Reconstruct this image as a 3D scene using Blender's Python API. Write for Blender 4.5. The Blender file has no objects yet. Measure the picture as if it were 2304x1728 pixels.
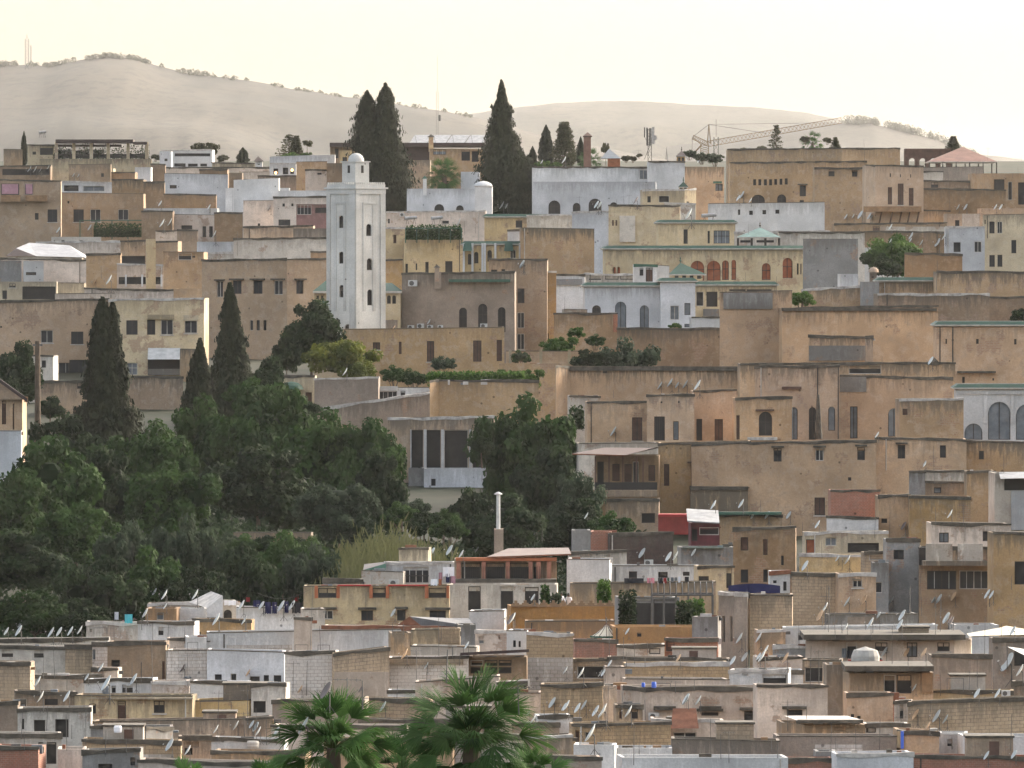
import bpy, math, random
from mathutils import Vector, Matrix
R = random.Random(7)
sc = bpy.context.scene
C = sc.collection
PI = math.pi
rad = math.radians

# ------------------------------------------------------------------ camera
FPX = 8000.0        # survey grid: pixels per radian at one third of the true distances
K = 3.0             # the town lies K times further off, seen through a lens K times longer
TH = math.atan(264/(FPX*K))
cam_d = bpy.data.cameras.new('camera'); cam = bpy.data.objects.new('camera', cam_d); C.objects.link(cam)
cam_d.sensor_width = 36; cam_d.lens = 36*FPX*K/2304; cam_d.clip_start = 1; cam_d.clip_end = 90000
cam.rotation_euler = (PI/2-TH, 0, 0)
sc.camera = cam

def P(x, y, D):
    """the point of the hillside seen at (x, y) on the survey grid, on the terrace row D"""
    return Vector(((x-1152)/FPX*D, D, -(y-600)/FPX*D))
def settle():
    """move every finished thing from its survey row to its true distance"""
    for o in list(bpy.data.objects):
        if o.parent is not None or o.type in ('CAMERA', 'LIGHT') or '_set' in o or '_proto' in o: continue
        o.location.y += (K-1)*o.get('_y0', o.location.y); o['_set'] = 1
    bpy.context.view_layer.update()

def lerp_table(t, v):
    if v <= t[0][0]: return t[0][1]
    for (a, p), (b, q) in zip(t, t[1:]):
        if v <= b: return p+(q-p)*(v-a)/(b-a)
    return t[-1][1]
YD = [(300,700),(375,645),(440,597),(500,566),(540,545),(590,505),(640,472),(670,450),(700,428),(745,400),(860,374),(1000,345),(1180,300),(1300,282),(1400,268),(1500,254),(1600,241),(1728,226),(1900,210)]
def Dy(y): return lerp_table(YD, y)
GZ = [(-60,-1.7),(0,-1.7),(12,-3),(40,-10),(80,-19),(110,-24),(160,-31),(205,-38)]
for y, D in reversed(YD):
    if D > 212: GZ.append((D, P(1152, y, D).z-5.5))
GZ += [(900, 24), (1300, 8), (1800, -10), (2600, 0), (9000, 20)]
def gz(D): return lerp_table(GZ, D)

# ------------------------------------------------------------------ tile transform for the survey numbers
TX = [0, 0, 1.0]
def tile(ox, oy, w=600): TX[:] = [ox, oy, w/2212.0]
def tx(x): return TX[0]+x*TX[2]
def ty(y): return TX[1]+y*TX[2]

# ------------------------------------------------------------------ materials
def nt(name):
    m = bpy.data.materials.new(name); m.use_nodes = True
    t = m.node_tree; b = t.nodes['Principled BSDF']; b.inputs['Roughness'].default_value = .9
    b.inputs['Specular IOR Level'].default_value = .2
    return m, t, b
class G:
    """tiny node helper"""
    def __init__(s, t): s.t = t
    def n(s, typ, **k):
        o = s.t.nodes.new(typ)
        for a, v in k.items():
            if a in o.inputs: s.set(o.inputs[a], v)
            else: setattr(o, a, v)
        return o
    def set(s, sock, v):
        if isinstance(v, bpy.types.NodeSocket): s.t.links.new(v, sock)
        else: sock.default_value = v
    def noise(s, vec, scale, detail=3, rough=.55):
        o = s.t.nodes.new('ShaderNodeTexNoise'); s.set(o.inputs['Vector'], vec)
        o.inputs['Scale'].default_value = scale; o.inputs['Detail'].default_value = detail; o.inputs['Roughness'].default_value = rough
        return o.outputs['Fac']
    def ramp(s, f, a, b, x=0., y=1.):
        o = s.t.nodes.new('ShaderNodeMapRange'); s.set(o.inputs[0], f)
        for i, v in zip((1,2,3,4), (a,b,x,y)): o.inputs[i].default_value = v
        return o.outputs[0]
    def math(s, op, a, b=0.):
        o = s.t.nodes.new('ShaderNodeMath'); o.operation = op; s.set(o.inputs[0], a); s.set(o.inputs[1], b); return o.outputs[0]
    def vmul(s, v, k):
        o = s.t.nodes.new('ShaderNodeVectorMath'); o.operation = 'MULTIPLY'; s.set(o.inputs[0], v); o.inputs[1].default_value = k; return o.outputs[0]
    def vadd(s, v, k):
        o = s.t.nodes.new('ShaderNodeVectorMath'); o.operation = 'ADD'; s.set(o.inputs[0], v); s.set(o.inputs[1], k); return o.outputs[0]
    def mix(s, f, a, b, mode='MIX'):
        o = s.t.nodes.new('ShaderNodeMix'); o.data_type = 'RGBA'; o.blend_type = mode
        s.set(o.inputs[0], f); s.set(o.inputs[6], a if isinstance(a, bpy.types.NodeSocket) else (*a, 1)); s.set(o.inputs[7], b if isinstance(b, bpy.types.NodeSocket) else (*b, 1))
        return o.outputs[2]

def dk(c, k): return tuple(v*k for v in c)
def mixc(a, b, f): return tuple(p*(1-f)+q*f for p, q in zip(a, b))

def plaster(name, col, grime=.8, patch=.35, brick=None, streak=1.0, alt=None):
    gy_ = sum(col)/3; sat = 1.12 if max(col)-min(col) > .1 else 1.0; col = tuple(max(.01, (gy_+(c-gy_)*sat)*.86) for c in col)
    m, t, b = nt(name); g = G(t)
    geo = g.n('ShaderNodeNewGeometry'); pos = geo.outputs['Position']
    rnd = g.n('ShaderNodeObjectInfo').outputs['Random']
    uv = g.n('ShaderNodeTexCoord').outputs['UV']
    sep = g.n('ShaderNodeSeparateXYZ', Vector=uv); v = sep.outputs['Y']
    big = g.noise(pos, .22, 4, .6); mid = g.noise(pos, 1.1, 4, .65); fine = g.noise(pos, 6.5, 3, .7)
    c = g.mix(g.ramp(big, .33, .68), dk(col, .72), tuple(min(.85, x*1.16) for x in col))
    c = g.mix(g.math('MULTIPLY', g.ramp(mid, .5, .62), patch), c, alt or mixc(col, (.62, .55, .48), .45))
    if brick:
        s, mort, a, bb, bmix = brick
        br = g.n('ShaderNodeTexBrick'); g.set(br.inputs['Vector'], uv)
        br.inputs['Scale'].default_value = s; br.inputs['Mortar Size'].default_value = .022; br.inputs['Brick Width'].default_value = .62; br.inputs['Row Height'].default_value = .3
        br.inputs['Color1'].default_value = (*a, 1); br.inputs['Color2'].default_value = (*bb, 1); br.inputs['Mortar'].default_value = (*mort, 1); br.inputs['Bias'].default_value = -.1
        wear = g.ramp(g.noise(pos, .7, 3), .35, .62, bmix, min(1, bmix*.45))
        c = g.mix(wear, c, br.outputs['Color'])
    if not brick and name not in ('wh', 'bw', 'mw', 'yl'):   # plaster fallen from the masonry in places
        bk_ = g.n('ShaderNodeTexBrick'); g.set(bk_.inputs['Vector'], uv); bk_.inputs['Scale'].default_value = 1.6; bk_.inputs['Mortar Size'].default_value = .03; bk_.inputs['Brick Width'].default_value = .6; bk_.inputs['Row Height'].default_value = .28
        bk_.inputs['Color1'].default_value = (.27,.15,.10,1); bk_.inputs['Color2'].default_value = (.33,.21,.14,1); bk_.inputs['Mortar'].default_value = (.30,.25,.19,1)
        gt = g.ramp(g.math('FRACT', g.math('MULTIPLY', rnd, 23.1)), 0, 1, -.03, .055)
        c = g.mix(g.math('MULTIPLY', g.ramp(g.math('ADD', g.noise(pos, .42, 6, .7), gt), .60, .63), .8), c, bk_.outputs['Color'])
    c = g.mix(g.ramp(fine, .35, .7, 0, .45), c, dk(col, .55))
    # run-off stains below the coping and damp at mid height, drawn along the wall's own metres
    su = g.vmul(uv, (1.7, .22, 1)); su = g.vadd(su, g.vmul(pos, (.11, .0, .09)))
    st = g.noise(su, 1.6, 5, .7)
    fall = g.ramp(v, 0, 2.6, 1, 0)
    gate = g.ramp(g.math('FRACT', g.math('MULTIPLY', rnd, 13.7)), 0, 1, .25, 1.15)
    dens = g.math('MULTIPLY', gate, g.ramp(g.math('ADD', st, g.math('MULTIPLY', fall, .30)), .6, .76)); dens = g.math('MULTIPLY', dens, g.ramp(v, 0, 3.6, 1, .0))
    c = g.mix(g.math('MULTIPLY', dens, min(1, 1.0*grime*streak)), c, (.085, .075, .06))
    vo = g.n('ShaderNodeTexVoronoi'); g.set(vo.inputs['Vector'], pos); vo.inputs['Scale'].default_value = .55
    c = g.mix(g.ramp(vo.outputs['Distance'], .05, .075, .75, 0), c, dk(col, .18))
    blot = g.math('MULTIPLY', g.ramp(g.noise(pos, .55, 6, .75), .55, .64), .5*grime)
    c = g.mix(blot, c, dk(col, .42))
    br2 = g.n('ShaderNodeHueSaturation'); g.set(br2.inputs['Color'], c); g.set(br2.inputs['Value'], g.ramp(rnd, 0, 1, .88, 1.1)); g.set(br2.inputs['Saturation'], g.ramp(g.math('FRACT', g.math('MULTIPLY', rnd, 7.3)), 0, 1, .86, 1.12))
    t.links.new(br2.outputs[0], b.inputs['Base Color'])
    bp = g.n('ShaderNodeBump'); bp.inputs['Strength'].default_value = .35; bp.inputs['Distance'].default_value = .05
    g.set(bp.inputs['Height'], g.math('ADD', mid, fine)); t.links.new(bp.outputs[0], b.inputs['Normal'])
    return m
MORT = (.36,.31,.25)
M = {}
def mk(k, *a, **kw): M[k] = plaster(k, *a, **kw)
mk('wh', (.68,.665,.65), .32, .25, alt=(.52,.5,.49))
mk('bw', (.60,.60,.615), .32, .2, alt=(.5,.5,.52))
mk('gw', (.63,.57,.50), .5, .5, alt=(.36,.31,.26))
mk('mw', (.60,.585,.55), .25, .2, alt=(.5,.48,.44))
mk('cr', (.56,.455,.31), .6, .3)
mk('yc', (.60,.45,.26), .5, .3)
mk('pk', (.52,.365,.245), .7, .35)
mk('pp', (.66,.55,.465), .45, .45, alt=(.40,.33,.27))
mk('oc', (.43,.29,.165), .8, .4)
mk('tn', (.40,.285,.19), .8, .4)
mk('br', (.29,.20,.13), .8, .4, alt=(.37,.28,.2))
mk('gy', (.33,.265,.215), .7, .3, alt=(.4,.33,.27))
mk('gr', (.27,.26,.25), .7, .35, alt=(.35,.34,.33))
mk('yl', (.39,.22,.10), .5, .2, alt=(.45,.27,.12))
mk('rr', (.31,.18,.165), .5, .3, alt=(.42,.24,.22))
mk('bk', (.42,.31,.20), .6, .2, brick=(1.25, (.17,.13,.1), (.48,.35,.22), (.37,.26,.165), .9))
mk('wb', (.66,.59,.53), .45, .3, brick=(1.25, (.24,.2,.16), (.70,.65,.60), (.59,.51,.45), .8))
mk('rd', (.33,.16,.11), .5, .2, brick=(2.4, (.38,.3,.25), (.36,.12,.07), (.27,.11,.07), .9))

def flat(name, col, rough=.8, var=.25, metal=0., spec=.3, scale=1.4):
    m, t, b = nt(name); g = G(t)
    pos = g.n('ShaderNodeNewGeometry').outputs['Position']
    c = g.mix(g.ramp(g.noise(pos, scale, 4, .65), .3, .7), dk(col, 1-var), tuple(min(.9, x*(1+var*.5)) for x in col))
    t.links.new(c, b.inputs['Base Color']); b.inputs['Roughness'].default_value = rough; b.inputs['Metallic'].default_value = metal; b.inputs['Specular IOR Level'].default_value = spec
    return m
F_ = {}
for k, a in dict(roof=((.26,.225,.19),.95,.5), roof_pale=((.5,.46,.42),.95,.4), roof_dark=((.13,.11,.09),.95,.6), coping=((.085,.073,.058),.95,.6), coping_pale=((.42,.39,.36),.95,.5),
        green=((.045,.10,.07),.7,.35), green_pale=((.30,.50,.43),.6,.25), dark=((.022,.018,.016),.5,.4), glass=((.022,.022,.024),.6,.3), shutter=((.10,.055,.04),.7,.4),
        redwood=((.26,.075,.03),.6,.35), frame=((.40,.37,.33),.7,.3), frame_dark=((.045,.035,.03),.7,.3), bluegrey=((.14,.155,.17),.7,.3), white=((.46,.455,.44),.8,.3),
        sheet=((.33,.36,.40),.45,.3), darkroof=((.045,.03,.028),.8,.4), rust=((.2,.085,.05),.85,.5), rail=((.04,.035,.032),.6,.3), wood=((.25,.15,.08),.8,.4), dish=((.44,.46,.45),.6,.2),
        dish_tan=((.45,.30,.18),.7,.45), dish_dark=((.16,.13,.12),.7,.4), metal=((.09,.085,.08),.6,.3), tin=((.27,.27,.27),.7,.4), tarp_red=((.36,.03,.03),.6,.25), tarp_green=((.12,.30,.2),.7,.2),
        terracotta=((.34,.15,.10),.85,.3), concrete=((.36,.34,.31),.9,.35), blue=((.05,.12,.5),.5,.2), navy=((.015,.018,.07),.9,.3), orange=((.33,.11,.05),.8,.3), pinkc=((.62,.25,.3),.9,.2),
        cyan=((.08,.42,.48),.9,.2), whitec=((.72,.72,.75),.9,.15), blackc=((.02,.02,.025),.9,.3), redc=((.28,.03,.03),.9,.2), canvas=((.60,.54,.42),.9,.15), mauve=((.36,.2,.24),.9,.25), crane=((.17,.11,.06),.8,.3),
        skin=((.35,.2,.13),.6,.1), hair=((.02,.015,.012),.8,.2), bark=((.09,.065,.045),.95,.4), shade_infill=((.032,.029,.027),.95,.3)).items():
    F_[k] = flat(k, *a)
F_['rust'].node_tree.nodes['Principled BSDF'].inputs['Metallic'].default_value = .2

def corrugated(name, col, k=2.0):
    m, t, b = nt(name); g = G(t)
    pos = g.n('ShaderNodeNewGeometry').outputs['Position']
    w = g.n('ShaderNodeTexWave'); g.set(w.inputs['Vector'], pos); w.inputs['Scale'].default_value = k; w.inputs['Distortion'].default_value = .4
    c = g.mix(g.ramp(g.noise(pos, .8, 5, .7), .35, .7), dk(col, .62), col)
    c = g.mix(g.math('MULTIPLY', w.outputs['Fac'], .35), c, dk(col, .6))
    t.links.new(c, b.inputs['Base Color']); b.inputs['Roughness'].default_value = .7
    return m
F_['corr_rust'] = corrugated('corr_rust', (.065,.032,.025)); F_['corr_grey'] = corrugated('corr_grey', (.34,.34,.35)); F_['corr_dark'] = corrugated('corr_dark', (.12,.105,.10))
F_['corr_slate'] = corrugated('corr_slate', (.15,.15,.155)); F_['corr_red'] = corrugated('corr_red', (.26,.04,.035)); F_['corr_pink'] = corrugated('corr_pink', (.20,.15,.13)); F_['corr_green'] = corrugated('corr_green', (.16,.38,.28))
F_['tile_terra'] = corrugated('tile_terra', (.25,.135,.10), 5); F_['tile_green'] = corrugated('tile_green', (.04,.085,.062), 5); F_['tile_pale'] = corrugated('tile_pale', (.22,.31,.275), 4)

def leafmat(name, c1, c2, trans=.25):
    m, t, b = nt(name); g = G(t)
    pos = g.n('ShaderNodeNewGeometry').outputs['Position']
    at = g.n('ShaderNodeAttribute'); at.attribute_name = 'tint'
    rnd = g.n('ShaderNodeObjectInfo').outputs['Random']
    f = g.math('ADD', g.math('MULTIPLY', at.outputs['Fac'], .75), g.math('MULTIPLY', g.noise(pos, .35, 3), .45))
    c = g.mix(g.ramp(f, .2, .95), c1, c2)
    h = g.n('ShaderNodeHueSaturation'); g.set(h.inputs['Color'], c); g.set(h.inputs['Value'], g.ramp(rnd, 0, 1, .8, 1.2))
    t.links.new(h.outputs[0], b.inputs['Base Color'])
    b.inputs['Roughness'].default_value = .8; b.inputs['Specular IOR Level'].default_value = .08
    tr = g.n('ShaderNodeBsdfTranslucent'); t.links.new(h.outputs[0], tr.inputs['Color'])
    mx = g.n('ShaderNodeMixShader'); mx.inputs[0].default_value = trans
    t.links.new(b.outputs[0], mx.inputs[1]); t.links.new(tr.outputs[0], mx.inputs[2])
    t.links.new(mx.outputs[0], t.nodes['Material Output'].inputs[0])
    return m
F_['petiole'] = flat('petiole', (.045,.06,.018), .9, .3, 0, .05)
F_['leaf'] = leafmat('leaf', (.010,.024,.007), (.036,.068,.017))
F_['leaf_dark'] = leafmat('leaf_dark', (.009,.017,.008), (.024,.040,.015))
F_['leaf_cyp'] = leafmat('leaf_cyp', (.008,.012,.006), (.024,.030,.014), .12)
F_['leaf_olive'] = leafmat('leaf_olive', (.020,.032,.018), (.050,.068,.040))
F_['leaf_bright'] = leafmat('leaf_bright', (.025,.055,.012), (.075,.13,.026))
F_['leaf_lemon'] = leafmat('leaf_lemon', (.04,.055,.012), (.15,.16,.032))
F_['leaf_reed'] = leafmat('leaf_reed', (.033,.038,.016), (.080,.082,.038))
F_['leaf_palm'] = leafmat('leaf_palm', (.011,.036,.010), (.070,.140,.034), .25)
F_['leaf_far'] = leafmat('leaf_far', (.03,.032,.016), (.06,.06,.03))

# ------------------------------------------------------------------ mesh builder
class MB:
    def __init__(s): s.v = []; s.f = []; s.m = []; s.uv = []; s.mats = []
    def mi(s, mat):
        if mat not in s.mats: s.mats.append(mat)
        return s.mats.index(mat)
    def face(s, pts, mat, uvs=None):
        i = len(s.v); s.v += [tuple(p) for p in pts]; s.f.append(tuple(range(i, i+len(pts)))); s.m.append(s.mi(mat))
        s.uv += uvs if uvs else [(p[0]+p[1]*.31, 4+p[2]*.9) for p in pts]
    def box(s, x0, x1, y0, y1, z0, z1, mat):
        a = [(x0,y0),(x1,y0),(x1,y1),(x0,y1)]
        s.prism(a, z0, z1, mat)
    def prism(s, poly, z0, z1, mat, top=True, bottom=True, topmat=None):
        n = len(poly)
        for i in range(n):
            p, q = poly[i], poly[(i+1)%n]
            s.face([(p[0],p[1],z0),(q[0],q[1],z0),(q[0],q[1],z1),(p[0],p[1],z1)], mat)
        if top: s.face([(p[0],p[1],z1) for p in poly], topmat or mat)
        if bottom: s.face([(p[0],p[1],z0) for p in reversed(poly)], mat)
    def bar(s, a, b, r, mat, n=5, r2=None):
        a, b = Vector(a), Vector(b); d = (b-a).normalized() if (b-a).length > 1e-6 else Vector((0,0,1))
        u = d.orthogonal().normalized(); w = d.cross(u); r2 = r if r2 is None else r2
        A = [a+(u*math.cos(2*PI*i/n)+w*math.sin(2*PI*i/n))*r for i in range(n)]
        B_ = [b+(u*math.cos(2*PI*i/n)+w*math.sin(2*PI*i/n))*r2 for i in range(n)]
        for i in range(n):
            j = (i+1)%n; s.face([A[i],A[j],B_[j],B_[i]], mat)
        s.face(list(reversed(A)), mat); s.face(B_, mat)
    def pyramid(s, poly, z0, apex, mat):
        n = len(poly)
        for i in range(n):
            p, q = poly[i], poly[(i+1)%n]; s.face([(p[0],p[1],z0),(q[0],q[1],z0),apex], mat)
        s.face([(p[0],p[1],z0) for p in reversed(poly)], mat)
    def lathe(s, c, prof, mat, n=16):
        """prof: (r, z) pairs"""
        for (r0, z0), (r1, z1) in zip(prof, prof[1:]):
            for i in range(n):
                a, b = 2*PI*i/n, 2*PI*(i+1)/n
                p = [(c[0]+r0*math.cos(a),c[1]+r0*math.sin(a),c[2]+z0),(c[0]+r0*math.cos(b),c[1]+r0*math.sin(b),c[2]+z0),(c[0]+r1*math.cos(b),c[1]+r1*math.sin(b),c[2]+z1),(c[0]+r1*math.cos(a),c[1]+r1*math.sin(a),c[2]+z1)]
                if r0 < 1e-4: p = p[1:] if False else [p[0], p[2], p[3]]
                elif r1 < 1e-4: p = [p[0], p[1], p[2]]
                s.face(p, mat)
    def build(s, name, parent=None, origin=None, smooth=False, merge=False):
        if not s.f: return None
        o0 = Vector(origin) if origin is not None else (Vector(parent['_o']) if parent is not None and '_o' in parent else Vector((0,0,0)))
        me = bpy.data.meshes.new(name)
        me.from_pydata([(v[0]-o0.x, v[1]-o0.y, v[2]-o0.z) for v in s.v], [], s.f)
        for m in s.mats: me.materials.append(m)
        me.polygons.foreach_set('material_index', s.m)
        ul = me.uv_layers.new(name='UVMap'); flatuv = [c for p in s.uv for c in p]; ul.data.foreach_set('uv', flatuv)
        if merge or smooth:
            import bmesh
            bm = bmesh.new(); bm.from_mesh(me); bmesh.ops.remove_doubles(bm, verts=bm.verts, dist=1e-4); bm.to_mesh(me); bm.free()
            if smooth: me.polygons.foreach_set('use_smooth', [True]*len(me.polygons))
        me.update()
        o = bpy.data.objects.new(name, me); C.objects.link(o)
        if parent is not None: o.parent = parent
        else: o.location = o0
        return o

USED = set()
def tag(o, label, cat, group=None, kind=None):
    n = len(label.split())
    if n < 4 or n > 16: print('LABEL LENGTH', n, label)
    if label in USED and not group: print('LABEL TWICE', label)
    USED.add(label)
    o['label'] = label; o['category'] = cat
    if group: o['group'] = group
    if kind: o['kind'] = kind
def root(name, loc, label, cat, group=None):
    o = bpy.data.objects.new(name, None); C.objects.link(o); o.location = loc; o['_o'] = tuple(loc); o.empty_display_size = .3
    tag(o, label, cat, group); return o
def dup(r, loc, rotz=0, scale=1, label=None, group=None):
    def cp(o, par):
        c = o.copy(); C.objects.link(c); c.parent = par
        for k in ('_set', '_proto', '_y0'):
            if k in c: del c[k]
        for ch in list(o.children): cp(ch, c)
        return c
    c = cp(r, None); c.location = loc; c.rotation_euler = (0,0,rotz)
    c.scale = (scale,)*3 if not isinstance(scale, tuple) else scale
    if label: tag(c, label, r['category'], group or r.get('group'))
    return c
def free(r):   # drop the first of a kind after its copies are made
    for ch in list(r.children): free(ch)
    bpy.data.objects.remove(r)

# ------------------------------------------------------------------ walls with real openings
def wall_seg(mb, A, B_, z0, z1, mat, holes, reveal=.28, z1b=None, u_off=0.):
    """A, B_: left and right foot (x, y) of a face seen from its left to right; holes: (u0,u1,za,zb,arched)"""
    A = Vector((A[0],A[1])); B_ = Vector((B_[0],B_[1])); L = (B_-A).length
    if L < 1e-3: return
    d = (B_-A)/L; n = Vector((-d.y, d.x))        # inward (away from the camera)
    z1b = z1 if z1b is None else z1b
    def pt(u, z, k=0.):
        q = A+d*u+n*k; return (q.x, q.y, z)
    def uvp(u, z): return (u+u_off, (z1+(z1b-z1)*u/L)-z)
    def q4(c, inv=False):
        mb.face([pt(*p) for p in c], mat, [uvp(p[0], p[1]) for p in c])
    hs = [h for h in holes if h[1]-h[0] > .05 and h[3]-h[2] > .05]
    us = sorted({0., L, *[h[0] for h in hs], *[h[1] for h in hs]}); zs = sorted({z0, min(z1,z1b), *[h[2] for h in hs], *[h[3] for h in hs]})
    us = [u for u in us if -1e-6 <= u <= L+1e-6]
    for ui, uj in zip(us, us[1:]):
        if uj-ui < 1e-5: continue
        for zi, zj in zip(zs, zs[1:]):
            if zj-zi < 1e-5: continue
            cu, cz = (ui+uj)/2, (zi+zj)/2
            if any(h[0] < cu < h[1] and h[2] < cz < h[3] for h in hs): continue
            q4([(ui,zi),(uj,zi),(uj,zj),(ui,zj)])
    if abs(z1-z1b) > 1e-3:
        zm = min(z1, z1b); q4([(0,zm),(L,zm),(L,z1b),(0,z1)])
    for (u0,u1,za,zb,arch) in hs:
        r = reveal
        if not arch:
            ring = [(u0,za),(u1,za),(u1,zb),(u0,zb)]
        else:
            w = (u1-u0)/2; h = min(w, (zb-za)*.6); N = 8; zs_ = zb-h
            arc = [((u0+u1)/2+w*math.cos(PI*i/N), zs_+h*math.sin(PI*i/N)) for i in range(N+1)]
            for (ua, a_), (ub, b_) in zip(arc, arc[1:]):
                if ua-ub > 1e-4: q4([(ub,b_),(ua,a_),(ua,zb+1e-4),(ub,zb+1e-4)])
            ring = [(u0,za),(u1,za)]+arc
        for p, q in zip(ring, ring[1:]+ring[:1]):
            mb.face([pt(p[0],p[1]),pt(p[0],p[1],r),pt(q[0],q[1],r),pt(q[0],q[1])], mat, [(p[0],5),(p[0]+r,5),(q[0]+r,5),(q[0],5)])

def window(parent, A, B_, h, kind, big):
    """pane, frame and shutters standing in one opening"""
    A = Vector((A[0],A[1])); B_ = Vector((B_[0],B_[1])); d = (B_-A).normalized(); n = Vector((-d.y, d.x))
    u0,u1,za,zb,arch = h; w = u1-u0; hh = zb-za
    def bx(mb, a, b, z0, z1, k0, k1, mat):
        q = [A+d*a+n*k0, A+d*b+n*k0, A+d*b+n*k1, A+d*a+n*k1]
        mb.prism([(p.x,p.y) for p in q], z0, z1, mat)
    e = .03; fr = min(.07, w*.1)
    nm = {'d':'door','D':'door','o':'opening'}.get(kind, 'window')
    f = MB(); g = MB()
    pane = {'w':'glass','W':'glass','o':'dark','a':'dark','h':'shutter','d':'shutter','g':'bluegrey','r':'redwood','c':'glass','s':'bluegrey','D':'redwood','b':'shade_infill','A':'bluegrey','i':'glass'}[kind]  # near-black pane closing deep openings paints the shade of the rooms inside
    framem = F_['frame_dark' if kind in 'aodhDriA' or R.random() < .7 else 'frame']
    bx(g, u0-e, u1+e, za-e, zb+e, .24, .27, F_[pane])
    if kind != 'o':
        k0, k1 = .17, .235
        bx(f, u0, u0+fr, za, zb, k0, k1, framem); bx(f, u1-fr, u1, za, zb, k0, k1, framem)
        bx(f, u0+fr, u1-fr, za, za+fr, k0, k1, framem)
        if not arch: bx(f, u0+fr, u1-fr, zb-fr, zb, k0, k1, framem)
        if w > .7 and kind not in 'dDb':
            bx(f, (u0+u1)/2-fr/2, (u0+u1)/2+fr/2, za+fr, zb-fr, k0+.005, k1-.005, framem)
        if kind in 'gW' and w > 1.6:
            for q in (.25,.75): bx(f, u0+w*q-fr/3, u0+w*q+fr/3, za+fr, zb-fr, k0+.007, k1-.007, F_['white'])
        if hh > 1.3 and kind in 'rag':
            bx(f, u0+fr, u1-fr, za+hh*.55, za+hh*.55+fr, k0+.01, k1-.01, framem)
        if kind in 'hs' and w > .4:
            q = za+.1
            while q < zb-.1:
                bx(f, u0+fr+.01, u1-fr-.01, q, q+.05, .20, .238, F_['shutter' if kind == 'h' else 'bluegrey']); q += .16
        if kind in 'i':      # iron grille
            k = u0+.12
            while k < u1-.05: bx(f, k, k+.03, za, zb, .02, .05, F_['rail']); k += .2
    ex = MB()
    if kind == 'c': bx(ex, u0-w*.28, u1+w*.28, zb+.06, zb+.24, -.38, .04, F_['coping'])
    elif kind in 'wh' and w > .7 and R.random() < .5: bx(ex, u0-.12, u1+.12, za-.12, za-.02, -.1, .02, F_['frame'])
    o = (f if f.f else g).build(nm, parent)
    if f.f:
        g.build('leaf_panel' if nm == 'door' else 'pane', o, origin=parent['_o'])
    ex.build('canopy' if kind == 'c' else 'sill', o, origin=parent['_o'])
    return o

BLD = []
def offset_poly(poly, k):
    """shrink a counter-clockwise-ish polygon by k"""
    n = len(poly); out = []
    for i in range(n):
        p, c, q = Vector(poly[i-1]), Vector(poly[i]), Vector(poly[(i+1)%n])
        d1 = (c-p).normalized(); d2 = (q-c).normalized()
        n1 = Vector((-d1.y, d1.x)); n2 = Vector((-d2.y, d2.x)); b = (n1+n2)
        b = b/max(.3, b.length_squared)*2 if b.length > 1e-6 else n1
        out.append((c.x+b.x*k, c.y+b.y*k))
    return out

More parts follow.
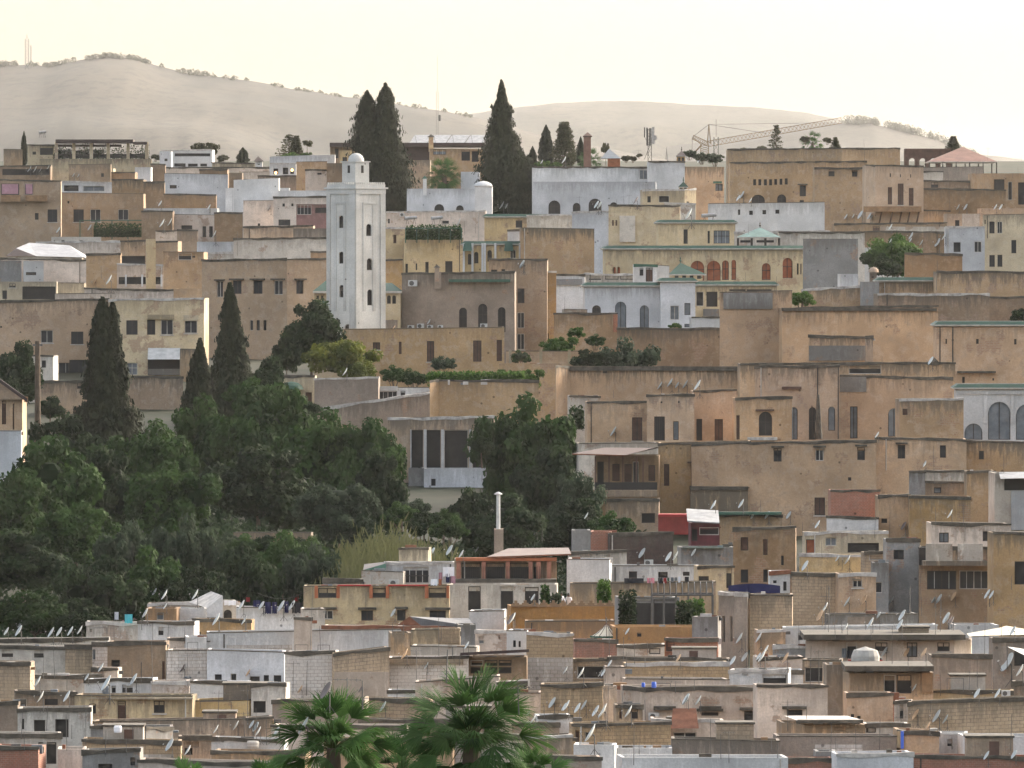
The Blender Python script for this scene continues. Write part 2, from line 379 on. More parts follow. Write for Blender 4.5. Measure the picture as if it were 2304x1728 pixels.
def B(label, x0, y0, x1, y1, mat, wins='', name='house', cat='house', D=None, dd=0., dep=9., cop='dark', pl=None, par=.42, yr=None, yaw=None, roofm=None, base=None, raw=False, extra=None, ch=.0):
    """one house: real footprint, parapet, sunken terrace, coping, windows"""
    if not raw: x0, x1, y0, y1 = tx(x0), tx(x1), ty(y0), ty(y1); yr = ty(yr) if yr is not None else None
    D = (Dy(y1) if D is None else D)+dd
    if y0 > 1180: dep = min(dep, 4.2)
    elif y0 > 760: dep = min(dep, 7.5)
    ym = (y0+min(y1, y0+200))/2
    z1 = P(0, y0, D).z
    z1b = z1 if yr is None else P(0, yr, D).z
    if pl is None:
        yw = yaw if yaw is not None else (R.uniform(-.11, .11) if y0 > 1180 else R.uniform(-.04, .04))
        w = (x1-x0)/FPX*D
        pl = [(x0, -yw*w/2), (x1, yw*w/2)]
    elif not raw: pl = [(tx(a), b) for a, b in pl]
    fp = [P(x, ym, D+d) for x, d in pl]; fp = [(p.x, p.y) for p in fp]
    dl = R.uniform(-.3, .3)
    back = [(fp[-1][0]*1.0+dl, fp[-1][1]+dep), (fp[0][0]+dl, fp[0][1]+dep)]
    poly = fp+back
    zg = gz(D+dep*.5)-3 if base is None else base
    cx, cy = sum(p[0] for p in poly)/len(poly), sum(p[1] for p in poly)/len(poly)
    r = root(name, (cx, cy, zg+3), label, cat)
    mt = M[mat] if mat in M else F_[mat]
    mb = MB()
    ws = []
    for wdef in [w for w in wins.split(';') if w.strip()]:
        a = wdef.split(); k = a[0]; n4 = [float(v) for v in a[1:5]]
        if not raw: n4 = [tx(n4[0]), ty(n4[1]), tx(n4[2]), ty(n4[3])]
        ws.append((k, *n4))
    u_off = R.uniform(0, 50)
    segs = list(zip(fp, fp[1:], pl, pl[1:]))
    tot = sum((Vector(b)-Vector(a)).length for a, b, _, _ in segs)
    run = 0
    slope_par = z1b != z1
    if not slope_par and cop not in ('green', 'none', 'white') and name == 'house':    # nothing here was built level
        z1b = z1 + max(-.22, min(.22, R.uniform(-.03, .03)*tot))
    for (a, b, pa, pb) in segs:
        Ls = (Vector(b)-Vector(a)).length; holes = []; hk = []
        za_, zb_ = z1+(z1b-z1)*run/tot, z1+(z1b-z1)*(run+Ls)/tot
        for (k, wx0, wy0, wx1, wy1) in ws:
            cxm = (wx0+wx1)/2
            if not (pa[0] <= cxm < pb[0]): continue
            f0, f1 = [min(.985, max(.015, (q-pa[0])/(pb[0]-pa[0]))) for q in (wx0, wx1)]
            Dw = D+pa[1]+(pb[1]-pa[1])*(f0+f1)/2
            zt, zbm = P(0, wy0, Dw).z, P(0, wy1, Dw).z
            zt = min(zt, min(za_, zb_)-.12)
            h = (f0*Ls, f1*Ls, zbm, zt, k in 'arA')
            if zt-zbm > .15: holes.append(h); hk.append(k)
        wall_seg(mb, a, b, zg, za_, mt, holes, z1b=zb_, u_off=u_off+run)
        for h, k in zip(holes, hk): window(r, a, b, h, k, True)
        run += Ls
    # sides and back
    for a, b, zz0, zz1 in ((fp[-1], back[0], z1b, z1b), (back[0], back[1], z1b, z1), (back[1], fp[0], z1, z1)):
        wall_seg(mb, a, b, zg, zz0, mt, [], z1b=zz1, u_off=u_off+30)
    t_ = .2; ins = offset_poly(poly, t_); n = len(poly)
    zc = [z1+(z1b-z1)*(i/(len(fp)-1)) for i in range(len(fp))]+[z1b, z1]
    if y0 > 1180: par = R.choice([.3, .4, .5])
    zr = min(zc)-par
    for i in range(n):
        j = (i+1)%n
        mb.face([(*poly[i],zc[i]),(*poly[j],zc[j]),(*ins[j],zc[j]),(*ins[i],zc[i])], mt, [(0,0),(1,0),(1,.2),(0,.2)])
        mb.face([(*ins[i],zc[i]),(*ins[j],zc[j]),(*ins[j],zr-.1),(*ins[i],zr-.1)], mt, [(0,0),(3,0),(3,.9),(0,.9)])
    mb.build('wall', r)
    rb = MB(); rb.face([(p[0],p[1],zr) for p in ins], F_[roofm or R.choice(['roof','roof','roof_pale','roof_dark'] if y0 < 1180 else ['roof_dark','roof_dark','roof'])])
    if y0 > 700:                # bricks, planks, lumps of plaster left lying on the terrace
        for k in range(R.randint(2, 7)):
            f = R.uniform(.1, .9); g_ = R.uniform(.08, .6); px_ = fp[0][0]+(fp[-1][0]-fp[0][0])*f; py_ = fp[0][1]+(fp[-1][1]-fp[0][1])*f+.5+g_*(dep-1.5)
            w_, d_, h_ = R.uniform(.15, .9), R.uniform(.15, .5), R.uniform(.1, .55); cm_ = F_[R.choice(['coping','concrete','rust','wood','roof_pale','metal','bluegrey'])]
            rb.box(px_, px_+w_, py_, py_+d_, zr+.004, zr+h_, cm_)
    rb.build('roof', r)
    if cop and cop != 'none':
        cb = MB()
        cm, over, th = {'dark':('coping',.07,.14),'pale':('coping_pale',.06,.12),'green':('tile_green',.34,.42),'white':('white',.05,.12),'thin':('coping',.03,.07),'greenthin':('green',.1,.18),'brown':('wood',.08,.16),'red':('rust',.1,.18)}[cop]
        out = offset_poly(poly, -over)
        for i in range(n):
            j = (i+1)%n
            if cop != 'green' and i >= n-3: continue
            a0,a1,b0,b1 = out[i],out[j],ins[i],ins[j]
            if cop == 'green':
                zt0, zt1 = zc[i]+th*.75, zc[j]+th*.75; zl0, zl1 = zc[i]-th*.1, zc[j]-th*.1
                cb.face([(*a0,zl0),(*a1,zl1),(*b1,zt1),(*b0,zt0)], F_[cm]); cb.face([(*a0,zl0-.12),(*a1,zl1-.12),(*a1,zl1),(*a0,zl0)], F_['frame']); cb.face([(*poly[i],zl0-.25),(*poly[j],zl1-.25),(*a1,zl1-.12),(*a0,zl0-.12)], F_['frame'])
                cb.face([(*b0,zt0),(*b1,zt1),(*b1,zc[j]-.05),(*b0,zc[i]-.05)], F_['frame'])
            else:
                zl0, zl1 = zc[i]+.006, zc[j]+.006
                ns = max(1, int((Vector(a1)-Vector(a0)).length/1.1)); old = cop not in ('white', 'thin')
                lv = [(R.uniform(-.05, .07), R.uniform(.0, .22)) if old else (0, 0) for _ in range(ns+1)]
                for k in range(ns):
                    f0, f1 = k/ns, (k+1)/ns; L2 = lambda p, q, f: (p[0]+(q[0]-p[0])*f, p[1]+(q[1]-p[1])*f)
                    A0, A1, B0, B1 = L2(a0,a1,f0), L2(a0,a1,f1), L2(b0,b1,f0), L2(b0,b1,f1); W0, W1 = L2(poly[i],poly[j],f0), L2(poly[i],poly[j],f1)
                    zz0, zz1 = zl0+(zl1-zl0)*f0, zl0+(zl1-zl0)*f1; (u0,d0),(u1,d1) = lv[k], lv[k+1]
                    cb.face([(*A0,zz0-th*.5-d0),(*A1,zz1-th*.5-d1),(*A1,zz1+th*.5+u1),(*A0,zz0+th*.5+u0)], F_[cm])
                    cb.face([(*A0,zz0+th*.5+u0),(*A1,zz1+th*.5+u1),(*B1,zz1+th*.5+u1),(*B0,zz0+th*.5+u0)], F_[cm])
                    cb.face([(*B0,zz0+th*.5+u0),(*B1,zz1+th*.5+u1),(*B1,zz1-th),(*B0,zz0-th)], F_[cm])
                    cb.face([(*W0,zz0-th*.5-d0),(*W1,zz1-th*.5-d1),(*A1,zz1-th*.5-d1),(*A0,zz0-th*.5-d0)], F_[cm])
        cb.build('cornice' if cop == 'green' else 'coping', r)
    if y0 > 1380 and name == 'house' and tot > 5 and not ws and len(fp) == 2 and slope_par == False and R.random() < .6:   # a bay rendered or left bare
        f0 = R.uniform(.0, .5); f1 = min(1, f0+R.uniform(.25, .5)); e0, e1 = Vector(fp[0]), Vector(fp[-1]); q0, q1 = e0.lerp(e1, f0), e0.lerp(e1, f1); d_ = (q1-q0).normalized(); n_ = Vector((d_.y, -d_.x))*.035
        pb = MB(); wall_seg(pb, q0+n_, q1+n_, zg, z1-R.choice([.12, .5, .9]), M[R.choice(['pp', 'gw', 'bk', 'wb', 'pk', 'wh', 'gy'])], [], u_off=R.uniform(0, 9)); pb.build('render_patch', r)
    if y0 > 1420 and name == 'house' and tot > 6 and R.random() < .4:                        # stair head or store on the terrace
        f = R.uniform(.1, .75); e0, e1 = Vector(fp[0]), Vector(fp[-1]); q = e0.lerp(e1, f); w_, h_ = R.uniform(1.6, 3.2), R.uniform(.5, 1.2); mm_ = M[R.choice(['pp', 'gw', 'pk', 'bk', 'wh', 'tn'])]
        pb = MB(); pb.box(q.x, q.x+w_, q.y+1.0, q.y+dep-.4, zr, z1+h_, mm_); pb.box(q.x-.08, q.x+w_+.08, q.y+.92, q.y+dep-.3, z1+h_+.003, z1+h_+.13, F_['coping']); st = pb.build('stair_head', r)
        if R.random() < .6:
            pb = MB(); k_ = q.x+w_*R.uniform(.2, .6); pb.box(k_, k_+.6, q.y+.97, q.y+1.05, z1+.0, z1+h_*.8, F_['shutter']); pb.build('hatch', r)
    if 'house' == name and tot > 5 and R.random() < .4 and y0 > 450:     # rain pipe down the front
        f = R.choice([R.uniform(.03, .12), R.uniform(.88, .97)]); e0, e1 = Vector(fp[0]), Vector(fp[-1])
        if len(fp) == 2:
            q = e0.lerp(e1, f); pb = MB(); h_ = R.uniform(2.5, 6); pb.bar((q.x, q.y-.09, z1-.1), (q.x, q.y-.09, z1-h_), .05, F_[R.choice(['rail', 'coping', 'frame'])], 6); pb.build('drainpipe', r)
    r['_D'] = D; r['_short'] = label; r['_y0'] = D
    BLD.append(r)
    return r

def bxm(r, nm, x0, y0, x1, y1, D, th, mat, dd=0, rawpx=False, smooth=False):
    """a part: upright slab facing the camera, th metres deep, survey corners"""
    if not rawpx: x0, x1, y0, y1 = tx(x0), tx(x1), ty(y0), ty(y1)
    a, b = P(x0, y1, D), P(x1, y0, D); mb = MB()
    mb.box(a.x, b.x, D, D+th, min(a.z,b.z), max(a.z,b.z), F_[mat] if mat in F_ else M[mat]); return mb.build(nm, r)

def roofpyr(label, x0, x1, ye, ya, D, mat, cat='pavilion', name='pavilion_roof', dep=None, posts=0, wall=None, ybase=None, wwin='', xa=None, finial=True, parent=None):
    """pyramid roof on posts or on a wall"""
    x0, x1, ye, ya = tx(x0), tx(x1), ty(ye), ty(ya); xa = (x0+x1)/2 if xa is None else tx(xa)
    a, b = P(x0, ye, D), P(x1, ye, D); w = b.x-a.x; dep = dep or w
    ap = P(xa, ya, D+dep/2); yb = ty(ybase) if ybase is not None else ye+30
    zb = P(x0, yb, D).z
    r = root(name, ((a.x+b.x)/2, D+dep/2, zb), label, cat) if parent is None else parent
    mb = MB(); poly = [(a.x,D),(b.x,D),(b.x,D+dep),(a.x,D+dep)]
    mb.pyramid(poly, a.z, tuple(ap), F_[mat]); mb.prism(poly, a.z-.14, a.z-.01, F_['frame'], top=False); mb.build('roof', r)
    if finial:
        fb = MB(); fb.lathe(tuple(ap), [(.09,-.1),(.05,.1),(.16,.25),(.03,.4),(.09,.5),(.0,.75)], F_['tile_green' if 'green' in mat else 'coping'], 8); fb.build('finial', r)
    if wall:
        wb = MB(); k = w*.1; wb.prism([(a.x+k,D+k),(b.x-k,D+k),(b.x-k,D+dep-k),(a.x+k,D+dep-k)], zb, a.z-.15, M[wall] if wall in M else F_[wall], top=False); wb.build('wall', r)
        n = max(2, int(w/1.0))
        for i in range(n):
            c = a.x+k+(w-2*k)*(i+.5)/n; q = MB(); q.box(c-.22, c+.22, D+k-.03, D+k+.1, zb+(a.z-zb)*.25, zb+(a.z-zb)*.78, F_['dark']); q.build('window', r)
    for i in range(posts):
        for yy in (D+.12, D+dep-.12):
            c = a.x+.12+(w-.24)*i/(posts-1); q = MB(); q.box(c-.09, c+.09, yy-.09, yy+.09, zb, a.z-.15, F_['frame_dark']); q.build('post', r)
    r['_short'] = label
    if parent is None: r['_y0'] = D
    return r

# ray down the line of sight, used to stand small things on what is there
def hit(x, y):
    dg = bpy.context.evaluated_depsgraph_get()
    d = Vector(((x-1152)/FPX/K, 1, -(y-600)/FPX/K)).normalized()
    ok, loc, nor, idx, ob, _ = sc.ray_cast(dg, Vector((0,0,0)), d)
    if not ok: return None
    loc = Vector((loc.x, loc.y/K, loc.z))
    while ob.parent: ob = ob.parent
    return loc, nor, ob
SUN_EL,SUN_AZ,SKY,SUN,EXPO,HAZE,SOFT=22,48,.15,.34,2.25,.000034,35
# ================================================================== upper left quarter of the town
tile(0, 200)
# skyline terrace cafe
r = B('cream cafe terrace with silver tanks under dark canopy', 330,580,1255,760,'cr', cop='none', D=640, dep=10)
for a in (455,600,745,885,1050,1205):
    bxm(r,'post',a,440,a+26,585,640.1,.4,'cr')
bxm(r,'canopy',455,418,1100,448,638.5,9,'darkroof'); bxm(r,'canopy_edge',1100,438,1215,458,638.6,8,'darkroof'); bxm(r,'beam',470,462,1010,482,640.6,.3,'darkroof')
bxm(r,'railing',455,540,1205,575,641.2,.1,'rail')
B('cream stair block beside the dark cafe canopy', 230,462,450,700,'cr','b 332 462 440 548;o 270 520 300 545',cop='dark',D=641,dep=6)
B('low tan block by the small dark cypress', 30,500,185,720,'tn',D=655,dep=8,cop='thin')
B('brown house behind dark sloping cafe awning, roof edge', -60,640,420,800,'br','o 20 665 410 715',D=612,cop='dark',dep=6)
B('salmon brick house below the cafe terrace', 570,628,920,800,'tn','o 840 700 862 730',D=604,cop='thin')
B('small brown brick block right of salmon brick house', 920,692,1120,800,'br',D=606,cop='dark',dep=5)
B('narrow white block under the cafe corner', 1120,650,1252,800,'wh',D=610,cop='none',dep=5)
B('brown shed beside the narrow white block', 1252,622,1372,760,'br',D=612,cop='dark',dep=5)
B('low cream roof edge behind brown brick block', 415,660,940,760,'cr',D=615,cop='none',dep=4)
B('white balconied house before the round dark tree', 1330,512,1760,720,'wh','b 1450 535 1745 560;b 1445 618 1540 645;b 1560 620 1640 645;b 1660 618 1720 645',D=640,cop='pale',dep=9)
B('white left wing of the white balconied house', 1325,520,1420,640,'bw','o 1365 578 1390 600',D=637,cop='none',dep=4)
B('long tan parapet wall near the small cypress', 1755,612,2110,700,'cr',D=640,cop='dark',dep=6)
r = B('small white lantern turret with dark pointed cap', 2118,600,2176,655,'wh','b 2138 605 2156 630',D=640,dep=4,cop='none',name='turret',cat='turret')
q=MB(); a=P(tx(2105),ty(600),640); b=P(tx(2188),ty(600),640); q.pyramid([(a.x,639.6),(b.x,639.6),(b.x,645),(a.x,645)],a.z,tuple(P(tx(2146),ty(560),642)),F_['darkroof']); q.build('cap',r)
B('pale pink terrace wall behind white upper house', 1372,652,2240,760,'pp',D=632,cop='dark',dep=6)
B('white upper house with small triangular window', 1365,700,1890,880,'bw','o 1408 798 1466 826',D=598,cop='thin')
B('brown shed on the white upper house', 1655,670,1885,760,'br',D=606,cop='dark',dep=5)
B('brown chimney block beside the red-edged white house', 1900,696,2008,830,'br',D=600,cop='none',dep=4)
B('pink flat house with thin dark coping, upper middle', 2008,690,2420,760,'pp',D=618,cop='thin')
B('low brown wall under the pink flat house', 2008,752,2420,830,'tn','',D=604,cop='dark',dep=5)
B('wide white house with stepped left gable', 1870,822,2400,1060,'wh','',D=575,cop='none')
B('pinkish box terrace in the wide white house', 1955,925,2400,1060,'pp','o 2330 945 2380 960',D=568,cop='dark',dep=5)
B('brown brick house left of triangular-window house', 1190,772,1365,1000,'br',D=585,cop='dark')
B('long low brown brick wall under white house', 1360,872,1792,1010,'br',D=580,cop='dark',dep=6)
B('tan brick block behind the white loggia', 928,750,1190,880,'tn',D=588,cop='dark',dep=7)
B('small white rooftop loggia with grey shutters', 505,768,930,880,'wh','b 530 800 652 848;s 690 806 868 850',D=592,cop='pale',dep=6)
B('tan house with three windows over green pergola', 500,860,1190,1240,'tn','w 610 1000 695 1105;w 750 1000 835 1105;w 980 1000 1065 1088;o 560 930 575 950',D=572,cop='thin')
r = B('brown house with pink curtained balcony', -80,752,505,1300,'tn','w 395 1000 475 1105;o 290 1030 320 1085;b 10 785 160 880;b 205 785 275 880',D=565,cop='dark')
for (a,b_,c,d) in ((15,790,150,872),(212,790,268,872)): bxm(r,'curtain',a,b_,c,d,564.7,.06,'mauve')
bxm(r,'balcony',0,880,160,935,563.2,1.6,'wood'); bxm(r,'balcony',205,882,380,930,563.2,1.6,'wood')
B('white low roof hut with two dark holes', 425,1228,840,1300,'gw','o 510 1248 535 1268;o 660 1248 685 1268',D=545,cop='none',dep=5)
B('brown brick house with two leaning dishes', 1175,1012,1432,1240,'br',D=560,cop='dark',dep=7)
B('low white parapet above the brown brick house', 1180,990,1800,1050,'wh',D=572,cop='none',dep=4)
B('pinkish white house with paired tall dark windows', 1430,1040,1785,1240,'pp','o 1680 1140 1710 1230;o 1735 1140 1765 1230;w 1505 1132 1595 1165',D=562,cop='thin')
B('square brown brick block below stepped white house', 1778,1026,2045,1290,'br',D=556,cop='dark',dep=7)
B('white house with small arched recess by pink house', 2045,1060,2300,1190,'gw','a 2118 1115 2162 1170',D=560,cop='none',dep=6)
B('small pink roof box by the thin white pillar', 1290,1178,1470,1270,'pp',D=548,cop='dark',dep=5)
B('tan shed right of small pink roof box', 1470,1170,1640,1360,'tn',D=543,cop='dark',dep=6)
B('pale tin-roofed terrace in front of brown block', 1640,1268,1950,1400,'bw',D=540,cop='none',dep=5)
B('white lean-to wall with dark corner post', 1950,1290,2130,1400,'gw','o 2080 1310 2125 1350',D=538,cop='none',dep=5)
# grey sheet-metal hip roof
r = root('shed', tuple(P(tx(360),ty(1400),512)), 'shed with grey sheet metal hip roof and dark gable', 'shed')
q=MB(); D0=512; a=P(tx(45),ty(1388),D0); b=P(tx(690),ty(1398),D0); c1=P(tx(150),ty(1322),D0+3); c2=P(tx(290),ty(1278),D0+9); c3=P(tx(620),ty(1300),D0+9); c4=P(tx(300),ty(1386),D0)
q.face([c4,b,c3,c2],F_['corr_grey']); q.face([a,c4,c1],F_['darkroof']); q.face([c4,c2,c1],F_['corr_grey']); q.face([b,(b.x+.5,D0+12,b.z),c3],F_['corr_grey']); q.build('roof',r)
q=MB(); q.box(a.x+.3,b.x-.2,D0+.5,D0+11,a.z-4,a.z-.05,M['gw']); q.build('wall',r)
B('pinkish long roof wall behind the grey shed', 300,1272,1000,1400,'pp',D=532,cop='pale',dep=6)
B('grey and pink flats under the tin shed', -80,1408,715,1640,'pp','',D=500,cop='dark',extra=1)
B('blank grey panel house at the picture edge', -80,1425,178,1640,'gr','',D=498.5,cop='none',dep=2)
B('white panel with dark leaf-shaped vent', 200,1428,362,1600,'wh','o 215 1520 300 1545',D=498,cop='none',dep=2)
B('orange-tan blank house left of the balcony', 715,1372,1000,1700,'oc','',D=492,cop='dark')
B('brown upper storey over the dark loggia', 1000,1262,1212,1480,'tn','b 1010 1385 1205 1460',D=505,cop='dark')
r = B('pink balcony house with small white posts', 970,1450,1355,1640,'pp','b 985 1560 1340 1620',D=486,cop='pale',dep=8)
for a in (1035,1170,1330): bxm(r,'post',a,1540,a+14,1640,485.5,.25,'wh')
B('tall plain whitish chimney pillar', 1215,1245,1292,1612,'cr','',D=482,dep=1.6,cop='none',name='chimney',cat='chimney')
B('patched brown house right of whitish pillar', 1292,1264,1475,1560,'tn','',D=506,cop='dark')
B('pink mottled house with small recessed loggia', 1355,1352,1690,1820,'pk','b 1480 1362 1590 1420;o 1596 1362 1620 1400',D=478,cop='thin')
B('small white wall under tin roofs', 1640,1362,2130,1440,'gw','',D=520,cop='pale',dep=5)
tile(0, 560)
# pale band of terraces
B('dark open garage under the grey flats', -80,272,470,430,'cr','b 185 312 465 420;w 20 345 58 415;w 75 288 130 320',D=470,cop='none',dep=8)
B('cream low wall with curved corner', 470,280,700,430,'cr','',D=474,cop='thin')
B('pinkish terrace parapet with a small pot', 460,372,950,440,'pp','',D=452,cop='thin',dep=5)
B('long grey-pink terrace parapet below the white pillar', 700,326,1460,430,'pp','',D=466,cop='dark')
B('pink patched wall above the awning building', 1440,330,1690,430,'pk','',D=463,cop='none')
B('wide peach house behind the tall cypress', -80,432,905,1250,'pk','w 338 676 440 780;w 590 686 692 790;o 0 640 15 655;w 575 920 735 1050;W 455 945 575 1075',D=405,cop='dark',dep=14)
r = B('cream apartment block with shutter boxes and awning', 905,425,1692,1250,'cr','w 1048 592 1142 712;w 1220 588 1288 712;w 1335 588 1435 712;w 1530 596 1635 700;g 1050 945 1140 1045;b 1225 905 1500 1040',D=402,cop='pale',dep=14)
for (a,b_,c,d) in ((1222,545,1442,585),(1520,550,1645,595)): bxm(r,'shutter_box',a,b_,c,d,401.7,.35,'cr')
q=MB(); A_=P(tx(1228),ty(822),402); B_=P(tx(1495),ty(822),402); lo=P(tx(1215),ty(915),400.2); lo2=P(tx(1520),ty(915),400.2)
for i in range(3):
    z_a=A_.z-(A_.z-lo.z)*(i/3); z_b=A_.z-(A_.z-lo.z)*((i+1)/3)-.05; y_a=402-1.8*i/3-.1; y_b=402-1.8*(i+1)/3-.1
    q.face([(lo.x,y_b,z_b),(lo2.x,y_b,z_b),(B_.x,y_a,z_a),(A_.x,y_a,z_a)],F_['white'])
q.build('awning',r); bxm(r,'balcony',1215,1000,1520,1050,400,2,'gr')
B('cream side wing behind the twin dark cypresses', 1500,830,1700,1250,'oc','',D=399,cop='thin',dep=3)
B('white patchy shed left of tall cypress', 205,882,440,1250,'gw','w 345 925 380 985',D=388,cop='dark',dep=8)
B('low peach garden wall at cypress foot', 330,1098,720,1260,'pk','b 640 1090 700 1160',D=382,cop='dark',dep=3,name='garden_wall',cat='wall')
B('low tan garden wall right of tall cypress', 1010,1060,1520,1240,'tn','',D=384,cop='dark',dep=2,name='garden_wall',cat='wall')
r = B('steep gabled peach chapel-like house at the edge', -120,1250,185,1700,'pk','h 15 1180 50 1455;h 105 1260 118 1500',D=352,cop='none',par=.3,dep=8)
q=MB(); a=P(tx(-300),ty(900),351.5); b=P(tx(190),ty(1250),351.5); b0=P(tx(-300),ty(1250),351.5)
q.face([b0,b,a],M['pk']); q.face([a,b,(b.x,360.5,b.z),(a.x,360.5,a.z)],F_['darkroof']); q.face([(a.x,351.4,a.z),(b.x+.4,351.4,b.z-.3),(b.x+.4,351.4,b.z+.1),(a.x,351.4,a.z+.35)],F_['darkroof']); q.build('roof',r)
B('bluish white base wall left of garden', -120,1510,175,1700,'bw','',D=340,cop='thin',dep=4,name='garden_wall',cat='wall')
r = B('big brown house with canopied windows by cypress', 1690,92,2740,1000,'tn','c 1812 268 1862 400;c 1940 262 2012 372;c 2108 262 2182 372;c 2275 262 2345 380;c 2460 262 2520 372;w 2080 590 2106 675;w 2134 590 2160 675;w 2190 590 2215 675;w 2189 590 2212 675',D=425,cop='dark',dep=16,pl=[(1690,4),(2380,0),(2745,3)])
# right hand edge of it
tile(580,560)
B('orange house strip between brown house and minaret', 440,22,590,300,'oc','w 515 135 558 188',D=432,cop='dark',dep=9)
B('low roof ledge left of the minaret top', -40,85,240,110,'gw','',D=440,cop='dark',dep=4)
tile(580,150)
B('white stepped gable wall behind pinkish house', -200,940,175,1110,'wh','',D=560,cop='none',dep=4,yr=925)
B('white low wall left of the minaret crenels', 170,1028,590,1110,'wh','',D=558,cop='none',dep=5)
B('pinkish house with round vents left of minaret', 130,1082,590,1340,'pp','o 205 1135 225 1160;o 278 1135 296 1158;w 172 1268 270 1318',D=535,cop='dark')
B('pink low terrace with dish beside round-vent house', -120,1112,140,1330,'pp','o 0 1300 20 1345',D=540,cop='thin')
B('rose red house with dark arch beside minaret', 320,1140,600,1400,'rr','W 325 1140 445 1228;a 475 1110 575 1215',D=520,cop='none',dep=8)
B('low pink parapet with stained front', -120,1330,460,1460,'pk','',D=508,cop='dark',dep=6)
B('rosy brown wall under the rose red house', 295,1342,600,1460,'gy','',D=505,cop='none',dep=5)
B('whitewashed sloping terrace wall with rubbish', -200,1428,600,1560,'gw','',D=485,cop='dark',dep=5)
B('tan box with green doorway behind crenels', 320,790,575,980,'tn','',D=585,cop='thin')
B('pink box with small vent behind minaret', 395,855,575,980,'pp','o 495 872 530 896',D=580,cop='dark',dep=4)
B('brown brick tower house touching minaret lantern', 572,800,730,1010,'br','',D=578,cop='none',dep=6)
B('long stained low wall before the lit shop', 0,905,450,1000,'gy','',D=590,cop='dark',dep=5)
r = B('small white shop with two glowing lamps', 100,800,318,930,'wh','b 205 835 255 895;b 130 845 170 892;b 270 845 300 890',D=600,cop='pale',dep=5)
B('pale blue flat roof terrace above lit shop', 98,745,640,860,'bw','',D=625,cop='none',dep=8,yr=730)
r = B('dark roofed restaurant on the skyline', 600,645,1450,900,'br','o 1195 690 1300 820;W 640 680 670 760',D=640,cop='none',dep=14)
bxm(r,'roof_slab',592,628,1885,660,637,18,'darkroof')
bxm(r,'glazed_front',1145,660,1440,778,638.5,1,'darkroof')
B('cream block under the restaurant roof beside cypress', 680,695,810,820,'yc','w 703 750 742 795',D=622,cop='none',dep=6)
B('tan wall under the dark restaurant front', 1150,775,1430,1030,'tn','',D=628,cop='none',dep=6)
r = B('restaurant terrace with glass screens and cream block', 1430,680,1880,1000,'tn','b 1690 690 1760 780;b 1775 700 1830 790;g 1455 685 1560 730',D=633,cop='none',dep=6)
B('bluish white house with dome behind minaret', 1240,1012,1800,1210,'bw','a 1465 1140 1545 1203;a 1645 1150 1708 1203',D=560,cop='none',pl=[(1238,1.5),(1370,0),(1805,0)])
r = B('white square tower with low domed cap', 1800,992,1942,1240,'wh','',D=552,dep=5,cop='pale',name='tower',cat='tower')
q=MB(); c=P(tx(1870),ty(990),554.5); c=P(tx(1871),ty(992),554.5); q.lathe(tuple(c),[(1.45,0),(1.42,.12),(1.15,.42),(.6,.68),(0,.78)],M['wh'],20); q.build('dome',r,smooth=True)
B('white sloping roof panel by the right cypress', 1685,872,1840,1010,'bw','',D=600,cop='none',dep=4)
B('cream upper terrace wall right of minaret', 1068,1205,1890,1340,'pp','w 1065 1262 1095 1300;w 1530 1278 1585 1302',D=545,cop='pale',dep=7)
r = B('long cream house with roof pergola by minaret', 1050,1335,1225,1860,'yc','h 1125 1395 1150 1465',D=478,cop='pale',dep=8)
B('cream riad wall with dark low windows', 1218,1420,1705,1860,'yc','o 1217 1635 1245 1710;o 1310 1632 1322 1688;o 1390 1620 1417 1710;o 1555 1613 1615 1710',D=476,cop='thin',dep=10)
B('yellow cream penthouse with green tiled edge', 1880,1240,2420,1380,'yc','w 2140 1275 2195 1335',D=520,cop='green',dep=9)
tile(580,560)
r = B('ornate house with white pilasters and arched windows', 1700,-45,2230,340,'yc','a 1742 40 1772 130;a 1795 25 1830 120;a 1905 10 1942 105;w 2095 8 2140 80',D=468,cop='green',dep=10)
for a in (1700,1772,1855,1875,1962,2165): bxm(r,'pilaster',a,-48,a+17,200,467.6,.45,'wh')
for a in (1718,2060):
    q=MB(); p0=P(tx(a-18),ty(-20),467.8); p1=P(tx(a+62),ty(-20),467.8); q.face([(p0.x,466.6,p0.z-.6),(p1.x,466.6,p1.z-.6),(p1.x-.2,467.9,p1.z+.7),(p0.x+.2,467.9,p0.z+.7)],F_['tile_green']); q.build('tiled_hood',r)
tile(1150,200)
B('pale stained parapet between villa and brown house', 130,1050,506,1250,'gw','',D=512,cop='pale',dep=7)
B('bluish white tall house with drainpipe', 505,1020,812,1290,'bw','',D=505,cop='pale')
B('large plain brown house with speckled plaster', 85,1152,690,1560,'tn','',D=466,cop='thin',dep=10)
B('white strip of wall left of plain brown house', -30,1170,92,1420,'wh','',D=470,cop='dark',dep=5)
r = B('long bluish white palace wall with four arches', 180,770,1200,1060,'bw','a 310 925 408 1037;a 512 945 575 1022;a 643 910 750 1017;a 818 940 885 1000',D=552,cop='none',dep=12)
B('upper white storey of the long palace wall', 175,648,1145,800,'wh','s 1065 665 1130 750',D=566,cop='dark',dep=12)
B('white square block with tiled edge on palace', 1140,602,1440,830,'wh','',D=563,cop='dark',dep=10)
B('peach house with green window canopy', 1436,645,1765,930,'pk','s 1690 790 1750 848',D=572,cop='none',pl=[(1436,0),(1520,0),(1760,3)])
bxm(BLD[-1],'window_hood',1682,765,1752,782,570,3,'green')
B('cream rooftop house with green pyramid finial', 1090,838,1530,985,'cr','w 1130 890 1158 942;b 1225 886 1312 942;o 1455 935 1475 950',D=530,cop='pale',pl=[(1090,0),(1440,0),(1530,2)])
roofpyr('small green tiled pyramid cap on cream rooftop house',1386,1470,812,770,534,'tile_green',ybase=840,wall='cr',name='roof_lantern',cat='roof lantern')
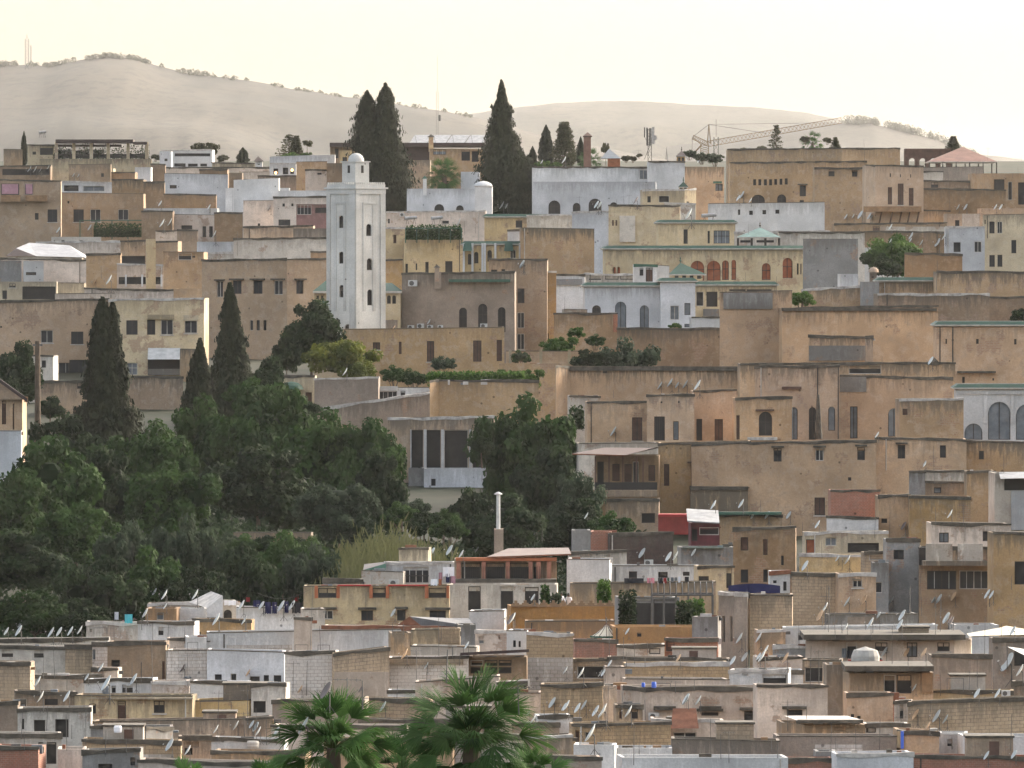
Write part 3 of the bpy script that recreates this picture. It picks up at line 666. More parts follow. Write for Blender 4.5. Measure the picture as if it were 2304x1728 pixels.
B('pinkish grey house with streaked stained front', 808,962,1400,1320,'cr','h 838 1088 852 1135;h 866 1088 880 1135;s 925 1232 950 1272;s 972 1232 998 1272',D=505,cop='dark')
bxm(BLD[-1],'stained_bay',900,1052,1030,1270,504.6,.4,'gw')
B('whitish low wall behind the large grey dish', 1270,945,1530,1100,'gw','b 1285 1010 1375 1050',D=520,cop='pale',dep=6)
r = B('cream villa with green tiled cornice and big window', 1222,1105,1860,1330,'cr','w 1430 1165 1465 1285;w 1630 1178 1648 1282;g 1680 1175 1812 1282',D=492,cop='green',dep=9)
r = B('curved cream palace with red wooden arches', 780,1320,2660,1640,'cr','r 838 1475 866 1530;r 875 1475 903 1530;r 1488 1425 1602 1590;r 1625 1425 1737 1590;r 1750 1422 1806 1585;r 1828 1418 1866 1585;r 2080 1445 2152 1585;r 2250 1400 2335 1570;w 2368 1448 2384 1540;w 2396 1448 2408 1540',D=446,cop='green',dep=10,pl=[(780,3),(1050,0),(2250,0),(2430,1)])
B('white wall with three tiny square holes', 1640,952,2700,1300,'wh','o 1882 1000 1900 1045;o 1975 1010 2005 1045;o 2085 1005 2115 1040;o 2192 1002 2225 1035',D=500,cop='thin',dep=10,pl=[(1640,0),(2600,0)])
B('whitish low terrace behind the green umbrella', 1850,1190,2640,1310,'gw','w 1900 1255 1985 1275;w 2035 1255 2180 1275',D=472,cop='pale',dep=6)
roofpyr('pale green tiled pyramid pavilion on cream palace',1878,2235,1228,1150,462,'tile_pale',ybase=1300,posts=4,name='pavilion')
# palace above
tile(1704,230)
B('huge blank brown upper block on the skyline', -254,388,1165,640,'oc','',D=600,cop='dark',dep=14,pl=[(-254,3),(700,0),(1165,5)])
B('brown palace with row of seven little windows', -230,500,900,1120,'oc','o -38 640 -13 690;o 5 640 30 690;o 52 640 77 690;o 95 640 120 690;o 138 638 162 685;o 182 635 206 685;o 226 632 250 683;c 350 690 402 780;c 480 714 515 778;w 612 788 657 862;o 795 785 818 865;o 868 725 885 788;a -52 768 60 850;a 162 765 237 850;w 350 812 385 846;o 487 980 513 1010;w 617 995 657 1042;w -165 850 -90 935',D=560,cop='dark',dep=14,pl=[(-230,1.5),(480,0),(900,2)])
B('recessed brown balcony storey above little windows', 475,545,890,700,'oc','o 590 570 640 615;c 785 565 830 618',D=553,cop='dark',dep=6)
r = B('tall peach corner house on a propped balcony', 890,520,1378,1000,'pk','h 1082 705 1117 848;h 1165 675 1212 852;h 1257 712 1295 858;o 1098 590 1108 620;o 1182 598 1190 622;o 1268 598 1276 625',D=540,cop='dark',pl=[(890,3),(978,0),(1378,0)])
bxm(r,'balcony',893,862,1372,908,537.6,2.4,'wood')
for a in (1040,1130,1205,1275,1350):
    q=MB(); p0=P(tx(a),ty(905),537.8); p1=P(tx(a-28),ty(1000),539.8); q.bar(p0,p1,.13,F_['shutter']); q.build('prop',r)
B('brown wall below the propped balcony', 880,905,1320,1040,'tn','',D=541,cop='none',dep=6)
r = B('dark open pergola with three arches on skyline', 1240,400,1590,500,'gy','',D=612,cop='none',dep=3,name='pergola',cat='pergola')
for c_ in list(r.children): bpy.data.objects.remove(c_)
BLD.pop()
q=MB(); A_=P(tx(1240),ty(500),612); B_=P(tx(1590),ty(500),612); top=P(0,ty(402),612).z; w=B_.x-A_.x
for k in range(5):
    x=A_.x+w*k/4; q.box(x-.35,x+.35,612,612.6,A_.z-1,top,F_['shutter'])
for k in range(4):
    x0=A_.x+w*k/4+.35; x1=A_.x+w*(k+1)/4-.35; n=8; hh=(x1-x0)/2
    for i in range(n):
        a0,a1=PI*i/n,PI*(i+1)/n; c=(x0+x1)/2; zb=top-1.3-hh
        q.face([(c+hh*math.cos(a1),612.1,zb+hh*math.sin(a1)),(c+hh*math.cos(a0),612.1,zb+hh*math.sin(a0)),(c+hh*math.cos(a0),612.1,top),(c+hh*math.cos(a1),612.1,top)],F_['shutter'])
q.box(A_.x-.3,B_.x+.3,611.8,618,top,top+.35,F_['shutter']); 
for k in range(5):
    x=A_.x+w*k/4; q.box(x-.3,x+.3,617.3,617.9,A_.z-1,top,F_['shutter'])
q.build('arcade',r)
roofpyr('terracotta red pyramid roof pavilion on skyline',1420,1990,492,380,596,'tile_terra',ybase=600,posts=6,dep=18,xa=1662,finial=False,name='pavilion')
B('pinkish grey wall under the red pyramid roof', 1190,545,1870,700,'gy','o 1420 620 1440 650',D=594,cop='thin',dep=9)
B('low whitish wall right of dark pergola', 1375,575,1540,760,'gw','w 1400 655 1420 690',D=588,cop='dark',dep=6)
B('tan wide house left of the utility pole', 1372,650,1760,900,'tn','w 1440 655 1500 710',D=575,cop='dark',dep=8)
B('brown house with large dark portals at edge', 1760,590,2330,880,'tn','b 1958 640 2045 812;b 2075 660 2110 812;b 2160 665 2260 850',D=572,cop='none',dep=12,pl=[(1760,4),(1940,1),(2330,0)])
B('grey-brown ledge wall below tan wide house', 1372,715,2060,900,'br','',D=563,cop='dark',dep=6)
B('orange stained wall with streaks under ledge', 1300,892,1600,1040,'pk','',D=548,cop='dark',dep=6)
B('peach box house with one square window', 1572,925,1850,1100,'pk','w 1640 978 1675 1028',D=533,cop='none',dep=7)
B('pale pink side wall of the peach box', 1705,925,1842,1060,'pp','',D=531,cop='none',dep=4)
B('rosy parapet with dishes at the right edge', 1855,880,2330,980,'pk','',D=546,cop='none',dep=6)
B('white upper storey at right picture edge', 2035,948,2330,1060,'gw','',D=522,cop='thin',dep=6)
B('tall cream house with six slim windows', 1878,935,2330,1420,'cr','w 1925 990 1968 1088;w 1990 990 2032 1088;w 2107 1143 2148 1253;w 1925 1268 1970 1365;w 1992 1265 2033 1365;o 1875 975 1895 1010',D=500,cop='thin')
B('bluish white house with two square windows', 1562,1035,1885,1380,'bw','w 1628 1162 1686 1242;w 1800 1155 1860 1245',D=490,cop='pale',yr=1030)
B('thin tan terrace wall before propped balcony', 640,1010,1570,1100,'tn','h 958 1030 1015 1065;o 1180 960 1200 1000',D=525,cop='dark',dep=6)
B('white terrace floor wall with one dish', 1020,1032,1570,1090,'gw','',D=515,cop='none',dep=4)
B('long brown earthen wall with scattered dishes', 885,1072,1565,1260,'br','',D=500,cop='dark',dep=7)
B('white sloped shed wall right of umbrella', 180,1078,890,1160,'gw','',D=470,cop='dark',dep=7)
B('white wall glimpsed behind the leafy tree', 830,1205,1300,1330,'wh','',D=478,cop='none',dep=5)
B('cream patch with leaning pole behind leafy tree', 832,1120,1010,1230,'pk','',D=488,cop='none',dep=5,yr=1220)
B('large blank grey cement wall', 385,1132,835,1560,'gr','',D=438,cop='none',dep=8)
B('pale blue box on the wall top', 692,1424,836,1545,'bw','',D=430,cop='none',dep=5)
B('crumbling brown brick house with jagged top', 1225,1252,1700,1600,'br','',D=420,cop='dark',dep=9)
# ================================================================== middle of the town
tile(580,560)
B('mauve grey house with three tall arches', 1200,205,2130,830,'gy','w 1158 562 1197 640;a 1670 487 1735 662;a 1828 455 1904 662;a 1992 483 2055 690',D=412,cop='dark',dep=9,pl=[(1198,2),(1580,0),(2130,0)])
bxm(BLD[-1],'tiled_ledge',1585,252,2095,275,411,.8,'green'); bxm(BLD[-1],'pilaster',1465,190,1520,330,411.3,.5,'gy')
B('brown stair house with column of four windows', 2075,82,2400,900,'tn','w 2155 328 2212 450;w 2152 527 2212 658;w 2152 703 2212 835;o 1935 172 1985 245',D=417,cop='dark',dep=7)
B('low tan wall with paired dark doors above arches', 1915,82,2090,260,'tn','w 1935 172 1985 245;w 2020 168 2052 248',D=424,cop='dark',dep=5)
B('cream wall between minaret and mauve house', 1065,430,1205,700,'cr','w 1157 562 1197 640',D=418,cop='none',dep=5)
B('orange block behind the green tiled roof', 1065,92,1200,300,'oc','',D=440,cop='dark',dep=5)
r = B('brick coloured shed roof beside minaret foot', 1075,590,1160,660,'gy','',D=405,cop='none',dep=3)
B('long tan riad wall with four tall brown shutters', 700,668,2045,1100,'oc','h 955 775 1015 835;h 1170 770 1192 872;h 1403 765 1463 935;h 1787 760 1855 935;h 1982 755 2028 930;o 1950 1030 2008 1050',D=388,cop='thin',dep=12)
# mosque halls with green roofs
def hiproof(label, x0,x1,ye,yt,D,dep,xr0,xr1,wallmat,ybase,wins=''):
    r = B(label, x0+12, ye, x1-12, ybase, wallmat, wins, D=D, dep=dep, cop='none')
    a=P(tx(x0),ty(ye),D-.5); b=P(tx(x1),ty(ye),D-.5); t0=P(tx(xr0),ty(yt),D+dep/2); t1=P(tx(xr1),ty(yt),D+dep/2)
    q=MB(); A_=(a.x,D-.5,a.z); B_=(b.x,D-.5,b.z); C_=(b.x,D+dep+.5,b.z); E_=(a.x,D+dep+.5,a.z)
    q.face([A_,B_,t1,t0],F_['tile_green']); q.face([B_,C_,t1],F_['tile_green']); q.face([C_,E_,t0,t1],F_['tile_green']); q.face([E_,A_,t0],F_['tile_green'])
    q.face([(a.x,D-.5,a.z-.25),(b.x,D-.5,a.z-.25),B_,A_],F_['frame']); q.face([E_,C_,B_,A_],F_['frame']); q.build('tiled_roof',r); return r
hiproof('mosque hall with green hipped roof left of minaret',455,720,350,240,408,7,600,700,'cr',500,'a 488 372 508 415;a 525 372 545 415')
hiproof('mosque hall with green hipped roof right of minaret',1010,1195,350,282,412,7,1030,1120,'cr',520,'a 1072 385 1103 455;a 1115 385 1146 455')
B('low cream hall with green tiled edge at minaret foot', 480,455,830,690,'cr','w 610 470 612 471;a 735 628 775 676',D=398.5,cop='green',dep=5)
BLD[-1]['_short']='low green edged hall'
bxm(BLD[-1],'door_niche',610,295,652,414,401,.3,'shutter')
B('shed with green awning left of pink render wall', 205,1052,470,1400,'cr','h 215 1165 340 1245;h 395 1190 448 1300',D=372,cop='dark',dep=6)
q=MB(); c=P(tx(278),ty(1168),371.3); q.lathe(tuple(c),[(1.25,0),(1.1,.4),(.7,.7),(0,.85)],F_['tile_green'],14); q.build('awning',BLD[-1])
B('blank pink rendered wall with thin white edge', 468,1078,1000,1420,'gy','',D=369,cop='pale',dep=9)
B('white terrace shelter with wide grey window', 1000,1145,1160,1290,'wh','W 1003 1178 1157 1255',D=371,cop='white',dep=5)
B('whitewashed low wall right of terrace shelter', 1160,1150,1420,1260,'wh','w 1185 1178 1222 1228',D=373,cop='thin',dep=4)
B('curved weathered parapet sloping up to ochre wall', 480,1330,1440,1500,'gy','',D=363,cop='pale',dep=6,yr=1190)
B('high ochre garden wall topped with creeper', 1425,1092,2330,1500,'oc','',D=360,cop='dark',dep=3,name='garden_wall',cat='wall',pl=[(1425,-2),(1500,0),(2330,0)])
r = B('white villa with tall open loggia among trees', 1080,1408,1960,1900,'tn','b 1270 1502 1370 1900;b 1395 1502 1515 1900;b 1545 1502 1745 1850;b 1778 1502 1930 1850',D=352,cop='pale',dep=9)
for a in (1265,1375,1520,1752): bxm(r,'pillar',a,1500,a+(8 if a==1265 else 24),1905,351.5,.5,'wh')
tile(580,960)
B('bluish white loggia base wall with one tiny window', 1378,350,1990,640,'bw','w 1438 432 1475 490',D=350,cop='none',dep=6)
B('grey side wall below the loggia', 1250,345,1380,575,'gr','',D=350.6,cop='none',dep=5)
B('low earthen retaining wall behind the reeds', -200,880,440,960,'br','',D=305,cop='thin',dep=3,name='retaining_wall',cat='wall')
B('small mossy arch beside white loggia wall', 1310,605,1480,760,'br','a 1350 625 1476 760',D=346,cop='none',dep=3,name='garden_wall',cat='wall')
tile(1150,560)
B('thin white pipe house under the brown cube', -30,200,375,860,'oc','o 255 700 312 775',D=418,cop='pale',dep=7)
bxm(BLD[-1],'drainpipe',274,190,284,520,417.8,.12,'white')
B('pinkish white wall with grey stained band', 372,215,612,560,'wh','',D=424,cop='dark',dep=6)
bxm(BLD[-1],'stain_band',376,250,590,300,423.7,.2,'gr')
B('mossy balustrade terrace of the white villa', 610,205,1030,320,'gw','b 640 222 752 262;b 780 215 890 255;b 905 215 1015 255',D=430,cop='pale',dep=6)
B('little white stair house with brown door', 1022,130,1210,285,'wh','w 1066 160 1097 222;h 1117 155 1175 272',D=421,cop='greenthin',dep=3,pl=[(1022,0),(1210,0)])
B('white side wall of the little stair house', 1208,135,1312,280,'wh','',D=422,cop='thin',dep=3,yr=142)
r = B('white villa with arched windows and green stepped cornice', 612,300,1528,720,'bw','a 672 467 745 560;A 863 437 955 662;A 1068 467 1142 662;s 1237 520 1297 655;s 1320 472 1392 588;s 1438 450 1487 548;s 1438 622 1487 650',D=412,cop='green',dep=10,pl=[(612,0),(1240,0)])
B('raised right wing of white villa with green edge', 1240,262,1528,720,'bw','s 1320 472 1392 588;s 1438 450 1487 548;s 1438 622 1487 650',D=411,cop='green',dep=9)
roofpyr('green tiled pyramid kiosk above white villa',1312,1620,210,115,417,'tile_green',ybase=262,wall='cr',dep=6,xa=1398,name='roof_kiosk',cat='roof kiosk')
r = B('cream lower storey of palace with dark porticos', 1525,292,2200,620,'cr','b 1528 355 1597 475;b 1620 355 1712 480;b 1810 335 1945 350;b 1955 335 2160 350',D=428,cop='green',dep=8)
bxm(r,'balcony',1600,500,1730,560,426,2,'gr')
B('low white wall with dark ledge right of villa', 1500,565,1735,720,'wh','',D=408,cop='dark',dep=5)
B('white round roof slab with dark rim', 440,500,632,560,'gw','',D=406,cop='thin',dep=5)
B('brown garden wall with brick end pier', 355,535,880,800,'tn','',D=398,cop='dark',dep=2,name='garden_wall',cat='wall')
bxm(BLD[-1],'pier',848,545,884,690,397.6,.6,'rd')
B('long brown earthen wall below the white villa', 880,660,1740,1010,'br','',D=394,cop='dark',dep=4,name='garden_wall',cat='wall')
B('pink fence wall with pale piers beside shrub', -40,848,610,960,'pk','',D=380,cop='thin',dep=1.5,name='garden_wall',cat='wall')
for a in (-20,235,470): bxm(BLD[-1],'pier',a,838,a+24,958,379.7,.5,'cr')
B('orange sloping bank wall under the pink fence', -100,950,420,1130,'oc','',D=372,cop='none',dep=2,name='garden_wall',cat='wall')
r = B('tall peach palace wall with grey render patch', 1732,360,2330,1300,'pk','',D=386,cop='thin',dep=10,pl=[(1732,0),(1990,0),(2330,0)],yr=345)
bxm(r,'render_patch',1762,365,2170,500,385.8,.4,'gr')
B('long peach wall with dark mossy coping', 410,972,1985,1300,'pk','',D=366,cop='dark',dep=7,pl=[(375,-3),(490,0),(1440,0),(1985,0)],par=.5)
bxm(BLD[-1],'coping_band',412,975,1980,1012,365.75,.3,'coping')
B('peach block with pipe at end of mossy wall', 1980,955,2330,1330,'pk','',D=364,cop='dark',dep=6)
B('white stained corner house behind dark tree', 485,1218,740,1600,'gw','',D=350,cop='dark',dep=6)
B('peach gallery house with two tall dark doors', 632,1270,1128,1600,'pk','h 1003 1398 1088 1590',D=345,cop='dark',dep=7)
B('peach palace wing with dish row and grilled window', 1126,1215,1520,1600,'pk','i 1187 1390 1275 1590;o 1240 1265 1255 1280;o 1385 1262 1398 1280;s 1345 1430 1390 1585',D=344,cop='dark',dep=7)
B('peach recessed wing with leaning column', 1515,1180,1870,1610,'pk','w 1537 1410 1585 1590;h 1688 1412 1757 1592;h 1495 1415 1516 1590',D=347,cop='dark',dep=8)
B('peach house with barred arched door and shelf', 1862,1240,2330,1620,'pk','h 1868 1380 1895 1582;a 2055 1350 2165 1550',D=343,cop='dark',dep=7)
bxm(BLD[-1],'shelf',1965,1565,2212,1590,342.2,.8,'coping_pale'); bxm(BLD[-1],'lintel',2030,1332,2185,1345,342.6,.4,'shutter')
tile(1704,600)
B('orange earthen parapet beside the little domed pier', 370,190,1010,340,'tn','',D=414,cop='pale',dep=5,yr=150)
r=B('small domed stone pier in front of tree', 930,45,990,130,'gy','o 948 70 966 92',D=424,dep=2,cop='none',name='pier',cat='pier')
q=MB(); c=P(tx(960),ty(47),424.8); q.lathe(tuple(c),[(.62,0),(.58,.3),(.35,.55),(0,.65)],M['gy'],12); q.build('dome',r,smooth=True)
B('grey block under the domed pier', 880,125,1010,260,'gr','',D=412,cop='none',dep=4)
B('mossy green topped wall right of domed pier', 1000,110,1500,240,'tn','',D=413,cop='green',dep=4)
B('pale ochre ruin wall with streaks at right edge', 1490,40,2330,440,'oc','',D=410,cop='dark',dep=9)
B('stepped earthen terrace wall in mid right', 1000,225,1925,430,'br','',D=400,cop='pale',dep=7)
B('brown wall behind the peach gate house', 1900,255,2330,480,'br','',D=404,cop='dark',dep=6)
B('wide peach wall with curved dark repair patch', 205,345,1500,860,'pk','',D=384,cop='dark',dep=8,yr=322)
bxm(BLD[-1],'coping_band',205,346,1490,368,383.7,.3,'coping')
r = B('peach stub wall with grey lower render', 425,572,905,800,'pk','',D=377,cop='dark',dep=4)
bxm(r,'render_patch',428,655,903,780,376.8,.3,'gr')
B('small peach pier with dark cap', 900,580,960,800,'pk','',D=376,cop='dark',dep=2,name='pier',cat='pier')
r = B('peach gate house with green cornice and drainpipes', 1488,478,2400,1000,'pk','o 1562 600 1575 640;o 1815 600 1837 640;o 2130 600 2150 645;o 1700 915 1722 965;w 1950 925 1965 945',D=372,cop='green',dep=11)
for a in (1512,1618): bxm(r,'drainpipe',a,500,a+9,940,371.8,.14,'rail')
bxm(r,'ledge',1665,868,1985,884,371.2,.8,'coping')
B('long low peach terrace wall with loggia gap', -140,805,1640,960,'pk','b 758 812 1028 890',D=363,cop='dark',dep=8)
B('peach wing with broad dark coping and grey panel', 680,905,1620,1400,'pk','A 1085 1175 1182 1410;o 1262 1015 1272 1028;s 770 1160 832 1425',D=352,cop='dark',dep=7)
bxm(BLD[-1],'render_patch',684,915,905,1040,351.8,.3,'gr')
B('tall peach facade with pointed shutters and rain pipes', -20,830,680,1450,'pk','A 273 1165 335 1435;a 427 1165 488 1435;A 588 1160 645 1360',D=349,cop='dark',dep=7)
for a in (497,668): bxm(BLD[-1],'drainpipe',a,820,a+9,1430,348.8,.14,'rail')
bxm(BLD[-1],'beam',205,996,368,1018,348.7,.4,'shutter')
B('smooth tan blank house with white coping', 1180,1100,1712,1420,'tn','h 1205 1178 1245 1230',D=341,cop='pale',dep=6)
r = B('white gateway with horseshoe arches and green cornice', 1650,1000,2400,1440,'wh','A 1720 1300 1868 1436;A 1915 1120 2100 1436;A 2145 1140 2330 1436',D=347,cop='green',dep=9)
for (a,b_,c,d) in ((1668,1040,2300,1060),(1880,1070,1905,1300),(2105,1070,2130,1300)): bxm(r,'band',a,b_,c,d,346.85,.2,'wh')
tile(1704,960)
r = B('big peach house with five small dark windows', -340,150,985,1010,'pk','o -500 0 -499 1;c 135 180 202 290;c 483 178 550 284;c 830 170 893 278;h 475 588 562 735;o 753 420 780 448',D=327,cop='dark',dep=10,pl=[(-545,1),(-330,0),(985,0)],yr=118)
B('peach wing with slim window under broken coping', 980,95,1735,1000,'pk','c 1165 152 1228 265;w 1515 155 1565 258',D=328,cop='dark',dep=9)
B('orange patched house at right edge below gateway', 1728,120,2400,620,'oc','w 1838 200 1880 272',D=330,cop='dark',dep=8)
B('flaking red brick house with stained white skirt', 610,528,1015,880,'rd','',D=311,cop='dark',dep=5)
B('white stained skirt wall under flaking brick', 575,748,1005,880,'wh','',D=308.5,cop='dark',dep=2)
B('peach shed with round hole beside flaking brick', 1005,575,1268,940,'pk','o 1030 762 1078 800',D=309,cop='dark',dep=5)
B('ochre blank house with thick weathered coping', 1262,578,1770,1010,'oc','',D=307,cop='dark',dep=6)
B('brown shed with tiny hatch and red slope', 1395,455,1745,600,'br','s 1465 505 1525 552',D=318,cop='dark',dep=5)
B('grey blue stained wall stub right of shed', 1262,372,1395,560,'gr','',D=320,cop='dark',dep=3)
B('white stained parapet above brown hatch shed', 1390,368,1745,470,'gw','',D=322,cop='dark',dep=4)
B('pale orange block right of hatch shed', 1740,372,1975,800,'oc','',D=315,cop='dark',dep=6)
r = B('white house with metal canopy at right edge', 1970,385,2400,900,'gw','b 2045 420 2300 535',D=309,cop='none',dep=7)
q=MB(); a=P(tx(2020),ty(395),308); b=P(tx(2420),ty(385),308); q.face([(a.x,306.6,a.z-.4),(b.x,306.6,b.z-.4),(b.x,309.5,b.z+.1),(a.x,309.5,a.z+.1)],F_['tin']); q.build('canopy',r)
bxm(r,'lower_wall',2110,535,2400,860,308.6,.5,'bw')
tile(1150,960)
r = B('ochre house with lintelled window beside porch', 1220,140,1985,760,'oc','h 1268 310 1312 490;h 1540 300 1622 478;i 1783 618 1868 655;w 2185 170 2212 285',D=328,cop='dark',dep=9)
bxm(r,'lintel',1465,292,1695,303,327.5,.5,'shutter'); bxm(r,'low_block',1500,528,1980,720,324.3,3.4,'oc'); bxm(r,'coping_band',1498,512,1983,540,324.1,3.7,'coping')
r = B('dark veranda house with rusty corrugated roof', 700,240,1225,700,'br','b 715 290 770 540;h 840 310 900 450;h 940 310 1000 470;b 1010 290 1060 540;h 1140 320 1195 450',D=326,cop='none',dep=7)
q=MB(); a=P(tx(512),ty(242),320); b=P(tx(965),ty(255),320); b2=P(tx(1222),ty(180),322.5); c=P(tx(1222),ty(160),331); d=P(tx(770),ty(158),331)
q.face([a,b,(b2.x,323,b2.z),c,d],F_['corr_rust']); q.face([tuple(Vector(a)-Vector((0,0,.12))),tuple(Vector(b)-Vector((0,0,.12))),b,a],F_['rust']); q.build('veranda_roof',r)
for a in (700,815,930,1045,1100): bxm(r,'post',a,262,a+12,590,321,.25,'shutter')
bxm(r,'railing',700,480,1225,545,320.9,.08,'shade_infill'); bxm(r,'balcony',690,548,1225,602,320.8,4,'tn')
B('peach lower wall with large dark opening', 780,612,1225,860,'tn','b 1083 718 1195 800',D=319,cop='dark',dep=5)
B('thin white wall below rusty roof end', 560,140,1220,200,'gw','',D=336,cop='thin',dep=5)
B('long ochre terrace wall with dishes on tiled edge', 1530,720,2250,1000,'oc','',D=306,cop='dark',dep=6)
bxm(BLD[-1],'tiled_ledge',1530,712,2250,735,305,.8,'green')
r = B('bright red corrugated wall shelter', 1222,728,1540,900,'pk','',D=302,cop='none',dep=3)
for c_ in list(r.children): bpy.data.objects.remove(c_)
bxm(r,'sheet_wall',1222,728,1540,895,302,2.6,'corr_red'); bxm(r,'ridge_cap',1225,728,1535,748,301.8,3,'redc')
r = B('dark red booth with pale tin roof', 1490,800,1730,975,'br','b 1498 835 1545 950;b 1560 835 1725 900',D=297,cop='none',dep=3)
for c_ in list(r.children):
    if c_.name.startswith('wall'): c_.data.materials[0] = flat('maroon',(.10,.025,.03),.8,.4)
q=MB(); a=P(tx(1465),ty(785),296); b=P(tx(1732),ty(800),296); q.face([a,b,(b.x,301,b.z+.9),(a.x,301,a.z+.9)],F_['tin']); q.face([(a.x,296,a.z-.1),(b.x,296,b.z-.1),b,a],F_['tin']); q.build('tin_roof',r)
r = B('grey house with flat green sheet roof', 1410,1000,1850,1180,'gr','',D=287,cop='none',dep=5)
q=MB(); a=P(tx(1410),ty(1010),286.5); b=P(tx(1760),ty(1010),286.5); t=P(tx(1480),ty(965),294); u=P(tx(1770),ty(965),294); q.face([a,b,u,t],F_['corr_green']); q.build('sheet_roof',r)
B('dim brown terrace wall above green sheet roof', 1760,985,1860,1160,'gy','',D=288,cop='dark',dep=5)
B('brown four storey house with slim windows', 1842,845,2360,1390,'br','h 1905 918 1968 1028;h 2092 935 2128 1065;w 1905 1185 1968 1295;w 2092 1185 2128 1290;w 2240 1070 2262 1150',D=283,cop='dark',dep=8,pl=[(1842,0),(1990,0),(2360,0)])
r = B('dark brick wall with soot stained courses', 820,890,1345,1140,'rd','',D=293,cop='dark',dep=6)
for c_ in r.children:
    if c_.name.startswith('wall'): c_.data.materials[0] = plaster('soot',(.08,.06,.055),.9,.3,brick=(2.2,(.05,.045,.04),(.10,.06,.05),(.06,.045,.04),.9))
B('red brick end wall left of sooty wall', 655,870,830,1040,'rd','',D=294,cop='none',dep=4)
B('whitish rounded chimney hood by red brick', 510,860,660,1040,'gr','',D=291,cop='none',dep=4)
B('white ruined parapet with orange block row', 485,1045,960,1150,'gw','o 570 1060 600 1095;o 650 1060 690 1095;o 785 1065 810 1095',D=287,cop='dark',dep=4)
r = B('white house with laundry and three dark windows', 812,1155,1560,1310,'wh','w 975 1200 1045 1260;o 1220 1205 1300 1255;o 1425 1205 1482 1240',D=281,cop='thin',dep=6)
B('white blank left wing of the laundry house', 462,1098,815,1310,'wh','',D=279.5,cop='thin',dep=5)
B('ochre terrace wall under the laundry house', 490,1305,1700,1500,'oc','',D=275,cop='thin',dep=6)
B('yellow cream wall right of laundry house', 1550,1160,1850,1480,'yc','o 1785 1140 1830 1340;w 1550 1240 1640 1285',D=278,cop='dark',dep=6)
tile(1704,960)
r = B('cream house with red brown door and blue window', 395,880,1085,1075,'cr','D 405 935 480 1052;g 565 920 658 990;b 750 965 1010 1045',D=293,cop='pale',dep=6)
B('cream terrace edge under brown door house', 350,1060,960,1220,'yc','',D=287,cop='pale',dep=5)
B('tall grey cement stair tower with square window', 1072,935,1350,1580,'gr','w 1130 1022 1216 1102;w 980 1295 1040 1380',D=282,cop='dark',dep=6)
B('grey side block left of cement tower', 958,1130,1090,1540,'gr','w 978 1290 1036 1380',D=281,cop='none',dep=5)
B('brown tile fragment wall before cement tower', 890,1045,1080,1200,'bk','b 925 1062 1075 1110',D=285,cop='dark',dep=3)
r = B('grey brown house with two wide glazed bays', 1340,1000,2000,1560,'tn','W 1405 1195 1650 1350;W 1675 1195 1920 1350',D=281,cop='dark',dep=8)
for (a,b_) in ((1418,1640),(1685,1895)): bxm(r,'balustrade',a,985,b_,1135,278.6,.2,'gw')
bxm(r,'balcony',1395,1130,1930,1170,278.4,2.6,'tn'); bxm(r,'recess',1345,1005,1415,1150,280.7,.5,'dark')  # the recess is a dark slab on the wall face, shade put into its colour
B('white rooftop house with pinkish stains and grey shutter', 1450,800,2100,990,'pp','s 1510 880 1590 962;b 1870 868 1970 950',D=292,cop='dark',dep=6)
B('ochre house with dark gate at right edge', 1960,880,2400,1410,'oc','b 2135 1118 2290 1310',D=276,cop='dark',dep=7)
B('mossy white block above the dark gate', 2030,885,2400,1020,'gw','',D=280,cop='pale',dep=5)
B('brick wall with broad blank block courses', 285,1215,680,1700,'bk','',D=267,cop='dark',dep=7)
B('orange plastered house with square dark window', 675,1222,985,1560,'pk','w 792 1265 872 1335',D=266,cop='pale',dep=7)
r=B('small white shed with two windows and blue cloth', 105,1205,272,1400,'wh','w 130 1275 160 1300;w 215 1285 243 1362',D=268,cop='red',dep=4)
B('block wall house below the blue cloth', -60,1395,290,1760,'bk','',D=263,cop='dark',dep=7)
tile(1150,960)
B('plain tan end wall with two slim niches', 1712,1380,1960,1900,'gy','s 1745 1560 1770 1780;s 1813 1570 1835 1780',D=262.4,cop='pale',dep=5,pl=[(1712,2),(1855,0),(1960,0)])
r=B('yellow ochre terrace wall with stepped battlements', 0,1490,858,1800,'yl','',D=260,cop='none',dep=6,par=1.0)
q=MB(); p0=P(tx(0),ty(1490),260); p1=P(tx(858),ty(1490),260); w=(p1.x-p0.x)/11
q.box(p0.x,p1.x,260.01,260.3,p0.z-.05,p0.z+.10,M['yl'])
for k in range(11):
    c=p0.x+w*(k+.5); q.box(c-w*.36,c+w*.36,260.02,260.29,p0.z+.10,p0.z+.24,M['yl']); q.box(c-w*.16,c+w*.16,260.03,260.28,p0.z+.24,p0.z+.42,M['yl'])
q.build('battlement',r); bxm(r,'ledge',165,1608,860,1625,259.7,.4,'coping')
tile(580,960)
r = B('brick pillared gallery house with iron railings', 1640,1100,2480,1300,'tn','b 1690 1130 1850 1275;b 1890 1130 2050 1275;b 2090 1130 2270 1275;b 2290 1130 2340 1275',D=276,cop='none',dep=7)
for a in (1648,1858,2058,2245,2312,2400): bxm(r,'pillar',a,1125,a+34,1278,275.3,.5,'terracotta')
bxm(r,'beam',1640,1092,2480,1120,275.2,.8,'orange'); bxm(r,'balcony',1620,1280,2480,1312,273.8,2.4,'coping')
q=MB(); 
for k in range(40):
    a=P(tx(1690+k*18),ty(1165),275.1); b=P(tx(1690+k*18),ty(1280),275.1); q.bar(a,b,.02,F_['rail'],4)
q.build('railing_bars',r)
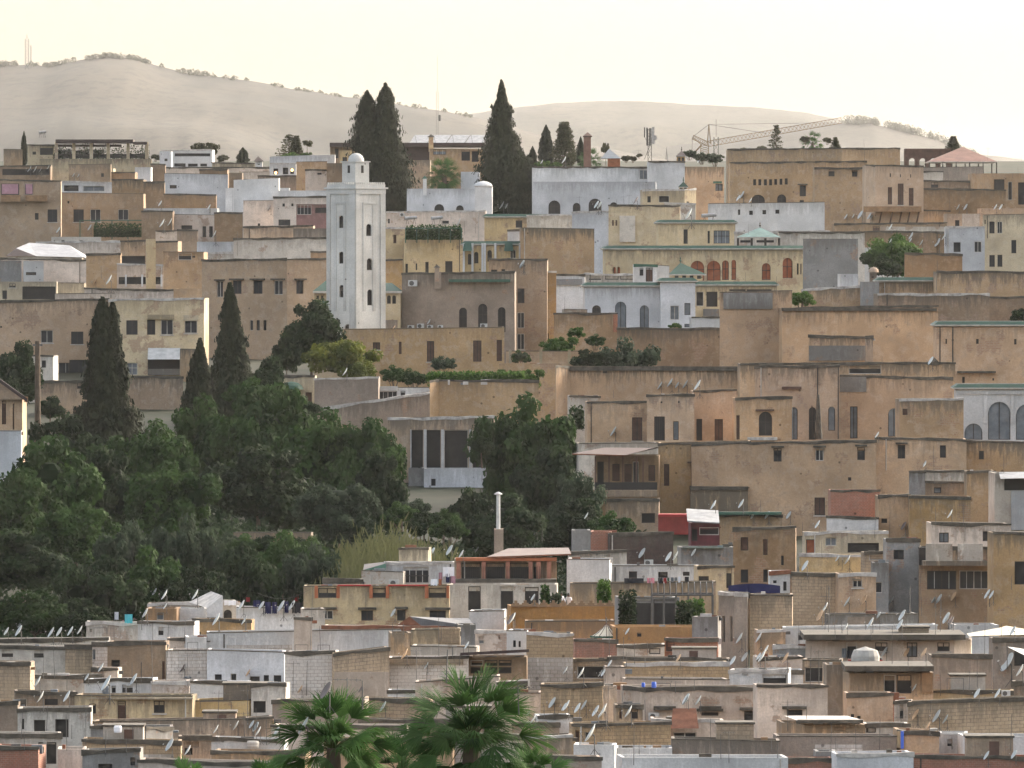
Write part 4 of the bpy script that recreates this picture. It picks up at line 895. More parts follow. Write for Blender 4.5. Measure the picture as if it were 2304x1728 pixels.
q=MB(); a=P(tx(1900),ty(1085),275); b=P(tx(2600),ty(1060),275); c=P(tx(2570),ty(960),284); d=P(tx(2080),ty(965),284); q.face([a,b,c,d],F_['corr_pink']); q.face([(a.x,275,a.z-.12),(b.x,275,b.z-.12),b,a],F_['rust']); q.build('patched_sheet_roof',r)
B('ground floor with dark doorways under brick gallery', 1585,1310,2480,1560,'gw','b 1745 1325 1850 1525;b 2010 1325 2125 1525;b 2215 1330 2330 1490',D=273,cop='none',dep=6)
r=B('cream rooftop room with mossy top on gallery', 1170,1010,1412,1150,'cr','',D=283,cop='dark',dep=5)
B('white rooftop house with dark glazed veranda', 860,1195,1205,1330,'gw','',D=279,cop='thin',dep=5)
r=B('white veranda house with blue barrel roof', 1060,1130,1650,1330,'wh','W 1205 1165 1420 1300',D=280,cop='pale',dep=5)
bxm(r,'glazing_bars',1210,1235,1418,1243,279.8,.1,'rail')
q=MB(); a=P(tx(870),ty(1198),278.5); b=P(tx(1060),ty(1140),279); c=P(tx(1060),ty(1198),278.5); q.face([a,c,b],F_['green']); q.face([a,b,(b.x,284,b.z),(a.x,284,a.z+.3)],F_['corr_dark']); q.build('lean_to_roof',BLD[-1])
r = B('cream house with red edged stepped parapet', 378,1325,1590,1620,'cr','c 525 1525 625 1600;c 858 1525 955 1610;c 1155 1520 1225 1610;c 1425 1525 1560 1610;b 950 1330 1062 1420;b 1418 1335 1565 1420;W 500 1330 652 1422',D=270,cop='thin',dep=7)
for (a,b_) in ((470,497),(652,678),(925,952),(1062,1088),(1385,1415),(1565,1588)): bxm(r,'brick_trim',a,1322,b_,1425,269.8,.3,'orange')
for (a,b_) in ((660,940),(1080,1410)): bxm(r,'brick_trim',a,1313,b_,1325,269.8,.4,'redc')
B('low rubble wall behind red edged parapet', 540,1265,870,1340,'gr','',D=277,cop='dark',dep=4)
# ================================================================== the near roofs
tile(0,1290,584)
B('white roof wall behind pink and cyan laundry', 735,418,1180,560,'gw','o 765 475 785 500;o 870 455 905 470',D=262,cop='pale',dep=5)
B('yellow shed with blue curtain under junk', 1240,300,1505,400,'yl','s 1335 335 1395 398',D=266,cop='none',dep=4)
r=B('white lean-to with sloping roof and two satellite dishes', 1495,300,1760,420,'wh','',D=267,cop='none',dep=4)
q=MB(); a=P(tx(1495),ty(310),266.5); b=P(tx(1760),ty(300),266.5); c=P(tx(1895),ty(195),266.5); d=P(tx(1895),ty(380),266.5); e=P(tx(1760),ty(380),266.5)
q.face([e,d,c,b],M['wh']); q.face([b,c,(c.x-1,271,c.z+.2),(b.x-1.5,271,b.z+.3)],F_['roof_pale']); q.build('gable_wall',r)
B('patched tin roof ledge above the yellow shed', 1260,262,1690,330,'gy','',D=269,cop='pale',dep=4)
B('white roof hut with curved opening and laundry', 1900,240,2020,390,'gw','a 1905 310 1975 385',D=268,cop='pale',dep=4)
B('low white wall before navy laundry', 2020,290,2600,390,'wh','',D=266,cop='thin',dep=4)
r=B('white house with small dark window on left roofs', 1175,420,1650,600,'wh','o 1348 458 1392 528',D=260,cop='dark',dep=5)
B('brown pink terrace wall with leaning dish', 1645,395,2140,540,'oc','o 1660 500 1710 530',D=263,cop='dark',dep=5)
B('white parapet with iron frame on left roofs', 1590,545,1760,660,'wh','',D=257,cop='none',dep=4)
B('small stained block beside iron frame parapet', 1430,560,1570,660,'pp','',D=258,cop='dark',dep=4)
B('wide bright white terrace wall above whitewashed blocks', 1755,505,3420,700,'wh','',D=258,cop='thin',dep=8)
B('long dirty ledge with row of tilted dishes', -80,568,920,660,'gw','',D=259,cop='dark',dep=6)
B('whitish house with two black square windows', -80,620,560,900,'gw','o 12 636 110 715;o 288 638 370 720',D=253,cop='dark',dep=7)
B('ochre block house next to black windows', 555,620,800,920,'bk','',D=252.5,cop='dark',dep=6)
B('house strip with flaking pink bricks and slim window', 785,600,925,820,'wb','s 790 650 812 735',D=252,cop='dark',dep=5)
B('brown house with doorway and tall iron pole', 915,590,1410,930,'br','b 948 738 1020 860;h 1198 760 1207 905;h 1380 750 1405 905',D=250,cop='dark',dep=7)
B('whitewashed block wall left of plain white wall', 1412,660,1780,930,'wb','',D=250,cop='thin',dep=6)
B('smooth bluish white wall with small windows below', 1765,655,2420,1000,'bw','w 1830 860 1890 915;w 1965 855 2015 920;w 2130 880 2212 950;w 2245 870 2290 950;w 2330 872 2395 948',D=249,cop='thin',dep=6)
B('brown block house at lower left edge', -80,760,255,1120,'bk','',D=243,cop='dark',dep=6)
B('low stained terrace with rooftop clutter', 262,880,860,1020,'gw','',D=246,cop='dark',dep=6)
B('small white stained block above clutter terrace', 780,815,1000,910,'pp','',D=247,cop='dark',dep=4)
B('pale wall with grey barrel and white boxes', 720,915,1290,1050,'wh','s 870 965 940 1030;w 950 960 985 1020;w 1040 950 1070 1020;o 1075 960 1130 1020',D=243,cop='dark',dep=5)
B('low white ledge over the cream villa', 1290,930,1610,1040,'pp','',D=242,cop='pale',dep=5)
B('white stained block with starry cross mark', 1625,925,2110,1110,'wh','',D=240,cop='dark',dep=5)
r=B('cream yellow villa with dark door and window', 630,1040,1640,1290,'cr','w 755 1115 815 1200;h 1000 1090 1072 1250;w 1310 1085 1405 1190',D=235,cop='thin',dep=7)
bxm(r,'cornice',630,1062,1640,1078,234.7,.4,'cr')
B('cream terrace parapet right of cream villa', 1625,1090,2160,1260,'yc','o 1635 1210 1645 1225',D=236,cop='thin',dep=6,pl=[(1625,0),(2120,0),(2260,2)])
B('orange cream base wall under cream villa', 770,1270,2240,1420,'pk','',D=230,cop='thin',dep=5,yr=1235)
B('brown rubble roof with dark shed', 130,1010,650,1160,'br','o 375 1070 490 1125',D=240,cop='dark',dep=6)
B('white house with two big black openings', 150,1160,770,1420,'gw','b 288 1250 385 1350;b 468 1245 582 1400;o 185 1240 205 1330',D=229,cop='dark',dep=7)
B('dirty low wall at far left edge', -80,1105,150,1260,'gy','',D=236,cop='dark',dep=4)
B('grey stained low gable roof below cream villa', 770,1310,1500,1440,'gr','',D=224,cop='dark',dep=6,pl=[(770,0),(1240,0),(1500,3)])
B('block terrace with white bag on it', 700,1420,1540,1600,'bk','',D=220,cop='dark',dep=6)
B('pale house with dark porch and square pillar', -80,1370,525,1760,'gw','b 325 1440 480 1625',D=219,cop='dark',dep=7)
bxm(BLD[-1],'pillar',360,1440,390,1625,218.7,.4,'gw')
B('red brown brick house in lower left corner', -80,1480,325,1900,'rd','',D=213,cop='dark',dep=5)
B('peach doorway house beside big white dish', 1525,1400,1800,1600,'pk','o 1565 1440 1695 1485;b 1570 1490 1640 1550',D=222,cop='dark',dep=4)
B('white parapet with wicker bin on top', 1800,1410,2420,1540,'wh','',D=224,cop='dark',dep=5)
B('grey stained house with black opening at bottom', 700,1520,1190,1900,'gr','b 835 1625 955 1700;w 1110 1570 1150 1640',D=212,cop='dark',dep=5)
B('pinkish lower wall left of bottom opening', 490,1500,730,1900,'pp','',D=214,cop='none',dep=4)
B('pale wall with moss line before palms', 1180,1600,2500,1900,'pp','',D=211,cop='dark',dep=5)
B('stained pink wall before left palm', 1800,1520,2600,1700,'pk','',D=217,cop='dark',dep=5)
tile(570,1290,584)
r=root('shed', tuple(P(tx(1550),ty(450),259)), 'shed with curved grey corrugated roof and red gable', 'shed')
q=MB(); D0=259; a=P(tx(1220),ty(445),D0); b=P(tx(1430),ty(447),D0); t=P(tx(1330),ty(368),D0); b2=P(tx(1890),ty(455),D0); t2=P(tx(1700),ty(330),D0+7); u2=P(tx(1840),ty(330),D0+7)
q.face([a,b,t],F_['rust']); q.face([b,b2,u2,t2,t],F_['corr_slate']); q.face([a,t,t2],F_['corr_dark']); q.build('roof',r)
q=MB(); q.box(a.x+.1,b2.x-.2,D0+.2,D0+7,a.z-5,a.z-.05,M['gw']); q.build('wall',r)
B('grey cement end wall of the corrugated shed', 1750,440,1895,620,'gr','',D=258,cop='none',dep=4)
B('white wall with pipe stubs beside ochre battlements', 1840,325,2140,480,'wh','',D=262,cop='thin',dep=5)
B('pinkish low wall and bins above white terrace', 350,385,500,520,'pp','',D=256.5,cop='dark',dep=3)
B('white block with pink stains, tall step', 420,310,610,450,'gw','',D=262,cop='thin',dep=4)
B('low red edged terrace slab over white wall', 590,452,1720,520,'pp','',D=258.5,cop='red',dep=6)
B('tan square block on bright white terrace', 1168,510,1345,740,'tn','',D=251,cop='none',dep=4)
B('cream wall with block infill and rails', 1345,485,1760,640,'cr','',D=252,cop='thin',dep=5)
bxm(BLD[-1],'block_infill',1582,470,1755,600,251.7,.4,'bk')
B('white ledge under cream wall with rails', 1340,620,1900,740,'gw','',D=248,cop='thin',dep=5)
B('cream low house behind dish on white roof', 1890,495,2330,640,'pp','s 1920 535 1965 600;o 2090 530 2105 565',D=253,cop='pale',dep=5)
r=B('whitewashed block house with tan upper courses', 270,680,690,1050,'wb','',D=244,cop='dark',dep=6)
r=B('block house with smooth white lower half', 685,690,1160,1080,'bk','',D=243,cop='dark',dep=6,yr=640)
bxm(r,'white_render',688,845,1155,1060,242.8,.3,'pp')
r=B('whitewashed block house with brown top band', 1155,725,1830,1020,'wb','',D=243.5,cop='dark',dep=6,yr=715)
bxm(r,'brown_band',1160,735,1790,780,243.2,.3,'bk')
B('dark gridded wooden wall under tin roof', 1835,715,2330,940,'br','b 1850 740 1960 790;b 1970 740 2080 790;b 2090 740 2200 790;b 1850 800 1960 855;b 1970 800 2080 855;b 2090 800 2200 855',D=244,cop='none',dep=5)
q=MB(); a=P(tx(1760),ty(700),241.5); b=P(tx(2350),ty(670),241.5); c=P(tx(2350),ty(630),247); d=P(tx(1830),ty(668),247); q.face([a,b,c,d],F_['tin']); q.face([(a.x,241.5,a.z-.2),(b.x,241.5,b.z-.2),b,a],F_['darkroof']); q.build('tin_roof',BLD[-1])
B('white low block with dark slit behind palm', 1145,1005,1400,1080,'wh','o 1385 950 1405 1060',D=239,cop='dark',dep=4)
B('pale sloped wall behind right palm crown', 1380,930,2100,1100,'pp','w 1485 930 1530 960',D=238,cop='thin',dep=5,yr=880)
B('dark tin pent roof house right of palm', 2080,935,2330,1060,'gw','b 2100 940 2330 1010',D=237,cop='dark',dep=5)
B('brown brick wall behind the two palms', 930,1070,1500,1260,'bk','',D=234,cop='dark',dep=5)
B('rubble terrace between palms and blue wall', 160,1090,940,1300,'gy','',D=232,cop='dark',dep=6)
B('dirty white parapet with black opening below', -20,950,275,1150,'gw','b 0 1090 105 1190',D=236,cop='dark',dep=5)
B('orange edge wall with palm frond shadow', -60,1240,165,1420,'pk','',D=228,cop='dark',dep=3,yr=1225)
B('stained roof wall behind left palm trunk', 150,1300,1300,1480,'pp','',D=226,cop='dark',dep=6)
B('low mossy brown terrace behind palm leaves', 900,1250,2000,1420,'oc','',D=228,cop='dark',dep=6)
B('pinkish house fragment between palm crowns', 600,1420,1700,1600,'pk','',D=220,cop='dark',dep=6)
B('white fragments wall under right palm', 1600,1380,2500,1560,'gw','',D=221,cop='dark',dep=6)
tile(1140,1290,584)
B('mustard yellow house with white tent on terrace', 165,410,920,600,'yl','o 400 430 402 432',D=257,cop='thin',dep=5)
B('mustard terrace wall with green potted plants', 910,455,1810,640,'yl','w 1110 505 1148 540',D=254,cop='none',dep=5)
B('dark mesh screened pergola house', 945,205,1460,460,'gr','b 960 215 1235 450;b 1250 215 1450 455',D=268,cop='thin',dep=4)
B('grey blue rounded screen wall on mustard terrace', 1580,370,1800,530,'gr','',D=252.5,cop='none',dep=2)
B('red brick wall below the white tent', 580,568,945,740,'rd','',D=250,cop='dark',dep=5)
B('white shed with arched brown shutter before brick', 940,622,1345,750,'gw','b 1215 640 1310 690',D=248,cop='dark',dep=4)
B('long red brick wall with sloping end', 1350,560,1800,690,'rd','h 1360 570 1430 665',D=249.5,cop='dark',dep=4)
B('brown brick house topping a whitewashed base', 172,515,568,1010,'bk','',D=246,cop='pale',dep=6,pl=[(172,0),(568,0)])
bxm(BLD[-1],'whitewash',176,722,566,1000,245.8,.3,'wb')
B('white room with two slots left of brown brick', 0,490,172,660,'wh','o 55 572 78 630;o 100 578 120 630',D=248,cop='thin',dep=4)
B('dark pergola terrace under red brick', 565,740,960,920,'bk','b 600 790 830 900',D=246.5,cop='dark',dep=5)
B('long dark awning terrace edge with one tan dish', 860,720,1900,770,'gy','b 870 722 1600 750',D=246,cop='dark',dep=4)
B('long weathered block parapet above blue barrels', 1010,775,1900,960,'bk','',D=241,cop='pale',dep=5)
B('pinkish low ledge under weathered parapet', 1010,900,1900,990,'pp','',D=237,cop='thin',dep=4)
B('white chimney-like stair block with pole', 845,800,1010,1200,'pp','',D=238,cop='thin',dep=3)
B('white roofed house with black slot windows', 1895,830,2400,990,'wh','o 2005 855 2062 882;b 2180 862 2400 950',D=238.5,cop='pale',dep=5)
B('square brown brick house with dish parade', 290,955,820,1240,'bk','o 430 985 448 1005;o 560 985 580 1005',D=234,cop='dark',dep=6)
B('thin white pillar house beside dish parade', 815,960,940,1210,'gw','',D=235,cop='none',dep=4)
B('white pent walls left of square brown brick', -60,1020,290,1150,'pp','',D=236,cop='thin',dep=5)
r=B('large pale peach house with canopied black window', 1180,985,2580,1400,'pp','o 1270 1168 1440 1176;c 1660 1185 1805 1215;c 2025 1175 2165 1320;o 1140 1135 1150 1190',D=231.5,cop='dark',dep=8,pl=[(990,3),(1185,0),(2400,0),(2580,0)])
for a in (1255,1645): bxm(r,'canopy',a,1142,a+190,1175,230.9,.7,'coping')
B('rickety wooden shack among dishes', 935,1130,1160,1260,'oc','b 1060 1150 1120 1240;h 960 1160 985 1240',D=229,cop='dark',dep=4)
B('low cluttered roof with air conditioner box', 1240,1245,1860,1420,'pp','W 1420 1355 1620 1410',D=223.5,cop='pale',dep=5)
q=MB(); a=P(tx(1405),ty(1340),222); b=P(tx(1645),ty(1340),222); q.face([(a.x,221.8,a.z),(b.x,221.8,b.z),(b.x-.15,223.4,b.z+1.2),(a.x+.15,223.4,a.z+1.2)],F_['rust']); q.build('awning',BLD[-1])
B('white strip wall below the dish parade', 270,1220,560,1380,'wh','',D=227,cop='dark',dep=4)
B('stained ledge house left of wooden shutters', 50,1290,450,1480,'gy','',D=226,cop='dark',dep=5)
B('tan brick house with pale left doorway', 560,1295,1400,1500,'bk','h 585 1335 618 1440;w 670 1355 700 1410',D=223,cop='dark',dep=6)
B('white rough apron wall under tan brick house', 920,1490,1410,1700,'wh','',D=217,cop='none',dep=4)
B('bright white gable wall at bottom centre', 570,1460,920,1760,'wh','',D=216,cop='none',dep=3,yr=1465)
B('stained brown parapet at bottom centre', 230,1570,810,1900,'gy','',D=211,cop='dark',dep=4)
B('peach wall with mossy streaks behind bottom parapet', 150,1395,560,1640,'tn','',D=219,cop='pale',dep=4)
B('pale lilac wall with tall antenna poles', 1405,1415,2330,1640,'gy','',D=217.5,cop='thin',dep=5)
B('bright white roof slab along the bottom right', 980,1570,2400,1760,'wh','',D=212,cop='none',dep=4)
tile(1720,1290,584)
B('long grey ledge with rubbish under cement tower', 560,355,1310,480,'gr','',D=258,cop='thin',dep=5)
B('white tin edged roof house with antenna forest', 165,470,1480,660,'wh','w 280 505 328 570',D=252,cop='white',dep=7,yr=440)
B('tan shed behind tin edged roof', -60,490,180,640,'pk','',D=251,cop='pale',dep=5)
r=B('pinkish house with flat dark roof slab and laundry', 350,575,1740,780,'pp','o 540 580 605 625;b 700 590 790 690;w 945 582 1050 665;s 1215 570 1305 715;w 1475 580 1580 665',D=246,cop='none',dep=8,pl=[(350,0),(1620,0),(1740,2)])
bxm(r,'roof_slab',345,535,1730,580,244.6,10,'coping')
B('white terrace at right with beige tent cloth', 1620,440,2000,570,'wh','',D=252,cop='none',dep=5)
B('dark shaded house right of beige tent', 1950,560,2330,900,'gy','b 2130 640 2330 790',D=243,cop='dark',dep=6)
B('small grey dark walled yard before brown door', 75,620,350,740,'gr','',D=246,cop='pale',dep=4)
B('low stained roof terrace beside tan wall', -60,720,340,830,'pp','',D=243.5,cop='dark',dep=5)
B('black and white low room with mossy roof', -60,830,330,950,'wh','o -20 862 72 940;o 125 868 145 882',D=240,cop='dark',dep=5)
B('brown recessed wall with grille beside low room', 325,740,655,1000,'tn','b 345 800 530 930',D=241,cop='thin',dep=5)
B('tall narrow tan wall in shadow', 530,780,700,1260,'tn','w 668 970 700 1125',D=237,cop='none',dep=5)
r=B('peach house with big open balcony and orange panel', 700,850,1440,1240,'pk','b 1018 850 1120 1025;b 1130 850 1255 1025',D=235,cop='none',dep=7,pl=[(640,4),(725,0),(1440,0)])
bxm(r,'roof_slab',700,805,1460,850,233.6,9,'coping'); bxm(r,'wood_panel',1345,850,1435,1020,234.7,.4,'wood'); bxm(r,'parapet',720,1020,1100,1045,233.8,.6,'coping')
B('curved peach parapet below the open balcony', 705,1030,1100,1250,'pk','o 735 1200 765 1240;o 790 1215 820 1245',D=231,cop='dark',dep=5)
B('wide pinkish brown wall with iron frame', 1430,705,1940,1000,'gy','',D=240,cop='dark',dep=6)
B('long terrace ledge with dishes and air conditioner', 1290,1010,2120,1100,'yc','',D=235.5,cop='dark',dep=6)
B('ochre box at the edge right of air conditioner', 2110,930,2330,1080,'gy','',D=237,cop='dark',dep=4)
r=B('peach wall with arched canopied window', -60,960,540,1370,'pp','c 190 1165 325 1215',D=229,cop='dark',dep=6)
B('dark brown alley wall beside white curtain', 1060,1050,1110,1230,'rd','',D=232.3,cop='none',dep=3)
B('long smooth brown brick wall with mossy coping', 1230,1105,2330,1400,'bk','',D=229.5,cop='dark',dep=6,yr=1060)
B('white framed doorway house beside brown wall', 1105,1095,1245,1290,'gw','w 1155 1120 1185 1240',D=230.5,cop='dark',dep=4)
r=B('flat cream roof slab house with hanging pipes', 345,1290,860,1410,'pk','o 595 1305 692 1350',D=223.5,cop='none',dep=6,pl=[(130,3),(345,0),(860,0)])
bxm(r,'roof_slab',290,1262,850,1290,222.6,1,'coping'); q=MB(); a=P(tx(160),ty(1225),226); b=P(tx(700),ty(1215),229); c=P(tx(860),ty(1265),222.6); d=P(tx(290),ty(1265),222.6); q.face([(d.x,222.6,d.z),(c.x,222.6,c.z),(c.x-.9,229,c.z+.02),(a.x,229,d.z+.02)],F_['roof_pale']); q.build('roof_top',r)
B('pale lilac parapet with iron poles', 110,1390,1130,1640,'gy','',D=220,cop='thin',dep=6)
B('mossy low wall between slab roof and blue gate', 860,1290,1240,1400,'gw','b 860 1315 950 1360',D=224.5,cop='dark',dep=4)
r=B('peach house with blue and white door curtain', 1190,1350,1490,1640,'pk','',D=219.5,cop='dark',dep=5,pl=[(1120,2),(1200,0),(1490,0)])
bxm(r,'door_curtain',1135,1350,1165,1490,219.3,.2,'yc'); bxm(r,'door_curtain',1166,1350,1192,1500,219.2,.2,'blue')
B('white stair house with iron sheet roof', 1480,1370,1730,1600,'wh','w 1560 1415 1605 1480;h 1665 1385 1700 1490',D=220.5,cop='white',dep=5)
B('long pale wall at lower right edge', 1700,1390,2330,1560,'wh','',D=219,cop='none',dep=5)
B('red brick wall along the lower right edge', 1280,1560,2330,1900,'rd','',D=213,cop='dark',dep=5)
r=B('bluish white box wall at the bottom right', 620,1545,1270,1900,'bw','',D=212.3,cop='pale',dep=6)
B('red brick strip in the bottom right', -60,1590,620,1900,'rd','',D=213.5,cop='dark',dep=5)
B('small grey wedge wall beside red strip', 440,1520,625,1620,'gr','',D=214.8,cop='none',dep=3)
# ================================================================== minaret
D0 = 397; r = root('minaret', tuple(P(800,745,D0+3)), 'tall white square minaret with crenels and domed lantern', 'minaret'); r['_short']='white minaret'
r['_o'] = tuple(P(800,745,D0+3)); r['_y0'] = D0
def pf(x, d): p = P(x, 580, D0+d); return (p.x, p.y)
LW = (802-737)/FPX*D0; 
L_, Cn, R_ = pf(737,2.3), pf(800,0), pf(868,2.4)
Bk = (L_[0]+R_[0]-Cn[0], L_[1]+R_[1]-Cn[1]); zt = P(0,425,D0).z; zb = P(0,760,D0).z-2
mb = MB()
def inpoly(a, b, x): # u along a->b for photo x
    L=(Vector(b)-Vector(a)).length; return L
def mwins(a, b, xa, xb, lst):
    L=(Vector(b)-Vector(a)).length; out=[]
    for (x0,x1,y0,y1) in lst:
        out.append(((x0-xa)/(xb-xa)*L,(x1-xa)/(xb-xa)*L,P(0,y1,D0+1).z,P(0,y0,D0+1).z,True))
    return out
wl = mwins(L_,Cn,737,800,[(763.5,774,485,513),(763.5,774,566,593),(764.5,774.5,641,669),(776,789,729,745)])
wr = mwins(Cn,R_,800,868,[(824.5,836.5,504,531),(826,838,581,608),(827,838.5,651,687)])
wall_seg(mb, L_, Cn, zb, zt, M['mw'], wl, reveal=.4); wall_seg(mb, Cn, R_, zb, zt, M['mw'], wr, reveal=.4)
wall_seg(mb, R_, Bk, zb, zt, M['mw'], []); wall_seg(mb, Bk, L_, zb, zt, M['mw'], [])
poly=[L_,Cn,R_,Bk]; mb.face([(*p,zt-.3) for p in poly],M['mw'])
mb.build('shaft', r)
for (a,b,ws) in ((L_,Cn,wl),(Cn,R_,wr)):
    for h in ws: window(r,a,b,h,'a',True)
# raised pilaster strips and panels
def strip(a,b,f0,f1,z0,z1,k):
    a=Vector(a);b=Vector(b);d=b-a;L=d.length;d/=L;n=Vector((-d.y,d.x)); q=[a+d*L*f0-n*k,a+d*L*f1-n*k,a+d*L*f1+n*.05,a+d*L*f0+n*.05]; m=MB(); m.prism([(p.x,p.y) for p in q],z0,z1,M['mw']); m.build('pilaster',r)
zz=lambda y: P(0,y,D0+1).z
for (a,b,s) in ((L_,Cn,1),(Cn,R_,-1)):
    strip(a,b,.0,.13,zz(760),zz(437),.09); strip(a,b,.79 if s>0 else .83,.995,zz(760),zz(437),.09)
    strip(a,b,.0,1,zz(437),zz(426),.11); strip(a,b,.25,.34,zz(700),zz(460),.05); strip(a,b,.58,.67,zz(700),zz(460),.05); strip(a,b,.25,.67,zz(459),zz(455),.07)
m=MB(); o=offset_poly(poly,-.2); m.prism(o,zt,zt+.18,M['mw']); m.build('cornice',r)
m=MB()
for i in range(4):
    a=Vector(poly[i]);b=Vector(poly[(i+1)%4])
    for k in range(13):
        c=a.lerp(b,(k+.5)/13); d=(b-a).normalized(); n=Vector((-d.y,d.x))
        for (w,z0,z1) in ((.15,0,.34),(.08,.34,.56)):
            q=[c-d*w,c+d*w,c+d*w+n*.14,c-d*w+n*.14]; m.prism([(p.x,p.y) for p in q],zt+.18+z0,zt+.18+z1,M['mw'])
m.build('merlon',r)
cx_,cy_=(L_[0]+R_[0])/2,(Cn[1]+Bk[1])/2; c2=Vector((cx_,cy_)); q=[tuple(c2+(Vector(p)-c2)*.46+Vector((P(801,400,D0).x-P(802,400,D0).x,0))) for p in poly]
zl=P(0,366,D0+2).z; m=MB(); m.prism(q,zt-.2,zl,M['mw']); oq=offset_poly(q,-.1); m.prism(oq,zl,zl+.12,M['mw']); lan=m.build('lantern',r)
m=MB(); rr=(Vector(q[0])-Vector(q[2])).length*.30; m.lathe((c2.x,c2.y,zl+.1),[(rr,0),(rr*.97,rr*.3),(rr*.8,rr*.68),(rr*.45,rr*.95),(0,rr*1.05)],M['mw'],20); m.build('dome',r,smooth=True)
for (a,b) in ((q[0],q[1]),(q[1],q[2])):
    a=Vector(a);b=Vector(b);d=(b-a);n=Vector((-d.y,d.x)).normalized(); s=[a+d*.42-n*.02,a+d*.6-n*.02,a+d*.6+n*.05,a+d*.42+n*.05]; m=MB(); m.prism([(p.x,p.y) for p in s],zl-1.2,zl-.35,F_['dark']); m.build('window',r)
BLD.append(r)

# ================================================================== ground and far hills
def ground_mat():
    m,t,b=nt('ground'); g=G(t); pos=g.n('ShaderNodeNewGeometry').outputs['Position']
    c=g.mix(g.ramp(g.noise(pos,.12,5,.6),.4,.62),(.032,.030,.017),(.013,.020,.008)); c=g.mix(g.ramp(g.noise(pos,.9,4,.7),.45,.7,0,.6),c,(.034,.03,.019))
    t.links.new(c,b.inputs['Base Color']); return m
def grid(name, ys, xw, nx, zf, mat):
    vs=[];fs=[]
    for D in ys:
        for i in range(nx+1):
            x=-xw(D)+2*xw(D)*i/nx; vs.append((x,D*K,zf(x,D)))
    for j in range(len(ys)-1):
        for i in range(nx):
            a=j*(nx+1)+i; fs.append((a,a+1,a+nx+2,a+nx+1))
    me=bpy.data.meshes.new(name); me.from_pydata(vs,[],fs); me.materials.append(mat); me.polygons.foreach_set('use_smooth',[True]*len(fs)); me.update()
    o=bpy.data.objects.new(name,me); C.objects.link(o); return o
from mathutils import noise as NZ
GM=ground_mat()
ys=[-60,-20,0,6,12,20,30,40,55,70,85,100,120,140,160,180,200]+[210+6*i for i in range(80)]+[700,760,850,1000,1200,1500,2000,2600,3400,4200,5200,7000,9000,12000]
def zground(x,D):
    z=gz(D)+(NZ.noise(Vector((x*.03,D*.03,0)))*1.2 if 200<D<700 else 0)
    return z
o=grid('ground',ys,lambda D:max(60,D*.32+30),60,zground,GM); o['kind']='structure'; o['_y0']=0.
def hillmat(name,c1,c2,s):
    m,t,b=nt(name); g=G(t); pos=g.n('ShaderNodeNewGeometry').outputs['Position']
    c=g.mix(g.ramp(g.noise(g.vmul(pos,(1,.35,1.6)),s,7,.66),.42,.6),c1,c2); c=g.mix(g.ramp(g.noise(pos,s*14,4,.7),.5,.62,0,.7),c,dk(c1,.35))
    t.links.new(c,b.inputs['Base Color']); return m
def hill(name, prof, Dr, depth, mat, foot=-8):
    """ridge line at distance Dr running down towards the viewer"""
    n=170; rows=16; vs=[];fs=[]
    x0,x1=prof[0][0],prof[-1][0]
    for j in range(rows+3):
        f=j/rows
        for i in range(n+1):
            px=x0+(x1-x0)*i/n; y=lerp_table(prof,px); zr=P(px,y,Dr).z
            if j<=rows: Y=Dr-depth*(1-f); s=f**1.25; z=foot+(zr-foot)*s
            else: Y=Dr+depth*.5*(j-rows); z=zr-(j-rows)*zr*.45
            X=P(px,y,Dr).x
            k=min(1,max(0,4*f*(1-f))) if f<1 else 0
            z+=NZ.fractal(Vector((X*.0022,Y*.0022,3.3)),.9,2.1,5)*zr*.22*k
            if j==rows: z+=NZ.fractal(Vector((X*.02,1.7,0)),.8,2.0,4)*1.2
            vs.append((X,Y,z))
    for j in range(rows+2):
        for i in range(n):
            a=j*(n+1)+i; fs.append((a,a+1,a+n+2,a+n+1))
    me=bpy.data.meshes.new(name); me.from_pydata(vs,[],fs); me.materials.append(mat); me.polygons.foreach_set('use_smooth',[True]*len(fs)); me.update()
    o=bpy.data.objects.new(name,me); C.objects.link(o); o['kind']='structure'; o['_y0']=float(Dr); return o
HP1=[(-500,190),(-200,160),(0,147),(60,146),(110,150),(190,134),(240,128),(300,132),(350,147),(420,165),(560,181),(640,196),(740,214),(820,222),(900,236),(980,248),(1060,262),(1200,300),(1500,360)]
HP2=[(700,330),(900,280),(1050,258),(1100,250),(1180,240),(1250,232),(1330,228),(1460,228),(1560,236),(1700,242),(1810,252),(1880,268),(2000,300),(2150,340),(2400,372),(2700,380)]
HP3=[(1500,330),(1700,300),(1830,278),(1960,276),(2040,296),(2110,315),(2160,342),(2230,368),(2330,382),(2700,420)]
hill('far_hill',HP1,4500,1700,hillmat('hill_a',(.010,.010,.007),(.048,.038,.026),.0035))
hill('far_hill',HP2,6800,2200,hillmat('hill_b',(.035,.030,.020),(.08,.064,.042),.003))
hill('wooded_hill',HP3,5200,1400,hillmat('hill_c',(.03,.025,.017),(.05,.04,.028),.005))

